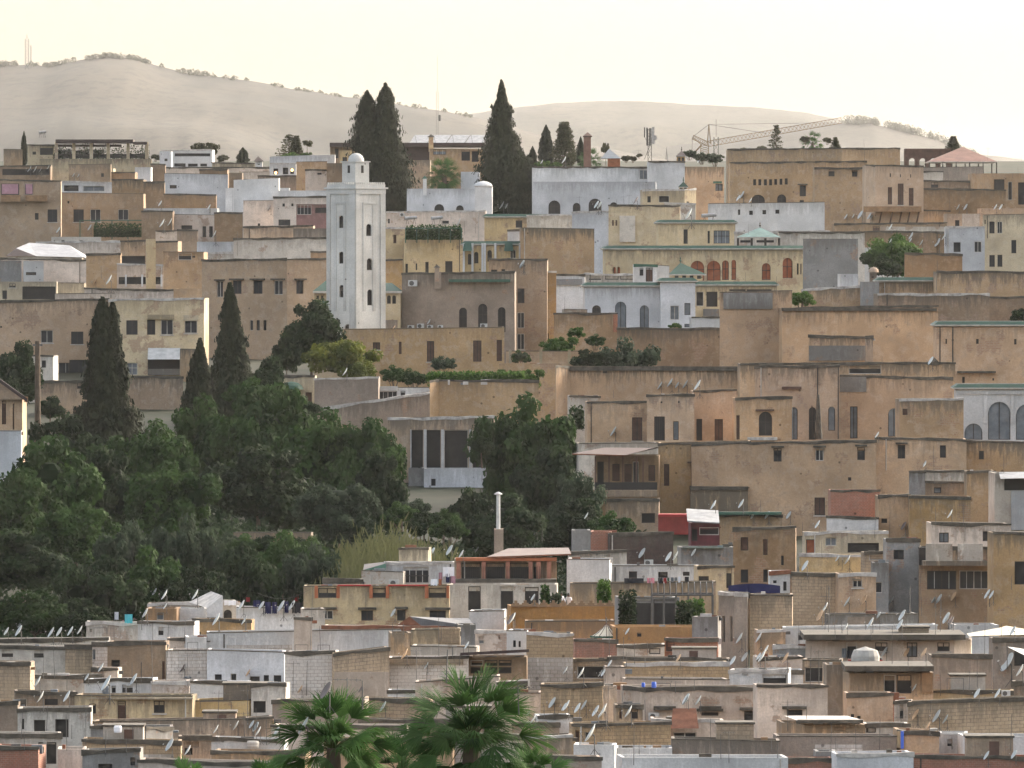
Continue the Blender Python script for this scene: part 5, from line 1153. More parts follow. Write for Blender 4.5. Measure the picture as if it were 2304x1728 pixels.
# ================================================================== foliage
def leaves_mesh(name, pts, mat, wood=None):
    """pts: (pos, normal, up, w, h, tint)"""
    vs=[];fs=[];tn=[]
    for (p,n,u,w,h,t) in pts:
        s=n.cross(u)
        s = s.normalized() if s.length>1e-5 else Vector((1,0,0)); uu=s.cross(n).normalized()
        i=len(vs); vs+= [tuple(p-s*w-uu*h*.6),tuple(p+s*w-uu*h*.6),tuple(p+s*w*.55+uu*h),tuple(p-s*w*.55+uu*h)]; fs.append((i,i+1,i+2,i+3)); tn.append(t)
    me=bpy.data.meshes.new(name); me.from_pydata(vs,[],fs); me.materials.append(mat)
    at=me.attributes.new('tint','FLOAT','FACE'); at.data.foreach_set('value',tn); me.update(); return me
def rv(rg):
    while True:
        v=Vector((rg.uniform(-1,1),rg.uniform(-1,1),rg.uniform(-1,1)))
        if .05<v.length<1: return v.normalized()
def broad(seed, mat, lobes, nclump=70, nleaf=150, ls=.16, cr=(.75,1.35)):
    rg=random.Random(seed); pts=[]
    lb=lobes
    for k in range(nclump):
        c,rx,rz=lb[k%len(lb)]
        d=rv(rg); d.z=d.z*.9+.12
        cc=Vector(c)+Vector((d.x*rx,d.y*rx,d.z*rz))*rg.uniform(.72,1.0); R0=rg.uniform(*cr); tint=rg.random()
        for i in range(nleaf):
            e=rv(rg); rr_=R0*rg.uniform(.55,1.05)
            p=cc+Vector((e.x*rr_,e.y*rr_,e.z*rr_*.75)); n=(e*1.0+rv(rg)*.9+Vector((0,0,.35))).normalized()
            pts.append((p,n,rv(rg),ls*rg.uniform(.6,1.3),ls*rg.uniform(.8,1.7),min(1,max(0,tint*.8+rg.random()*.25))))
    return leaves_mesh('crown',pts,mat)
def core_mesh(lobes, mat, k=.45):
    m=MB(); rg=random.Random(3)
    for c,rx,rz in lobes:
        N=10;
        for a in range(N):
            for b in range(6):
                q=[]
                for (aa,bb) in ((a,b),(a+1,b),(a+1,b+1),(a,b+1)):
                    th=2*PI*aa/N; ph=PI*bb/6; wob=1+.12*math.sin(3*th+bb)
                    q.append((c[0]+rx*k*wob*math.sin(ph)*math.cos(th),c[1]+rx*k*wob*math.sin(ph)*math.sin(th),c[2]-rz*k*math.cos(ph)))
                m.face(q,mat)
    return m
def trunk_mesh(h, r0, limbs, rg):
    m=MB(); p=Vector((0,0,-1.5)); rad_=r0
    for k in range(4):
        q=p+Vector((rg.uniform(-.2,.2),rg.uniform(-.2,.2),(h+1.5)/4)); m.bar(p,q,rad_,F_['bark'],7,rad_*.82); p=q; rad_*=.82
    for l in limbs: m.bar(p-Vector((0,0,.3)),Vector(l),rad_*.7,F_['bark'],5,rad_*.2)
    return m
def make_broad(seed, leafk, wide=1.0, ls=.16, n=72, nl=150, flatc=False, key='tree'):
    rg=random.Random(seed)
    lobes=[((0,0,7.2),2.6*wide,2.2)]
    for k in range(5):
        a=2*PI*k/5+rg.uniform(-.4,.4); rr_=rg.uniform(1.6,2.7)*wide
        lobes.append(((rr_*math.cos(a),rr_*math.sin(a),rg.uniform(4.6,6.8)),rg.uniform(1.6,2.3)*wide,rg.uniform(1.4,2.0)))
    r=root(key,(0,0,0),'prototype tree for copies %d %s'%(seed,leafk),'tree'); r['_o']=(0,0,0)
    trunk_mesh(4.2,.32,[l[0] for l in lobes],rg).build('trunk',r)
    o=bpy.data.objects.new('crown',broad(seed,F_[leafk],lobes,n,nl,ls)); C.objects.link(o); o.parent=r
    c=core_mesh(lobes,F_[leafk]).build('inner_foliage',o,origin=(0,0,0))
    r['_h']=9.6; r['_w']=9.0*wide**.7
    return r
def make_cypress(seed, tops=((0,0,1.0,1.0),), leafk='leaf_cyp', n=15000, h=14., w=1.7, prof=None, ls=.15):
    """columnar tree; tops: (dx, dy, height factor, width factor)"""
    rg=random.Random(seed); pts=[]
    prof=prof or [(0,.55),(.08,.85),(.25,1),(.5,.92),(.7,.7),(.85,.42),(.95,.18),(1,.02)]
    for (dx,dy,hf,wf) in tops:
        for i in range(int(n/len(tops))):
            f=rg.random()**.8; a=rg.uniform(0,2*PI); 
            bump=1+.65*NZ.noise(Vector((2.2*math.cos(a),2.2*math.sin(a),f*h*.55+seed)))+.5*NZ.noise(Vector((5*math.cos(a),5*math.sin(a),f*h*1.3+seed)))
            rr_=w*wf*lerp_table(prof,f)*bump*rg.uniform(.82,1.04)+.02
            p=Vector((dx*(1-.0*f)+rr_*math.cos(a),dy+rr_*math.sin(a),.4+f*h*hf))
            n_=Vector((math.cos(a),math.sin(a),.25))+rv(rg)*.6
            tt=.5+.5*math.sin(5*a+9*f+seed)*math.sin(17*f+2*a)
            pts.append((p,n_.normalized(),Vector((0,0,1))+rv(rg)*.3,ls*rg.uniform(.5,1.1),ls*rg.uniform(1.2,2.6),min(1,max(0,tt*.6+rg.random()*.4))))
    r=root('cypress_tree',(0,0,0),'prototype cypress for copies %d'%seed,'tree'); r['_o']=(0,0,0)
    m=MB(); m.bar((0,0,-2),(0,0,h*.5),.3,F_['bark'],7,.12); m.build('trunk',r)
    o=bpy.data.objects.new('crown',leaves_mesh('crown',pts,F_[leafk])); C.objects.link(o); o.parent=r
    m=MB()
    for (dx,dy,hf,wf) in tops:
        pr=[(w*wf*lerp_table(prof,f)*.8+.01,.4+f*h*hf) for f in [0,.08,.25,.5,.7,.85,.95]]; m.lathe((dx,dy,0),[(0,.4)]+pr+[(0,.4+.97*h*hf)],F_[leafk],9)
    m.build('inner_foliage',o,origin=(0,0,0))
    r['_h']=h+.4; r['_w']=2*w; return r
def make_conifer(seed, h=12., w=3.2, leafk='leaf_far', tiers=11, sparse=False):
    rg=random.Random(seed); pts=[]; wood=MB(); wood.bar((0,0,-1),(0,0,h),.22,F_['bark'],6,.04)
    for k in range(tiers):
        z=h*(.12+.86*k/tiers); L=w*(1-k/tiers)**.8*rg.uniform(.75,1.15)+.3
        for b in range(6 if sparse else 9):
            a=rg.uniform(0,2*PI); e=Vector((L*math.cos(a),L*math.sin(a),z+rg.uniform(-.2,.4))); wood.bar((0,0,z-.3),e,.06,F_['bark'],4,.02)
            for q in range(26 if sparse else 75):
                f=rg.uniform(.25,1.05); p=Vector((0,0,z-.2)).lerp(e,f)+rv(rg)*(.35 if sparse else .75)
                pts.append((p,(rv(rg)+Vector((0,0,.6))).normalized(),rv(rg),rg.uniform(.1,.2),rg.uniform(.15,.35),rg.random()))
    r=root('conifer_tree',(0,0,0),'prototype conifer for copies %d'%seed,'tree'); r['_o']=(0,0,0); wood.build('trunk',r)
    o=bpy.data.objects.new('crown',leaves_mesh('crown',pts,F_[leafk])); C.objects.link(o); o.parent=r
    r['_h']=h+.5; r['_w']=2*w; return r

def make_bush(seed, leafk, ls=.14):
    rg=random.Random(seed); lobes=[((0,0,2.2),2.4,2.0)]+[((2.3*math.cos(a),1.9*math.sin(a),rg.uniform(1.0,2.2)),rg.uniform(1.3,1.9),rg.uniform(1.2,1.7)) for a in (0,1.2,2.4,3.7,5.0)]
    r=root('tree',(0,0,0),'prototype bush for copies %d %s'%(seed,leafk),'bush'); r['_o']=(0,0,0)
    m=MB()
    for l in lobes: m.bar((l[0][0]*.3,l[0][1]*.3,-1.5),l[0],.12,F_['bark'],5,.04)
    m.build('stems',r)
    o=bpy.data.objects.new('crown',broad(seed,F_[leafk],lobes,46,150,ls,(.6,1.1))); C.objects.link(o); o.parent=r
    core_mesh(lobes,F_[leafk]).build('inner_foliage',o,origin=(0,0,0)); r['_h']=4.4; r['_w']=8.2; return r
PR={}
PR['a']=make_broad(11,'leaf'); PR['b']=make_broad(12,'leaf',1.15); PR['d']=make_broad(13,'leaf_dark',1.0); PR['o']=make_broad(14,'leaf_olive',1.1,ls=.14)
PR['l']=make_broad(15,'leaf_lemon',1.2,ls=.17); PR['g']=make_broad(16,'leaf_bright',1.0,ls=.16); PR['f']=make_broad(17,'leaf_far',1.0,n=40,nl=90,ls=.2)
for k_,lk in (('a','leaf'),('d','leaf_dark'),('o','leaf_olive'),('g','leaf_bright'),('f','leaf_far'),('l','leaf_lemon')): PR[k_+'_b']=make_bush(50+ord(k_),lk)
PR['c']=make_cypress(21); PR['c2']=make_cypress(22,((-.5,0,.93,.8),(.75,.2,.85,.75))); PR['c3']=make_cypress(23,((0,0,1,1),(-1.3,.2,.45,.7),(1.2,-.2,.55,.75)),prof=[(0,.9),(.2,1),(.4,.85),(.6,.6),(.8,.36),(.93,.18),(1,.03)])
PR['n']=make_conifer(31); PR['s']=make_conifer(32,sparse=True)
def T(kind, x, ytop, w, D, label, ybot=None, cat='tree', group=None, raw=True, name=None, rz=None):
    """a tree whose crown spans w survey pixels, top at ytop"""
    if not raw: x,ytop,w=tx(x),ty(ytop),w*TX[2]; ybot=ty(ybot) if ybot is not None else None
    if cat in ('bush','shrub') and kind+'_b' in PR: kind+='_b'; name=name or cat
    p=PR[kind]; top=P(x,ytop,D).z; W=w/FPX*D; s=W/p['_w']
    sz=s
    if ybot is not None: sz=(top-P(x,ybot,D).z)/p['_h']
    X=P(x,ytop,D).x; loc=(X,D,top-p['_h']*sz)
    o=dup(p,loc,R.uniform(0,2*PI) if rz is None else rz,(s,s,sz),label,group)
    if name: o.name=name
    o['category']=cat; o['_short']=label
    return o
for p_ in PR.values(): p_.location=(0,-900,-900); p_['_proto']=1
# skyline and upper town
def cyp(seed, x, ytop, ybot, w, D, label, tops, prof, n=26000, ls=.17):
    h=(P(x,ytop,D).z-P(x,ybot,D).z)-.4; W=w/FPX*D/2
    r=make_cypress(seed,tops,h=h,w=W,prof=prof,n=n,ls=ls); r.location=P(x,ybot,D); r['label']=label; r['_short']=label; return r
u=560/8000
cyp(41,854,190,482,134,573,'huge dark cypress with two tips behind the minaret',((-28*u*1.02,0,.94,.58),(14*u,0,1.0,.56),(-5*u,.5,.78,.85),(22*u,.2,.6,.8),(34*u,.1,.34,.55)),[(0,.8),(.12,.85),(.35,.95),(.55,.95),(.75,.78),(.88,.46),(.96,.2),(1,.03)])
cyp(42,1142,184,488,138,570,'huge dark pointed cypress before the long white wall',((-14*u,0,1.0,.62),(-10*u,.4,.74,.8),(20*u,.2,.52,.9)),[(0,.9),(.2,.96),(.42,.94),(.6,.74),(.78,.48),(.85,.26),(.94,.14),(1,.02)])
cyp(43,240,670,1020,98,350,'tall dark cypress with double tip standing in garden',((-10*u*.6,0,.985,.6),(14*u*.6,.3,.95,.42),(0,.2,.72,1.0),(0,0,.34,1.5)),[(0,1),(.2,1),(.5,.95),(.75,.85),(.9,.62),(.97,.3),(1,.05)])
cyp(44,520,642,1000,134,378,'broad dark cypress before canopied brown house',((-3*u*.66,0,1,.5),(2*u*.6,.3,.8,.8),(4*u*.6,.1,.5,1.12)),[(0,1),(.2,1),(.4,.92),(.6,.72),(.8,.5),(.93,.3),(1,.05)])
cyp(45,450,768,1000,60,374,'short dark cypress leaning on the broad one',((0,0,1,.9),(-8*u*.6,0,.7,1)),None)
tile(0,200)
T('c',200,355,48,656,'tiny dark cypress by the low tan block',ybot=640,raw=False)
T('f',1690,430,270,655,'round dark tree behind the white balconied house',raw=False)
T('f',1850,545,110,650,'small dark bush right of white balconied house',raw=False,cat='bush')
T('c',2015,488,85,660,'lone small cypress on the upper left skyline',ybot=640,raw=False)
T('f',1290,540,90,640,'dark bush beside the cafe terrace corner',raw=False,cat='bush')
tile(580,150)
T('s',260,545,220,655,'sparse tiered conifer left of restaurant',ybot=760,raw=False)
T('n',320,560,110,652,'dense dark conifer beside the sparse tiered one',ybot=770,raw=False)
T('f',410,605,90,650,'round dark tree right of the tiered conifer',raw=False)
T('g',280,700,170,640,'yellow green shrub beneath the tiered conifer',raw=False,cat='shrub')
T('g',400,705,110,641,'yellow green shrub beneath the round dark tree',raw=False,cat='shrub')
tile(1150,200)
T('n',440,250,200,665,'big irregular pine beside slim cypress on skyline',ybot=660,raw=False)
T('c',290,305,105,668,'slim cypress left of the big skyline pine',ybot=660,raw=False)
T('c',178,478,62,672,'small cypress touching the huge pointed cypress',ybot=660,raw=False)
T('c',577,400,60,662,'narrow cypress beside the red chimney',ybot=640,raw=False)
T('f',785,438,85,655,'stubby dark cypress beside the dark hip roof',ybot=640,raw=False)
for i,(x,y,w,l) in enumerate(((955,550,90,'low dark bush right of dark hip roof'),(1010,555,80,'low dark bush left of antenna tower'),(1062,535,60,'pointed dark bush under antenna tower'),(1480,500,130,'pale green bush left of the crane base'),(1580,520,150,'green bush under the crane mast'),(1690,530,160,'broad green bush right of crane mast'),(1930,485,80,'small bush on blank brown block'),(2080,470,110,'low bush beside the sparse skyline conifer'),(260,590,140,'pale bush under the slim skyline cypress'),(370,600,120,'pale bush under the big skyline pine'))):
    T('f' if i not in (3,4,5,8,9) else 'g' if i>7 else 'o',x,y,w,650,l,raw=False,cat='bush')
tile(1704,230)
T('s',155,170,130,640,'sparse skyline conifer on the blank brown block',ybot=400,raw=False)
T('f',395,280,95,645,'dark bush left of the skyline palm',raw=False,cat='bush')
T('f',580,290,90,645,'dark bush right of the skyline palm',raw=False,cat='bush')
T('n',645,283,80,648,'pointed bush at right of skyline bush group',ybot=400,raw=False,cat='bush')
T('n',1625,272,110,625,'dark conifer behind the red pyramid roof',ybot=420,raw=False)
T('g',1150,1075,560,458,'leafy green tree behind crumbling brown house',ybot=1700,raw=False)
T('a',960,1225,220,456,'darker lower tree left of the leafy green tree',raw=False)
T('d',1080,1290,300,450,'dark bush under the leafy green tree',raw=False,cat='bush')
tile(1704,600)
T('g',365,190,240,398,'green bush on the wall below blue box',raw=False,cat='bush')
T('d',2190,345,230,392,'dark bush at right edge above gate house',raw=False,cat='bush')
tile(580,560)
T('d',430,415,560,384,'dark green pyramid shaped tree beside minaret foot',ybot=1200,raw=False)
T('d',250,700,260,382,'dark lower tree left of pyramid shaped tree',ybot=1180,raw=False)
T('l',725,708,630,381,'round yellow green tree before tan riad',ybot=1320,raw=False)
T('a',1130,965,260,378,'dark shrub right of the yellow green tree',raw=False,cat='shrub')
T('a',1290,990,260,377,'dark shrub midway along the riad wall',raw=False,cat='shrub')
T('o',1540,880,230,379,'greyish shrub before first tall brown shutter',raw=False,cat='shrub')
T('g',1700,1010,250,374,'bright shrub under second tall brown shutter',raw=False,cat='shrub')
T('g',1900,1015,260,373,'bright flowering shrub left of the bank',raw=False,cat='shrub')
T('g',2110,985,260,372,'bright flowering shrub on ochre garden wall',raw=False,cat='shrub')
T('g',1500,1040,200,375,'low creeper shrub above sloping parapet',raw=False,cat='shrub')
T('a',2180,840,200,376,'green bush below the stair house windows',raw=False,cat='bush')
tile(1150,560)
T('g',400,715,330,384,'bright green bush before pink fence wall',raw=False,cat='bush')
T('g',535,640,170,385,'upright bright bush before brown garden wall',raw=False,cat='bush')
T('a',700,705,190,386,'green bush between bright and grey bushes',raw=False,cat='bush')
T('o',920,715,620,378,'wide grey green shrub before long earthen wall',ybot=1180,raw=False,cat='shrub')
T('d',640,830,330,377,'dark lower shrub left of wide grey one',raw=False,cat='shrub')
T('g',120,985,330,369,'bright shrub with white blossom on bank',raw=False,cat='shrub')
T('g',1365,608,120,408,'small green bush at foot of white villa',raw=False,cat='bush')
T('o',85,850,120,373,'small grey bush beside pink fence pier',raw=False,cat='bush')
# the garden
T('a',1190,893,245,338,'large green tree right of the white loggia',ybot=1330)
T('b',1150,935,150,342,'green tree crown close beside the loggia pillars',ybot=1330)
T('d',1235,1000,200,330,'dark tree below the large loggia tree',ybot=1330)
T('o',1297,1044,120,318,'round silvery olive tree under rusty roof',ybot=1280)
T('d',1290,1120,170,312,'dark shrubby tree under the silvery olive',ybot=1330)
T('a',1380,1150,110,306,'green bush before the peach lower wall',cat='bush')
T('d',1066,1096,120,318,'dark leafy tree before loggia base wall',ybot=1300)
T('a',1000,1145,80,314,'small bright tipped tree left of loggia base')
T('d',1130,1110,190,308,'dark tree right of the white flue',ybot=1330)
T('b',600,866,300,345,'widest green tree at centre of garden',ybot=1300)
T('a',470,895,240,348,'green tree between cypress and widest tree',ybot=1300)
T('a',740,925,260,338,'green tree left of the loggia shade',ybot=1280)
T('b',832,945,175,334,'green tree whose crown touches loggia shade',ybot=1280)
T('d',672,890,96,352,'small dark round tree below pink render wall')
T('d',590,1000,260,326,'dark tree beneath the widest garden tree',ybot=1280)
T('o',762,1068,205,316,'silvery grey tree in front of garden centre',ybot=1300)
T('d',862,1010,140,322,'dark tree left of the loggia base',ybot=1280)
T('a',350,950,220,336,'green tree right of tall cypress foot',ybot=1260)
T('d',140,930,230,346,'dark tree between left wall and cypress',ybot=1260)
T('b',110,985,270,322,'broad green tree at the left edge',ybot=1350)
T('a',30,1060,220,316,'green tree cut by the left edge',ybot=1350)
T('d',250,1000,200,330,'dark tree at foot of tall cypress',ybot=1300)
T('a',380,1040,220,312,'mid green tree in the garden middle',ybot=1300)
T('a',175,1130,200,304,'green tree low on the left slope',ybot=1350)
T('o',285,1165,170,298,'silvery bush on the left slope',ybot=1330,cat='bush')
T('o',430,1150,170,297,'silvery bush left of retaining wall',ybot=1330,cat='bush')
T('d',60,1190,240,292,'dark tree low at the left edge',ybot=1400)
T('a',360,1230,210,286,'green bush above the laundry roof',ybot=1390,cat='bush')
T('d',230,1250,230,282,'dark bush above the white roof wall',ybot=1400,cat='bush')
T('b',80,1328,215,272,'bright green tree at lower left edge',ybot=1500)
T('d',185,1345,130,270,'dark tree right of bright lower left tree',ybot=1480)
T('a',660,1195,190,293,'green bush under the retaining wall',ybot=1330,cat='bush')
T('d',560,1220,200,288,'dark bush left of the reed bed',ybot=1400,cat='bush')
T('d',440,1270,190,284,'dark shrub behind the leaning roof sheet',ybot=1400,cat='shrub')
T('o',700,1215,150,289,'greyish bush at left end of reeds',ybot=1360,cat='bush')
T('d',30,800,120,372,'dark tree beside the utility pole',ybot=1000)
T('d',50,764,100,380,'dark tree tip above chapel-like house',ybot=960)
T('d',112,890,70,366,'small dark tree behind the utility pole')
T('a',575,850,130,360,'green tree tip right of broad cypress',ybot=1000)
T('d',600,800,110,366,'dark tree between broad cypress and shed',ybot=1000)
T('d',1085,980,60,322,'thin dark tree behind the white flue top')
T('a',560,1202,120,300,'green bush before left end of retaining wall',cat='bush')
T('d',650,1204,110,300,'dark bush before retaining wall middle',cat='bush')
T('o',520,1196,90,301,'silvery bush before retaining wall end',cat='bush')
T('a',545,1206,100,298,'small green bush hiding retaining wall left part',cat='bush')
T('d',605,1204,100,298.5,'small dark bush hiding retaining wall middle',cat='bush')
T('a',690,1207,100,297.5,'small green bush hiding retaining wall right part',cat='bush')
T('o',640,1212,100,296.5,'small grey bush before retaining wall',cat='bush')
T('o',935,1120,85,316,'grey green bush left of loggia base wall',cat='bush')
T('a',905,1128,95,310,'green bush behind the top of reeds',cat='bush')
T('d',955,1150,110,306,'dark bush below loggia base wall',cat='bush')
T('a',1010,1160,100,303,'green bush between reeds and white flue',cat='bush')
# undergrowth and reeds: nobody could count them
rg=random.Random(5); pts=[]
for i in range(52000):
    D=rg.uniform(268,352); x=P(rg.uniform(-60,1480),1000,D).x; 
    if x>P(1300,1000,D).x and D<296: continue
    if D<280 and x>P(640,1000,D).x: continue
    if D>322 and P(905,1000,D).x<x<P(1125,1000,D).x: continue
    low=.3 if D>308 and P(905,1000,D).x<x<P(1125,1000,D).x else 1
    clump=NZ.noise(Vector((x*.18,D*.18,7))); p=Vector((x,D,gz(D)+.3*low+max(0,clump+.25)*3.2*low*rg.random()))
    pts.append((p,(rv(rg)+Vector((0,-.4,.5))).normalized(),rv(rg),rg.uniform(.12,.26),rg.uniform(.15,.35),rg.random()*.5+.5*max(0,clump)))
pts=[(Vector((q[0].x,q[0].y*K,q[0].z)),)+q[1:] for q in pts]; me=leaves_mesh('undergrowth',pts,F_['leaf_dark']); o=bpy.data.objects.new('undergrowth',me); C.objects.link(o); tag(o,'low tangled green undergrowth covering the garden slope','undergrowth',kind='stuff'); o['_y0']=0.
pts=[]
for i in range(20000):
    c=rg.random(); px=rg.gauss(880,75); px=min(1015,max(728,px)); D=rg.uniform(283,298); h=rg.uniform(2.0,5.4)*(1-.35*abs(px-880)/150)*(1.05+.5*NZ.noise(Vector((px*.05,D*.3,1))))
    p0=P(px,1295,D); base=Vector((p0.x,D,gz(D))); lean=Vector((rg.uniform(-.22,.22),rg.uniform(-.1,.1),1)).normalized(); z=rg.uniform(.15,1)
    p=base+lean*h*z*1.15+rv(rg)*.15; pts.append((p,(Vector((rg.uniform(-.6,.6),-1,rg.uniform(-.2,.3)))).normalized(),lean+rv(rg)*.45,rg.uniform(.03,.07),rg.uniform(.3,.6),z*.6+rg.random()*.4))
pts=[(Vector((q[0].x,q[0].y*K,q[0].z)),)+q[1:] for q in pts]; me=leaves_mesh('reed_bed',pts,F_['leaf_reed']); o=bpy.data.objects.new('reed_bed',me); C.objects.link(o); tag(o,'bed of tall yellow green canes above the near roofs','reeds',kind='stuff'); o['_y0']=0.
# trees along the far ridges
def ridge(prof, Dr, xa, xb, n, hs, label, seed):
    rg=random.Random(seed); pts=[]
    for i in range(n):
        px=rg.uniform(xa,xb)
        if NZ.noise(Vector((px*.03,seed,0)))<-.1: continue
        p=P(px,lerp_table(prof,px),Dr); h=rg.uniform(*hs); w=h*rg.uniform(.35,.6); p.y+=rg.uniform(-12,8)
        for k in range(46):
            e=rv(rg)*rg.uniform(.5,1)**.5; q=p+Vector((e.x*w,e.y*w,h*.45+e.z*h*.6-3.5)); pts.append((q,(rv(rg)+Vector((0,-.6,.2))).normalized(),rv(rg),rg.uniform(.5,.9),rg.uniform(.5,1.0),rg.random()))
    o=bpy.data.objects.new('ridge_forest',leaves_mesh('ridge_forest',pts,F_['leaf_far'])); C.objects.link(o); tag(o,label,'forest',kind='stuff'); o['_y0']=float(Dr)
ridge(HP1,4500,-40,480,300,(5,10),'distant pine wood along the left ridge','distant' and 3)
ridge(HP1,4500,480,1060,110,(4,8),'thin line of distant trees descending the ridge',4)
ridge(HP3,5200,1900,2200,260,(8,15),'distant wooded crest at the right',6)

# ================================================================== palms
def fan_leaf(m, base, dirv, L, rb, rg):
    """petiole and a pleated fan whose leaflets sweep forward and droop at the tips"""
    mid=base+dirv*L*.5+Vector((0,0,.10*L)); tip=base+dirv*L; m[0].bar(base,mid,.020,F_['petiole'],4,.016); m[0].bar(mid,tip,.016,F_['petiole'],4,.010)
    d=(tip-mid).normalized(); side=d.cross(Vector((0,0,1))); side=side.normalized() if side.length>.05 else Vector((1,0,0)); up=side.cross(d).normalized()
    roll=rg.uniform(-.9,.9); s2=side*math.cos(roll)+up*math.sin(roll); u2=up*math.cos(roll)-side*math.sin(roll); N=58; t0=rg.random()*.6
    for i in range(N):
        a=rad(-84+168*i/(N-1))+rg.uniform(-.05,.05); l=rb*(1-.42*(abs(a)/1.46)**2)*rg.uniform(.75,1.15)
        e=(d*math.cos(a)+s2*math.sin(a)+u2*rg.uniform(-.16,.16)*1.2+d*.45).normalized(); s=u2.cross(e).normalized(); w=.016
        g0=rg.uniform(.03,.16)*l; p0=tip; p1=tip+e*l*.5-Vector((0,0,g0*.15)); p2=tip+e*l*.8-Vector((0,0,g0*.8)); p3=tip+e*l*1.0-Vector((0,0,g0*2.1)); t=min(1,t0+rg.random()*.4)
        for (a_,b_,w0,w1) in ((p0,p1,.008,w),(p1,p2,w,w*.7),(p2,p3,w*.7,.002)): m[1].append(([a_-s*w0,a_+s*w0,b_+s*w1,b_-s*w1],t))
def palm(x, yc, R_px, D, label, seed, leafs=26, rb=1.0, petiole=1.08, lo=-38, **kw):
    rg=random.Random(seed); c=P(x,yc,D); s=R_px/FPX*D/1.75
    r=root('fan_palm',(c.x,c.y,gz(D)),label,'palm'); r['_short']=label
    wood=MB(); L=[]
    for i in range(leafs):
        f=i/(leafs-1); ph=i*2.39996+rg.uniform(-.3,.3); el=rad(78+(lo-78)*f**.85)+rg.uniform(-.1,.1)
        d=Vector((math.cos(el)*math.cos(ph),math.cos(el)*math.sin(ph),math.sin(el))); fan_leaf((wood,L),c+d*.12*s,d,petiole*s*rg.uniform(.75,1.1),rb*s*rg.uniform(.85,1.1),rg)
    for i in range(leafs//2):     # young leaves filling the heart
        ph=i*2.39996+1; el=rad(rg.uniform(-10,75)); d=Vector((math.cos(el)*math.cos(ph),math.cos(el)*math.sin(ph),math.sin(el))); fan_leaf((wood,L),c,d,petiole*s*.35,rb*s*.8,rg)
    for i in range(14):     # old leaves hanging against the trunk
        ph=rg.uniform(0,2*PI); d=Vector((.5*math.cos(ph),.5*math.sin(ph),-.85)).normalized(); fan_leaf((wood,L),c-Vector((0,0,.2*s)),d,.45*s,.7*s,rg)
    m=MB(); zb_=gz(D)-.5; k=14
    for i in range(k):
        z0=zb_+(c.z-zb_)*i/k; z1=zb_+(c.z-zb_)*(i+1)/k; m.bar((c.x,c.y,z0),(c.x,c.y,z1),.24*s,F_['bark'],9,.20*s)
    m.build('trunk',r); wood.build('petioles',r)
    vs=[];fs=[];tn=[]; o0=Vector(r.location)
    for q,t in L:
        i=len(vs); vs+=[tuple(p-o0) for p in q]; fs.append((i,i+1,i+2,i+3)); tn.append(t)
    me=bpy.data.meshes.new('crown'); me.from_pydata(vs,[],fs); me.materials.append(F_['leaf_palm']); at=me.attributes.new('tint','FLOAT','FACE'); at.data.foreach_set('value',tn); me.update()
    o=bpy.data.objects.new('crown',me); C.objects.link(o); o.parent=r
    return r
palm(750,1684,134,100,'near fan palm on the left with upswept crown',71,leafs=36)
palm(1060,1664,154,98,'near fan palm on the right, largest crown',72,leafs=44)
palm(905,1752,100,108,'low fan palm between the two near palms',73,leafs=22)
palm(425,1790,75,112,'fan palm tips at the bottom left',74,leafs=26)
palm(600,1795,85,110,'fan palm tips left of the near left palm',75,leafs=26)
palm(1195,1768,95,104,'low fan palm half hidden at right of crown',76,leafs=30)
palm(1000,398,44,600,'palm on restaurant slope between two huge cypresses',77,leafs=40,rb=1.0,petiole=1.0)
palm(1327,365,30,648,'skyline palm beside the red chimney',78,leafs=26,rb=1.0)
palm(1828,322,26,646,'skyline palm above the blank brown block',79,leafs=20,rb=1.0,up=.05)

settle()
bpy.context.view_layer.update()
ORD=['first','second','third','fourth','fifth','sixth','seventh','eighth','ninth','tenth','eleventh','twelfth','thirteenth','fourteenth','fifteenth','sixteenth','seventeenth','eighteenth']
# ------------------------------------------------------------------ satellite dishes
def dish_proto(colk):
    r=root('satellite_dish',(0,0,0),'prototype dish for copies %s'%colk,'satellite dish'); r['_o']=(0,0,0)
    nrm=Vector((-.82,-.19,.50)).normalized(); u=Vector((0,0,1)).cross(nrm).normalized(); w=nrm.cross(u); m=MB(); N=20; rings=[0,.18,.34,.45,.5]
    def pt(rr_,a,k): 
        q=nrm*(rr_*rr_*.45-.06+k)+u*(rr_*math.cos(a)*.92)+w*(rr_*math.sin(a)); return q
    for k in (0,-.02):
        for r0,r1 in zip(rings,rings[1:]):
            for i in range(N):
                a,b=2*PI*i/N,2*PI*(i+1)/N; q=[pt(r0,a,k),pt(r1,a,k),pt(r1,b,k),pt(r0,b,k)]
                if r0==0: q=q[0:3]
                m.face(q if k==0 else q[::-1],F_[colk])
    for i in range(N):
        a,b=2*PI*i/N,2*PI*(i+1)/N; m.face([pt(.5,a,0),pt(.5,b,0),pt(.5,b,-.02),pt(.5,a,-.02)],F_[colk])
    m.build('dish',r)
    m=MB(); e=nrm*.46-w*.22; m.bar(-w*.47+nrm*.05,e,.014,F_['metal'],4); m.bar(e,e+nrm*.0+w*.09-nrm*.05,.035,F_['frame'],6); m.build('receiver_arm',r)
    m=MB(); k=-nrm*.10; m.bar(k,k-nrm*.12,.05,F_['metal'],6); f=k-nrm*.12; m.bar(f,(f.x,f.y,-1.15),.03,F_['metal'],5); m.bar((f.x,f.y,-.75),(f.x+.28,f.y+.1,-1.15),.018,F_['metal'],4); m.bar((f.x,f.y,-.75),(f.x-.28,f.y+.1,-1.15),.018,F_['metal'],4); m.build('mount',r)
    return r
DP={'w':dish_proto('dish'),'t':dish_proto('dish_tan'),'d':dish_proto('dish_dark')}
for p_ in DP.values(): p_.location=(0,-900,-900); p_['_proto']=1
bpy.context.view_layer.update()
CN={'w':'white','t':'rusty tan','d':'dark'}
DISHES=[]
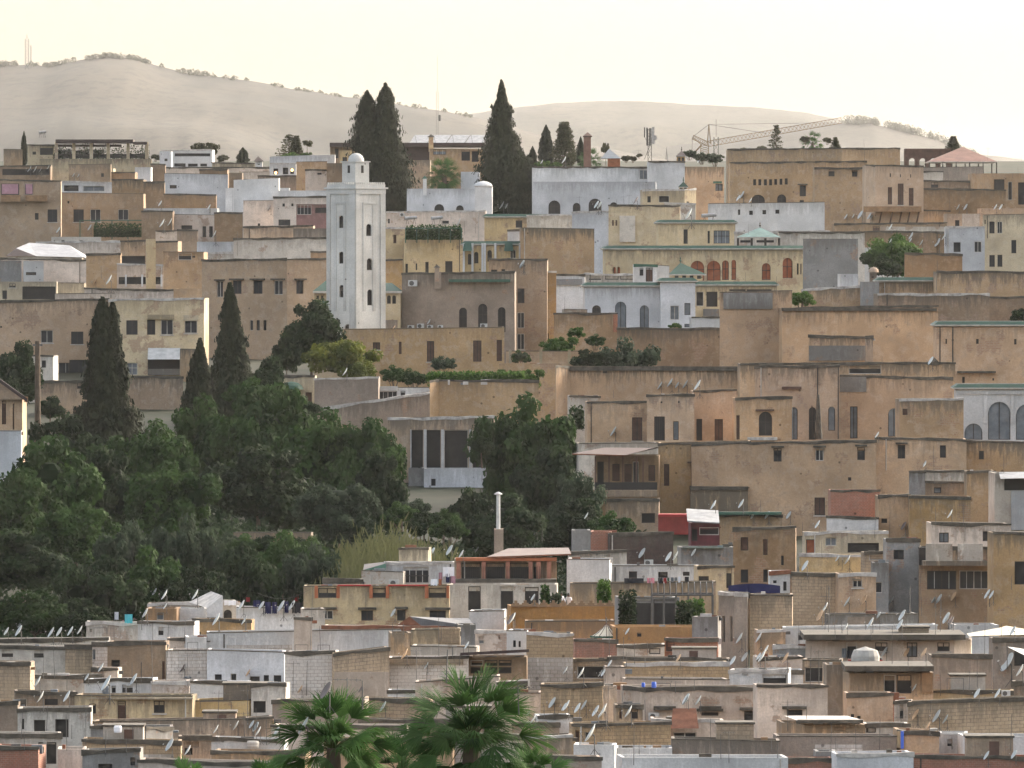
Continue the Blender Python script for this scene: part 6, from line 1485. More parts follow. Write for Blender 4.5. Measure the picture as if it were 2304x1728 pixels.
def dishes(s):
    for e in s.split(';'):
        a=e.split()
        if len(a)<3: continue
        DISHES.append((tx(float(a[0])),ty(float(a[1])),float(a[2])*TX[2],a[3] if len(a)>3 else 'w'))
tile(0,200)
dishes('245 665 60;290 670 60;335 675 45;400 650 40;1345 1115 80;1410 1105 80;1775 1210 85;485 1170 60;745 1150 60;1330 950 55;1735 980 50;905 1585 95;785 1600 60 t;650 720 40;610 715 40')
tile(580,150)
dishes('2025 1150 75;2060 1160 65;1210 1225 50 t;100 1175 60 d;1660 1300 90 w')
tile(1150,200)
dishes('1915 880 75;1885 905 60;1985 925 50;710 960 75;735 965 70;1035 925 70 d;255 605 40;440 590 70;1558 595 40;90 1450 70;1475 1040 110 w')
tile(1704,230)
dishes('735 950 50;795 945 45;855 935 80;930 945 65;945 955 50;1105 1035 60;1275 1110 70;1360 1165 60;1495 1165 85;1548 1115 70;1665 870 55;1728 870 60;1975 870 55;2020 870 55;1105 1150 40;1270 1145 40')
tile(580,560)
dishes('725 1020 80;1420 605 50;2195 130 80;1130 650 30 t')
tile(1150,560)
dishes('1235 1135 75;1320 1110 85;1378 1130 60;1445 1125 85;1548 1130 100;850 1515 95')
tile(1704,600)
dishes('1440 780 80;995 1395 60;1390 1630 50')
tile(0,960)
dishes('1283 1370 70;1365 1395 100;1620 1395 105;2155 1395 105;2005 1480 95;2175 1480 70;1205 1550 90;1795 1600 120;2025 1610 85;165 1640 70;1370 1490 60')
tile(580,960)
dishes('20 1385 95;195 1490 110;283 1485 100;30 1485 80;1447 1040 85;1592 1025 100;1690 1055 75;1825 1010 85;2110 1595 115;1125 1545 80')
tile(1150,960)
dishes('205 875 60;240 850 90 t;625 740 65;1088 1050 100;1308 1080 95;1365 1072 90;1515 1045 75;1680 650 90;1910 640 90;2005 740 60;2125 735 75;183 1420 65;20 1575 75')
tile(1704,960)
dishes('1600 725 85;85 735 75;262 735 75;500 812 80;1390 315 55;1215 825 80 d;665 1095 55;750 1105 95;398 1155 100;745 1455 100;885 1440 100 t;1115 1440 80;1010 1565 60;1465 1440 40;1510 1430 95;1630 1410 85 t;1910 1390 95;1945 1395 80;1205 1560 90;1570 1590 110;1600 1600 80 d;560 1505 110;520 1570 110 t')
tile(0,1290,584)
dishes('55 495 80;160 490 110;435 505 105;505 500 95;600 495 95;680 485 90;1235 340 90;860 805 90;320 925 110;345 1055 120;570 1050 115;905 940 160;1140 905 115;740 885 50;1555 810 95 d;1840 1330 90;2010 1300 100;1445 1465 125;1600 1510 100;2115 850 75 t;2145 1290 80;2180 1310 100')
tile(570,1290,584)
dishes('200 1350 100;1290 690 110 t;1475 790 70;1820 615 75;915 990 70 d;400 990 80 t;620 1000 120 d;1105 1140 110;430 1300 100;40 1350 100;2195 390 110 d')
tile(1140,1290,584)
dishes('225 205 65;1030 495 70;500 830 80;635 850 115;800 855 75;825 850 75;1465 725 85 t;390 1105 110;510 1130 110;490 1140 80;605 1150 100;660 1125 100;760 1175 115;820 1175 150;1040 1180 125;1530 1075 115;1520 1085 90;1635 1085 100;185 1195 70;230 1240 90;715 1365 180;1985 555 110;2150 550 100;1930 745 90;2030 715 95;2180 705 130;2150 710 80;880 770 30')
tile(1720,1290,584)
dishes('1175 360 110;1155 440 110;1550 380 110;1595 410 100 d;1025 670 100;1215 675 90 t;1360 680 100 t;180 725 110 t;2075 760 190;2180 830 120;1280 975 60;1815 1025 95;1990 1025 95;1290 1205 110 t;1470 1220 130;1395 1300 80 t;1545 1245 95;1895 1555 90;2130 1545 90;15 650 90;695 460 80;905 425 110;975 355 60;1440 225 35;2120 490 90')
byb={}
for (x,y,L,k) in DISHES:
    h=hit(min(2300,max(2,x+L*.2)),min(1724,y+L*.78))
    if h is None: h=(P(x,y,Dy(y)),None,None)
    D=h[0].y-.15 if h[1] is None or abs(h[1].z)<.6 else h[0].y
    b=h[2].get('_short') if h[2] is not None and '_short' in h[2] else None
    if b is None: b='garden edge' if y<1400 else 'near roofs'
    byb.setdefault((b,k),[]).append((x,y,L,D))
nd=0
for (b,k),lst in byb.items():
    lst.sort()
    for i,(x,y,L,D) in enumerate(lst):
        w=b.split(); 
        head=f'{CN[k]} satellite dish at' if len(lst)==1 else f'{CN[k]} dish, {ORD[i] if i<len(ORD) else "last"} from left, at'
        lab=(head+' '+b).split()[:16]
        s=max(.55,min(2.2,L/FPX*D/1.02))
        c=P(x,y,D); o=dup(DP[k],tuple(c),R.uniform(-.16,.16)-.05,s,' '.join(lab),'satellite dishes on the roofs'); nd+=1
for r_ in DP.values(): free(r_)
print('dishes',nd)
# ------------------------------------------------------------------ antenna poles
def pole_proto(kind):
    r=root('antenna_pole',(0,0,0),'prototype antenna pole for copies %s'%kind,'antenna'); r['_o']=(0,0,0)
    m=MB(); m.bar((0,0,-1),(0,0,1),.022,F_['metal'],5,.015); m.build('pole',r)
    if kind=='y':
        m=MB(); m.bar((-.45,0,.86),(.45,0,.86),.012,F_['metal'],4)
        for k in range(6): x=-.4+.16*k; m.bar((x,-.22,.86),(x,.22,.86),.008,F_['metal'],3)
        for k in range(3): m.bar((-.3+.3*k,0,.86-.05),(-.3+.3*k,0,.86+.05),.01,F_['metal'],3)
        m.build('aerial',r)
    return r
PP={'p':pole_proto('p'),'y':pole_proto('y')}
for p_ in PP.values(): p_.location=(0,-900,-900); p_['_proto']=1
bpy.context.view_layer.update()
POLES=[]
def poles(s):
    for e in s.split(';'):
        a=e.split()
        if len(a)<3: continue
        POLES.append((tx(float(a[0])),ty(float(a[1])),ty(float(a[2])),a[3] if len(a)>3 else 'p'))
tile(0,200); poles('1970 1180 1370;1440 1060 1180 y;1930 840 1000;600 540 640 y;840 1470 1560')
tile(1150,200); poles('568 890 1010 y;935 890 950 y;978 880 950 y;1115 790 870 y;1058 505 560 y;1340 500 580 y;1970 1120 1190;1500 915 1000;1943 1520 1590;875 915 960')
tile(1704,230); poles('887 305 500;1912 375 470 y;1590 590 880;1490 1310 1545;2162 540 590;440 190 380;1410 900 1010;2118 585 615')
tile(580,150); poles('1715 1280 1380 y;1805 1300 1370')
tile(0,560); poles('30 1140 1240;560 510 1000;840 140 230')
tile(1150,560); poles('445 390 500;850 1180 1215')
tile(1704,600); poles('160 80 220;1200 820 890;1035 750 790')
tile(1704,960); poles('1465 160 460;1710 640 800 y;1725 800 935;978 690 910;1100 710 910;1480 660 800;535 950 1080;595 1310 1550;568 1400 1560 y;2045 240 370;1235 1600 1659;1375 870 920;705 1090 1180;1268 1310 1540;2110 1240 1340;28 610 700;375 790 850')
tile(0,1290,584); poles('1205 380 470;1300 430 560;1425 430 900 y;1575 400 560;1295 570 920;1600 680 1010 y;1205 750 910;370 700 890;460 630 880;1125 760 920;570 890 980;400 1130 1330;185 1180 1400 y;205 1350 1500 y;565 1200 1500;900 1340 1550;1130 1290 1400 y;1240 1290 1400;1075 1400 1540;1860 1000 1300 y;2110 980 1270 y;2080 1180 1380 y;730 1170 1450;715 1320 1500;610 1290 1400;2090 350 480')
tile(570,1290,584); poles('495 110 650;568 450 640;340 750 1010 y;455 745 1030;1390 640 900 y;1480 780 900 y;1650 650 920;1225 950 1080;1580 380 690;1605 420 560;960 150 300;1185 440 500;1280 440 500;800 970 1040 y;930 1000 1060;1010 20 90;25 1150 1400;110 1230 1450;1700 630 700;1760 700 760')
tile(1140,1290,584); poles('845 300 420;875 430 760 y;865 960 1260 y;985 960 1230;1085 1320 1620;1740 1240 1520;1825 1370 1570;1895 1340 1600 y;995 540 760;1090 590 760;1180 1080 1240;320 1130 1210;1180 730 760;1020 670 790;1130 1480 1500;2035 480 690;1200 590 660;1440 940 990 y;100 1020 1130 y;1600 920 970')
tile(1720,1290,584); poles('525 100 470 y;550 110 490;600 320 540;295 440 640;860 350 470;910 460 520 y;1090 450 760 y;1240 100 330;1335 0 350;1500 160 560;1460 220 520;1880 370 680;2105 1200 1500;1500 790 1030;1750 780 990;1815 710 960;1955 880 980;395 620 930;465 650 930 y;510 720 940;570 1270 1560;985 1240 1490;780 1310 1500;200 1080 1330 y;360 1130 1230;610 1400 1520;1600 1400 1480;2020 430 540;1420 1080 1170;1165 1230 1300 y;1225 720 790;1380 690 780;985 410 460;660 400 500;115 1440 1560;60 1420 1500')
byb={}
for (x,y0,y1,k) in POLES:
    h=hit(min(2300,max(2,x)),min(1724,y1+3))
    D=(h[0].y-.06) if h else Dy(y1); b=h[2].get('_short') if h and '_short' in h[2] else ('near roofs' if y1>1300 else 'upper town')
    byb.setdefault((b,k),[]).append((x,y0,y1,D))
for (b,k),lst in byb.items():
    lst.sort()
    for i,(x,y0,y1,D) in enumerate(lst):
        nm={'p':'bare pole','y':'antenna mast'}[k]
        head=f'thin {nm} rising at' if len(lst)==1 else f'{ORD[i] if i<18 else "last"} {nm} from left at'
        a=P(x,y0,D); c=P(x,y1+4,D); hgt=max(.8,(a.z-c.z)); o=dup(PP[k],((a.x+c.x)/2,D,(a.z+c.z)/2),R.uniform(-.5,.5),(1,1,hgt/2),' '.join((head+' '+b).split()[:16]),'antenna poles on the roofs')
        o.rotation_euler[1]=R.uniform(-.05,.05)
        if k=='y':
            for ch in o.children:
                if ch.name.startswith('aerial'): ch.scale=(1,1,2/hgt); ch.location=(0,0,.86-.86*2/hgt)
for r_ in PP.values(): free(r_)
# ------------------------------------------------------------------ laundry, boxes, pots
def place(x,y,off=.25,D=None):
    if D is not None: return D
    h=hit(x,y); return (h[0].y-off*.4) if h else Dy(y)-off
def garment(x0,y0,x1,y1,mat,label,D=None,sag=.0):
    D=place((tx(x0)+tx(x1))/2,ty(y1)-1,.3,D); a=P(tx(x0),ty(y1),D); b=P(tx(x1),ty(y0),D); m=MB(); n=5; w=b.x-a.x
    def zz_(i): return -sag*math.sin(PI*i/n)*(b.z-a.z)
    for i in range(n):
        xa,xb=a.x+w*i/n,a.x+w*(i+1)/n; ya,yb=D+.05*math.sin(i*2.1),D+.05*math.sin((i+1)*2.1)
        lo=a.z+(.12*(b.z-a.z))*math.sin(i*1.7)**2; lo2=a.z+(.12*(b.z-a.z))*math.sin((i+1)*1.7)**2
        m.face([(xa,ya,lo),(xb,yb,lo2),(xb,yb-.02,b.z+zz_(i+1)),(xa,ya-.02,b.z+zz_(i))],F_[mat]); m.face([(xa,ya+.03,lo),(xa,ya+.01,b.z+zz_(i)),(xb,yb+.01,b.z+zz_(i+1)),(xb,yb+.03,lo2)],F_[mat])
    o=m.build('garment',origin=((a.x+b.x)/2,D,b.z)); tag(o,label,'laundry','washing hung out on the roofs')
tile(1150,960)
for a in ((938,1258,1100,1300,'blackc','wide black sheet left on white house washing line'),(1128,1255,1150,1300,'pinkc','pink garment beside the wide black sheet'),(1155,1255,1190,1302,'pinkc','larger pink garment on white house line'),(1220,1255,1258,1302,'blackc','dark garment under middle window of laundry house'),(1262,1255,1290,1302,'redc','red garment under middle window of laundry house'),(1295,1252,1312,1285,'green','green garment right of the red one'),(1325,1250,1350,1290,'bluegrey','blue grey garment right of green one'),(1355,1250,1378,1280,'bluegrey','small blue grey garment near line end'),(1385,1245,1405,1295,'whitec','pale garment at the line end'),(1440,1245,1475,1290,'blackc','dark garment with red by last window'),(1445,1262,1462,1285,'redc','little red garment by last window')): garment(*a)
tile(1704,960); garment(-240,1320,190,1385,'navy','long navy blue cloth on the block wall house',sag=-.3)
tile(0,1290,584)
for a in ((1030,345,1060,410,'pinkc','pink towel on the white roof wall'),(1062,350,1128,430,'cyan','cyan towel beside the pink towel'),(975,330,1010,400,'whitec','white cloth left of pink towel'),(1135,330,1190,400,'mauve','mauve cloth right of cyan towel'),(1910,232,2010,275,'whitec','striped white cloth on the hut roof'),(2095,205,2130,245,'redc','red cloth on white hut line')): garment(*a)
tile(570,1290,584)
for a in ((100,245,150,350,'navy','navy cloth left of the white dish pair'),(160,245,200,350,'navy','navy cloth between white dishes'),(265,240,300,345,'navy','navy cloth right of white dishes'),(350,200,385,240,'redc','red cloth at right line end'),(330,250,412,345,'blackc','black cloth at right line end'),(0,230,60,290,'navy','navy cloth by tall slanted dish')): garment(*a)
tile(580,960)
for a in ((1500,1210,1530,1280,'mauve','mauve shirt on the hanging white sheet'),(1535,1165,1640,1250,'whitec','large white sheet beside brick gallery'),(1560,1220,1590,1300,'navy','navy trousers beside brick gallery'),(1600,1240,1640,1305,'mauve','grey shirts beside brick gallery'),(1500,1265,1525,1320,'orange','orange garment below white sheet'),(1435,1265,1490,1320,'whitec','white garments at veranda end')): garment(*a)
tile(1720,1290,584)
for a in ((660,640,700,725,'bluegrey','striped cloth before slab roof house'),(705,660,765,730,'blackc','black trousers before slab roof house'),(800,665,832,720,'blackc','black shirt right of trousers'),(765,650,795,720,'whitec','white shirt between black clothes')): garment(*a)
def ac(x,y,w,label,D=None):
    X,Y,Wp=tx(x),ty(y),w*TX[2]; D=place(X,Y,.6,D); c=P(X,Y,D); W=Wp/FPX*D; r=root('air_conditioner',tuple(c),label,'air conditioner','air conditioner boxes outdoors')
    m=MB(); m.box(c.x-W/2,c.x+W/2,D,D+.35,c.z-W*.34,c.z+W*.34,F_['white']); m.build('casing',r)
    m=MB(); m.bar((c.x-W*.12,D-.015,c.z),(c.x-W*.12,D+.02,c.z),W*.27,F_['metal'],14); m.build('fan_grille',r)
tile(580,560); ac(1285,285,75,'box air conditioner on mauve grey house front'); ac(1350,640,60,'air conditioner among units on riad roof'); ac(1270,652,55,'leftmost air conditioner on riad roof'); ac(1515,648,45,'small air conditioner right on riad roof'); ac(1875,640,60,'air conditioner before the middle tall arch'); ac(1430,648,50,'dark fronted air conditioner on riad roof')
tile(580,150); ac(1200,1228,45,'air conditioner beside the tank left of pergola')
tile(1150,960); ac(1142,1130,75,'air conditioner on the laundry house roof')
tile(570,1290,584); ac(1200,85,85,'air conditioner at foot of white veranda wall')
tile(1140,1290,584); ac(1255,1222,90,'air conditioner on the cluttered low roof')
tile(1720,1290,584); ac(2060,1025,75,'air conditioner beside two dishes on terrace ledge')
def tank(x0,y0,x1,y1,label,D=None,mat='tin'):
    D=place((tx(x0)+tx(x1))/2,ty(y1),1.0,D); a=P(tx(x0),ty(y1),D); b=P(tx(x1),ty(y0),D); rr_=abs(b.z-a.z)/2*.8; r=root('water_tank',((a.x+b.x)/2,D,a.z-.4),label,'water tank','rooftop water tanks')
    zc=(a.z+b.z)/2; m=MB(); m.bar((a.x,D,zc-.05),(b.x,D+.5,zc+.1),rr_,F_[mat],14); m.build('barrel',r)
    m=MB(); 
    for f in (.2,.8): x=a.x+(b.x-a.x)*f; m.bar((x,D,zc),(x-.2,D,zc-rr_-.7),.04,F_['metal'],4); m.bar((x,D+.3,zc),(x+.2,D+.5,zc-rr_-.7),.04,F_['metal'],4)
    m.build('stand',r)
tile(0,200)
tank(480,500,590,555,'left silver tank under the cafe canopy',D=641.5); tank(620,503,735,555,'middle silver tank under the cafe canopy',D=641.5); tank(755,503,860,555,'right silver tank under the cafe canopy',D=641.5); tank(325,345,380,375,'solar water heater on the cream stair block',D=644)
tile(580,150); tank(1222,1238,1318,1272,'silver water heater left above green pergola',D=540); tank(1440,1238,1532,1272,'silver water heater right above green pergola',D=540)
tile(1150,200); tank(1580,1030,1700,1070,'silver water heater on the cream villa roof',D=497)
tile(1704,600); 
# blue barrels, bin and sack
def barrel(x,y,w,h,mat,label,cat='barrel'):
    X,Y=tx(x),ty(y); D=place(X,Y,.45); c=P(X,Y,D); W=w*TX[2]/FPX*D/2; H=h*TX[2]/FPX*D; m=MB(); m.lathe((c.x,D,c.z),[(0,0),(W*.9,.02),(W,H*.3),(W*.96,H*.5),(W,H*.7),(W*.85,H),(0,H*1.01)],F_[mat],14); o=m.build(cat.replace(' ','_'),origin=tuple(c)); tag(o,label,cat)
tile(1140,1290,584); barrel(1165,972,32,40,'blue','small blue barrel on the low ledge'); barrel(1255,978,42,52,'blue','large blue barrel on the low ledge')
tile(0,1290,584); barrel(2155,1490,110,60,'frame','wicker bin on the white parapet','bin'); barrel(905,1030,70,70,'bluegrey','grey plastic barrel on the cluttered terrace'); barrel(1003,1360,70,60,'whitec','white sack on the grey gable roof','sack'); barrel(1600,900,60,20,'bluegrey','bluish basin at foot of whitewashed blocks','basin')
# white flue
tile(580,960)
r=root('flue',tuple(P(tx(2000),ty(1010),284)),'tall white metal flue on a square brown stack','flue'); a=P(tx(1995),ty(560),284); b=P(tx(1995),ty(850),284); 
m=MB(); m.bar(b,a,.17,F_['white'],12,.16); m.build('pipe',r); m=MB(); m.lathe(tuple(a),[(.2,-.06),(.36,.0),(.2,.12),(0,.2)],F_['white'],14); m.build('cap',r)
c=P(tx(1960),ty(1040),284); d=P(tx(2037),ty(850),284); m=MB(); m.box(c.x,d.x,283.4,286,c.z-1,d.z,M['gy']); m.build('stack',r)
# white tent
tile(1140,1290,584)
Dt=253.2; a=P(tx(730),ty(555),Dt); b=P(tx(985),ty(555),Dt); ap=P(tx(850),ty(425),Dt+1.5); r=root('tent',(ap.x,Dt+1.5,a.z-1),'small white pavilion tent with scalloped edge','tent')
m=MB(); N=12; w=(b.x-a.x)/2
pr=[(w,0),(w*.62,(ap.z-a.z)*.28),(w*.3,(ap.z-a.z)*.6),(.03,(ap.z-a.z))]
m.lathe((ap.x,Dt+1.5,a.z),pr,F_['canvas'],N); m.build('canvas',r)
m=MB()
for i in range(N):
    t0=2*PI*i/N; 
    for (r0,z0),(r1,z1) in zip(pr,pr[1:]): m.bar((ap.x+r0*1.01*math.cos(t0),Dt+1.5+r0*1.01*math.sin(t0),a.z+z0),(ap.x+r1*1.01*math.cos(t0),Dt+1.5+r1*1.01*math.sin(t0),a.z+z1),.03,F_['shutter'],4)
m.build('seam',r); m=MB()
for i in range(24):
    t0=2*PI*(i+.5)/24; m.bar((ap.x+w*math.cos(t0),Dt+1.5+w*math.sin(t0),a.z-.1),(ap.x+w*.98*math.cos(t0),Dt+1.5+w*.98*math.sin(t0),a.z+.02),.14,F_['green'],5)
m.build('scallop',r); m=MB(); m.bar((ap.x,Dt+1.5,a.z-1.5),tuple(ap+Vector((0,0,.4))),.05,F_['metal'],5); m.build('pole',r)
# beige tent cloth at right
tile(1720,1290,584); m=MB(); Dc=246; a=P(tx(1750),ty(535),Dc); b=P(tx(2330),ty(520),Dc); c=P(tx(2330),ty(470),Dc+4); d=P(tx(2020),ty(415),Dc+4)
m.face([a,b,c,d],F_['canvas']); m.face([(a.x,Dc,a.z-.05),(a.x,Dc+5,a.z),(d.x,Dc+4,d.z-.05)],F_['canvas']); m.face([(a.x,Dc+.0,a.z-.06),(d.x,Dc+4,d.z-.06),(c.x,Dc+4,c.z-.06),(b.x,Dc,b.z-.06)],F_['canvas']); o=m.build('tent_cloth',origin=tuple(a)); tag(o,'beige tent cloth stretched over terrace at right','tent cloth')
r=root('awning',tuple(P(tx(2180),ty(700),236)),'white sloping awning above dark opening at edge','awning'); m=MB(); a=P(tx(2070),ty(625),236); b=P(tx(2330),ty(755),236); c=P(tx(2330),ty(660),239); d=P(tx(2200),ty(622),239); m.face([a,b,c,d],F_['white']); m.build('sheet',r); m=MB(); m.bar(a,(a.x,a.y,a.z-1.5),.04,F_['metal'],4); m.build('post',r)
# red and white framed roof hut with grey tank
r=root('roof_hut',tuple(P(tx(850),ty(810),238)),'low hut with red edged windows and domed grey tank','roof hut'); m=MB(); a=P(tx(720),ty(808),238); b=P(tx(1000),ty(735),238); m.box(a.x,b.x,238,240,a.z-.3,b.z-.35,M['pp']); m.build('wall',r)
m=MB(); m.box(a.x-.05,a.x+(b.x-a.x)*.32,237.8,238.4,b.z-.35,b.z-.02,F_['redc']); m.box(a.x+(b.x-a.x)*.7,b.x+.05,237.8,238.4,b.z-.35,b.z-.02,F_['redc']); m.build('red_trim',r)
for f in (.08,.8):
    m=MB(); x=a.x+(b.x-a.x)*f; m.box(x,x+.5,237.9,238.1,a.z,a.z+.75,F_['white']); w_=m.build('window',r); m=MB(); m.box(x+.07,x+.43,237.86,237.89,a.z+.07,a.z+.68,F_['dark']); m.build('pane',w_,origin=r['_o'])
m=MB(); cx=P(tx(865),ty(800),237.5); m.lathe((cx.x,237.4,cx.z-.2),[(.95,0),(.95,.9),(.8,1.3),(0,1.55)],F_['concrete'],14); m.build('tank',r)
# pergola frames
def pergola(x0,y0,x1,y1,D,label,mat='green',nx=5,dep=4,arched=False):
    a=P(tx(x0),ty(y1),D); b=P(tx(x1),ty(y0),D); r=root('pergola',((a.x+b.x)/2,D,a.z),label,'pergola'); w=b.x-a.x
    for k in range(nx):
        x=a.x+w*k/(nx-1)
        for yy in (D,D+dep): m=MB(); m.bar((x,yy,a.z-.5),(x,yy,b.z),.05,F_[mat],5); m.build('post',r)
    m=MB()
    for yy in (D,D+dep): m.bar((a.x,yy,b.z),(b.x,yy,b.z),.07,F_[mat],5)
    for k in range(nx*2-1):
        x=a.x+w*k/(nx*2-2)
        if arched:
            pr=[(x,D+dep*i/6,b.z+.9*math.sin(PI*i/6)) for i in range(7)]
            for p,q in zip(pr,pr[1:]): m.bar(p,q,.035,F_[mat],4)
        else: m.bar((x,D,b.z),(x,D+dep,b.z),.04,F_[mat],4)
    m.build('roof_frame',r); return r
tile(0,200); r=pergola(660,1090,1190,1220,566,'green metal pergola before tan house with three windows')
tile(0,200)
def hedge(x0,x1,y,D,h,label,leafk='leaf',n=1600):
    rg=random.Random(int(x0+y)); a=P(tx(x0),ty(y),D); b=P(tx(x1),ty(y),D); pts=[]
    for i in range(n):
        p=Vector((rg.uniform(a.x,b.x),D+rg.uniform(-.5,.6),a.z+h*rg.random()**1.3*(1+.4*math.sin((i%17))))); pts.append((p,(rv(rg)+Vector((0,-.5,.4))).normalized(),rv(rg),rg.uniform(.06,.13),rg.uniform(.1,.2),rg.random()))
    o=bpy.data.objects.new('potted_plants',leaves_mesh('plants',pts,F_[leafk])); C.objects.link(o); tag(o,label,'plants',kind='stuff'); o['_y0']=float(D); return o
hedge(780,1180,1225,565,1.6,'potted greenery under the green pergola','leaf',3200)
hedge(440,1240,580,640.5,2.0,'dark plants along the cafe terrace rail','leaf_dark')
tile(580,150); pergola(1225,1340,1690,1430,474,'green pergola on the long cream house','green',6); hedge(1230,1690,1430,475,1.4,'greenery filling pergola on cream house','leaf',4200)
tile(1704,230); 
tile(1140,1290,584); pergola(1240,185,1760,440,262,'thin arched metal pergola over mustard terrace','metal',6,4,True); hedge(1530,1680,380,258,1.0,'yellow green climber on mustard terrace','leaf_bright',900); hedge(1450,1590,440,257,1.3,'dark plant cluster on mustard terrace','leaf_dark',900); hedge(960,1100,440,261,1.9,'dark climbers inside the mesh pergola','leaf_dark',900); hedge(780,880,240,261,1.15,'slim bright shrub behind ochre battlements','leaf_bright',900); hedge(295,360,262,262,1.0,'green potted shrub left of two people','leaf',500); hedge(385,460,270,262,.6,'grey green pot shrub beside first person','leaf_olive',500)
tile(580,560); hedge(1400,2212,1095,360.5,.7,'bright creeper along the ochre garden wall','leaf_bright',3800)
tile(1150,560); hedge(480,600,1490,342,1.6,'small dark shrubs before stained corner house','leaf_dark',900)
# ------------------------------------------------------------------ people behind the battlements
def person(x,y,D,label,shirt,lean,rz,h=1.68,arm=0):
    c=P(tx(x),ty(y),D); z0=c.z-h
    me=bpy.data.meshes.new('person'); o=bpy.data.objects.new('person',me); C.objects.link(o)
    J=[('pel',0,0,.92),('wa',0,lean*.25,1.08),('ch',0,lean*.6,1.3),('ne',0,lean*.85,1.47),('hb',0,lean*.95,1.55),('hd',0,lean*1.02,1.64),
       ('ls',-.18,lean*.7,1.40),('le',-.24,lean*.7-.1,1.14),('lw',-.16,lean*.7-.3,1.0),('lh',-.13,lean*.7-.38,.99),('rs',.18,lean*.7,1.40),('re',.26,lean*.7-.05,1.13),('rw',.22,lean*.7-.25,.98),('rh',.2,lean*.7-.33,.97),
       ('lk',-.1,-.04,.5),('la',-.1,.02,.08),('lt',-.1,-.14,.03),('rk',.1,-.03,.5),('ra',.1,.03,.08),('rt',.1,-.13,.03)]
    E=[('pel','wa'),('wa','ch'),('ch','ne'),('ne','hb'),('hb','hd'),('ch','ls'),('ls','le'),('le','lw'),('lw','lh'),('ch','rs'),('rs','re'),('re','rw'),('rw','rh'),('pel','lk'),('lk','la'),('la','lt'),('pel','rk'),('rk','ra'),('ra','rt')]
    ix={j[0]:i for i,j in enumerate(J)}; me.from_pydata([(j[1],j[2],j[3]) for j in J],[(ix[a],ix[b]) for a,b in E],[])
    rd={'pel':(.16,.12),'wa':(.14,.1),'ch':(.17,.12),'ne':(.06,.06),'hb':(.085,.09),'hd':(.085,.095),'ls':(.07,.07),'rs':(.07,.07),'le':(.045,.045),'re':(.045,.045),'lw':(.032,.032),'rw':(.032,.032),'lh':(.04,.025),'rh':(.04,.025),'lk':(.07,.07),'rk':(.07,.07),'la':(.045,.045),'ra':(.045,.045),'lt':(.045,.03),'rt':(.045,.03)}
    md=o.modifiers.new('skin','SKIN'); 
    for i,j in enumerate(J): me.skin_vertices[0].data[i].radius=rd[j[0]]
    me.skin_vertices[0].data[0].use_root=True; ms=o.modifiers.new('sub','SUBSURF'); ms.levels=1; ms.render_levels=1
    dg=bpy.context.evaluated_depsgraph_get(); me2=bpy.data.meshes.new_from_object(o.evaluated_get(dg)); o.modifiers.clear(); o.data=me2
    for m_ in (F_['skin'],F_[shirt],F_['navy']): me2.materials.append(m_)
    while len(me2.materials)>3: me2.materials.pop(index=0)
    for p in me2.polygons:
        z=p.center.z; p.material_index=2 if z<.98 and abs(p.center.y-lean*.6)<.22 and not (abs(p.center.x)>.15 and z>.9) else (1 if z<1.46 and not (z<1.12 and abs(p.center.x)>.12 and p.center.y<lean*.5-.12) else 0); p.use_smooth=True
    o.location=(c.x,D,z0); o.rotation_euler=(0,0,rz); tag(o,label,'person')
    m=MB(); m.lathe((0,lean*1.02+.02,1.60),[(.098,-.06),(.11,.02),(.098,.1),(.06,.145),(0,.16)],F_['hair'],12); hh=m.build('hair',o,origin=(0,0,0),smooth=True)
    m=MB()
    for s in (-1,1):
        m.bar((s*.033,lean*1.0-.092,1.615),(s*.033,lean*1.0-.102,1.615),.012,F_['hair'],6)
    m.bar((0,lean*1.0-.09,1.60),(0,lean*1.0-.118,1.575),.012,F_['skin'],5); m.bar((-.025,lean*1.0-.09,1.545),(.025,lean*1.0-.09,1.545),.007,F_['redc'],4); m.build('face',o,origin=(0,0,0))
tile(1150,960)
person(412,1380,262.3,'person with dark hair in white top behind battlements','whitec',-.05,.5)
person(486,1388,262.2,'person in pale blue shirt leaning over a table','whitec',-.28,-.4)
# ------------------------------------------------------------------ masts, crane, chimney, lamps
def lattice(m,a,b,w,n,mat,r=.05,tri=False):
    a=Vector(a);b=Vector(b);d=(b-a).normalized();u=d.cross(Vector((0,1,0)));u=u.normalized() if u.length>.1 else Vector((1,0,0));v=d.cross(u)
    cs=[u*w+v*w,u*w-v*w,-u*w-v*w,-u*w+v*w]
    for c in cs: m.bar(a+c,b+c,r,mat,4)
    for k in range(n):
        p=a.lerp(b,k/n);q=a.lerp(b,(k+1)/n)
        for i in range(4): m.bar(p+cs[i],q+cs[(i+1)%4],r*.6,mat,3)
def lat(name,label,cat,x,y0,y1,D,w,n,mat,r,extra=None):
    a=P(x,y1,D);b=P(x,y0,D); o=root(name,tuple(a),label,cat); m=MB(); lattice(m,a-Vector((0,0,8)),b,w,n,F_[mat],r); m.build('lattice',o); return o,a,b
o,a,b=lat('radio_mast','lattice radio mast on the far left ridge','mast',61,88,142,4450,2.2,9,'metal',.35); m=MB(); m.bar(b,b+Vector((0,0,6)),.3,F_['metal'],5); m.bar(a+Vector((5,0,0)),a+Vector((5,0,22)),.6,F_['metal'],5); m.build('whip',o)
o,a,b=lat('radio_mast','slender lattice mast before the distant hill','mast',984,205,315,1400,.4,26,'metal',.05); m=MB(); m.bar(b,b+Vector((0,0,14)),.05,F_['metal'],4); m.build('whip',o); m=MB(); p=a.lerp(b,.45)+Vector((.9,0,0)); m.box(p.x-.4,p.x+.4,p.y-.3,p.y+.3,p.z-1.2,p.z+1.2,F_['metal']); m.build('panel_antenna',o)
tile(1150,200)
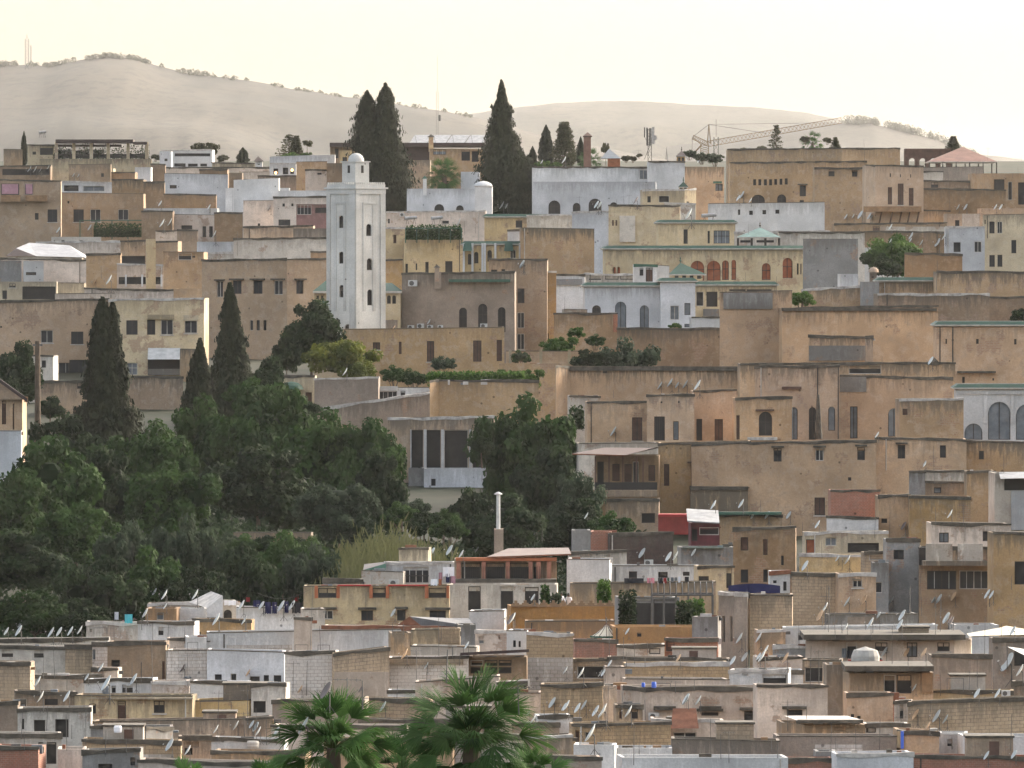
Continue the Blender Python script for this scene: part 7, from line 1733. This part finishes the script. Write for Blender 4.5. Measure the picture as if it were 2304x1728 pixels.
o,a,b=lat('antenna_tower','short tower crowded with mobile phone antennas','antenna tower',tx(1150),ty(330),ty(590),640,.32,12,'metal',.07)
for (x0,y0,x1,y1) in ((1103,318,1112,400),(1122,320,1134,470),(1145,325,1160,470),(1165,315,1190,400),(1168,395,1192,460),(1190,385,1208,425)):
    p=P(tx(x0),ty(y1),639.3);q=P(tx(x1),ty(y0),639.3); m=MB(); m.box(p.x,q.x,639.3,639.6,p.z,q.z,F_['coping_pale' if x0>1160 else 'metal']); m.build('panel_antenna',o)
m=MB(); p=P(tx(1105),ty(585),640); m.bar(p,P(tx(1148),ty(480),640),.06,F_['metal'],4); m.bar(P(tx(1108),ty(400),640),P(tx(1150),ty(480),640),.05,F_['metal'],4); m.build('strut',o)
r=root('chimney',tuple(P(tx(632),ty(520),645)),'red brick chimney with little gabled cap','chimney'); a=P(tx(602),ty(520),645);b=P(tx(662),ty(395),645); m=MB(); m.box(a.x,b.x,645,647.4,a.z-3,b.z,F_['tile_terra']); m.build('stack',r)
m=MB(); a=P(tx(596),ty(390),644.6);b=P(tx(672),ty(378),644.6); m.prism([(a.x,644.6),(b.x,644.6),(b.x,647.8),(a.x,647.8)],a.z-.2,a.z,F_['shutter']); t=P(tx(634),ty(360),646); m.pyramid([(a.x,644.6),(b.x,644.6),(b.x,647.8),(a.x,647.8)],a.z,tuple(t),F_['shutter']); m.build('cap',r)
r=root('house',tuple(P(tx(830),ty(600),652)),'dark hip roofed house with orange eave on skyline','house'); m=MB(); a=P(tx(745),ty(585),650);b=P(tx(915),ty(575),650); t1=P(tx(810),ty(500),655); m.pyramid([(a.x,650),(b.x,650),(b.x,660),(a.x,660)],b.z,tuple(t1),F_['bluegrey']); m.build('roof',r); m=MB(); m.box(P(tx(805),0,650).x,b.x-.2,650.3,659,b.z-3,b.z-.02,F_['orange']); m.build('wall',r)
roofpyr('small dark pyramid roof kiosk by crane bush',1368,1452,555,515,648,'darkroof',ybase=620,wall='oc',name='roof_kiosk',cat='roof kiosk',dep=6)
# crane, distant
D=900; r=root('tower_crane',tuple(P(tx(1605),ty(560),D)),'orange tower crane with raised jib behind roofs','crane'); m=MB(); lattice(m,P(tx(1605),ty(640),D),P(tx(1605),ty(460),D),1.0,10,F_['crane'],.10); m.build('mast',r)
m=MB(); lattice(m,P(tx(1640),ty(455),D),P(tx(1150+0)+0,0,1) if False else P(1893,271,D),.7,34,F_['crane'],.085); m.build('jib',r)
m=MB(); a=P(tx(1640),ty(295),D); m.bar(P(tx(1628),ty(455),D),a,.16,F_['crane'],4); m.bar(P(tx(1655),ty(455),D),a,.16,F_['crane'],4); m.build('apex_frame',r)
m=MB(); lattice(m,P(tx(1640),ty(460),D),P(tx(1505),ty(400),D),.5,9,F_['crane'],.1); m.build('counter_jib',r)
m=MB(); c=P(tx(1505),ty(400),D); m.bar(a,c,.06,F_['metal'],3); m.bar(a,P(1650+75,300,D),.06,F_['metal'],3); m.bar(c,P(tx(1500),ty(500),D),.06,F_['metal'],3); m.bar(c,P(tx(1575),ty(460),D),.1,F_['crane'],3); m.bar(P(tx(1510),ty(540),D),P(tx(1580),ty(465),D),.2,F_['crane'],4); m.bar(a,P(1880,276,D),.04,F_['metal'],3); m.build('cable',r)
o,a,b=lat('antenna_tower','twin thin poles beside the crane mast','antenna tower',tx(1700),ty(400),ty(560),800,.5,8,'metal',.09)
m=MB(); m.bar(b,b+Vector((0,0,4)),.06,F_['metal'],4); m.build('whip',o)
# solar sheets and lamp on restaurant
tile(580,150)
r=root('glass_canopy',tuple(P(tx(1560),ty(630),650)),'row of pale sloping glass panels over restaurant','canopy')
for k in range(4):
    x0=1255+k*155; a=P(tx(x0),ty(628),646);b=P(tx(x0+150),ty(628),646);c=P(tx(x0+200),ty(568),652);d=P(tx(x0+50),ty(568),652)
    m=MB(); m.face([a,b,c,d],F_['tin']); m.face([Vector(p)-Vector((0,0,.05)) for p in (d,c,b,a)],F_['tin']); m.build('panel',r); m=MB(); m.bar(b,c,.07,F_['metal'],4); m.bar(P(tx(x0+60),ty(628),646),d,.06,F_['metal'],4); m.bar(c,(c.x,c.y,c.z-5),.05,F_['metal'],4); m.build('frame',r)
def lanternpost(x,yt,yb,w,D,label,mat='wh',capm='green'):
    r=root('lantern_turret',tuple(P(tx(x),ty(yb),D)),label,'turret'); a=P(tx(x-w/2),ty(yb),D);b=P(tx(x+w/2),ty(yt+25),D); ww=b.x-a.x; m=MB(); m.box(a.x,b.x,D,D+ww,a.z-1,b.z,M[mat]); m.build('post',r); t=P(tx(x),ty(yt),D+ww/2); m=MB(); k=ww*.35; m.pyramid([(a.x-k,D-k),(b.x+k,D-k),(b.x+k,D+ww+k),(a.x-k,D+ww+k)],b.z,tuple(t),F_[capm]); m.build('cap',r)
lanternpost(1437,560,660,38,636,'cream lantern turret on the restaurant roof edge','cr','coping')
lanternpost(1385,905,1015,30,556,'white lantern post with dark cap by palm','wh','green')
tile(0,200); lanternpost(2146,560,655,60,641,'dark capped lantern turret above pink wall','bw','darkroof') if False else None
tile(580,560); lanternpost(1487,130,200,36,409,'ornamental cap turret on the mauve grey house','gy','gy' if False else 'coping')
# lit lamps at the little shop
em=bpy.data.materials.new('lamp_glow'); em.use_nodes=True; t=em.node_tree; t.nodes.remove(t.nodes['Principled BSDF']); e=t.nodes.new('ShaderNodeEmission'); e.inputs[0].default_value=(1,.45,.15,1); e.inputs[1].default_value=2.5; t.links.new(e.outputs[0],t.nodes['Material Output'].inputs[0])
tile(580,150)
for (x,y,l) in ((150,880,'lit orange lamp at left end of shop'),(285,858,'lit orange lamp at right end of shop')):
    c=P(tx(x),ty(y),598.8); m=MB(); m.lathe(tuple(c),[(0,-.25),(.18,-.14),(.22,.04),(.12,.2),(0,.24)],em,10); o=m.build('wall_lamp',origin=tuple(c)); tag(o,l,'lamp')
# utility pole
tile(0,560); c=P(tx(312),ty(1430),360); r=root('utility_pole',tuple(c),'thick dark utility pole left of tall cypress','pole'); a=P(tx(312),ty(765),360); m=MB(); m.bar((c.x,360,c.z-4),tuple(a),.34,F_['bark'],8,.26); m.build('pole',r); m=MB(); m.box(a.x-.5,a.x+.5,359.8,360,a.z-.5,a.z-.3,F_['metal']); m.build('crossarm',r)
# leaning column before the peach recessed wing, tilted pipe at gate house
tile(1704,600); m=MB(); m.bar(P(tx(1375),ty(890),370),P(tx(1490),ty(775),370),.55,F_['coping'],8); o=m.build('stair_hood',origin=tuple(P(tx(1375),ty(890),370))); tag(o,'slanting dark stair hood beside peach gate house','stair hood')
m=MB(); a=P(tx(508),ty(1430),348.2); b=P(tx(505),ty(1060),348.2); m.bar(a,b,.42,F_['coping'],8,.12); o=m.build('buttress_pillar',origin=tuple(a)); tag(o,'tapering dark buttress on tall peach facade','buttress')
# overhead cables and iron frames on near roofs
def cable(x0,y0,x1,y1,label,D0,D1):
    a=P(x0,y0,D0); b=P(x1,y1,D1); m=MB(); pts=[a.lerp(b,i/10)-Vector((0,0,math.sin(PI*i/10)*.6)) for i in range(11)]
    for p,q in zip(pts,pts[1:]): m.bar(p,q,.012,F_['metal'],3)
    o=m.build('cable',origin=tuple(a)); tag(o,label,'cable')
cable(580,1335,700,1325,'thin cable from garden to red edged parapet house',270,269.5)
cable(700,1380,860,1392,'thin cable over the low red edged terrace',262,262)
def ironframe(x0,y0,x1,y1,label):
    D=place((tx(x0)+tx(x1))/2,ty(y1),.3); a=P(tx(x0),ty(y1),D); b=P(tx(x1),ty(y0),D); m=MB()
    for p,q in (((a.x,D,a.z),(a.x,D,b.z)),((b.x,D,a.z),(b.x,D,b.z)),((a.x,D,b.z),(b.x,D,b.z))): m.bar(p,q,.025,F_['metal'],4)
    o=m.build('iron_frame',origin=tuple(a)); tag(o,label,'iron frame','iron frames on near roofs')
tile(1720,1290,584); ironframe(1558,895,1698,1010,'square iron frame against wide pinkish brown wall'); ironframe(790,652,878,720,'iron frame beside black shirt')
tile(570,1290,584); ironframe(355,610,465,668,'left iron frame on whitewashed block roof'); ironframe(550,612,648,672,'right iron frame on whitewashed block roof'); ironframe(1695,630,1790,700,'iron frame below cream low house')
tile(0,1290,584); ironframe(1598,588,1685,660,'iron frame on small white parapet'); ironframe(1705,1095,1970,1160,'wide iron frame on cream terrace parapet'); ironframe(800,465,910,515,'iron frame on white roof wall')
tile(1140,1290,584); ironframe(1265,938,1395,985,'iron rail beside blue barrels')

settle()
for r_ in PR.values(): free(r_)
for o in bpy.data.objects:
    for k in ('_o','_D','_short','_h','_w','_set','_proto','_y0'):
        if k in o: del o[k]
# ------------------------------------------------------------------ air
m=bpy.data.materials.new('haze'); m.use_nodes=True; t=m.node_tree; t.nodes.remove(t.nodes['Principled BSDF'])
v=t.nodes.new('ShaderNodeVolumePrincipled'); v.inputs['Color'].default_value=(.93,.92,.90,1); v.inputs['Density'].default_value=HAZE/K; v.inputs['Anisotropy'].default_value=.2
t.links.new(v.outputs[0],t.nodes['Material Output'].inputs['Volume'])
b=MB(); b.box(-9000,9000,-300,35900,-60,420,m); o=b.build('haze',origin=(0,0,0)); o['kind']='stuff'; o['label']='pale warm haze filling the valley air'; o['category']='haze'
# ------------------------------------------------------------------ light
w=bpy.data.worlds.new('World'); sc.world=w; w.use_nodes=True; t=w.node_tree; bg=t.nodes['Background']; s=t.nodes.new('ShaderNodeTexSky'); s.sky_type='NISHITA'; s.sun_disc=False
s.sun_elevation=rad(SUN_EL); s.sun_rotation=rad(SUN_AZ); s.altitude=400; s.air_density=1.0; s.dust_density=8.0; s.ozone_density=1.5
hs=t.nodes.new('ShaderNodeHueSaturation'); hs.inputs['Saturation'].default_value=.55; t.links.new(s.outputs[0],hs.inputs['Color']); wm=t.nodes.new('ShaderNodeMix'); wm.data_type='RGBA'; wm.blend_type='MULTIPLY'; wm.inputs[0].default_value=1; wm.inputs[7].default_value=(1.04,1.0,.935,1); t.links.new(hs.outputs[0],wm.inputs[6]); t.links.new(wm.outputs[2],bg.inputs[0]); bg.inputs[1].default_value=SKY
l=bpy.data.lights.new('sun','SUN'); l.energy=SUN; l.angle=rad(SOFT); l.color=(1,.93,.82); lo=bpy.data.objects.new('sun',l); C.objects.link(lo)
dv=Vector((math.sin(rad(SUN_AZ))*math.cos(rad(SUN_EL)),math.cos(rad(SUN_AZ))*math.cos(rad(SUN_EL)),math.sin(rad(SUN_EL))))
lo.rotation_euler=dv.to_track_quat('Z','Y').to_euler(); lo.location=dv*50
sc.view_settings.view_transform='Standard'; sc.view_settings.look='None'; sc.view_settings.gamma=1; sc.view_settings.exposure=EXPO
sc.render.engine='CYCLES'; sc.cycles.use_denoising=True; sc.cycles.max_bounces=6; sc.cycles.volume_bounces=1; sc.cycles.use_adaptive_sampling=True
sc.cycles.caustics_reflective=False; sc.cycles.caustics_refractive=False
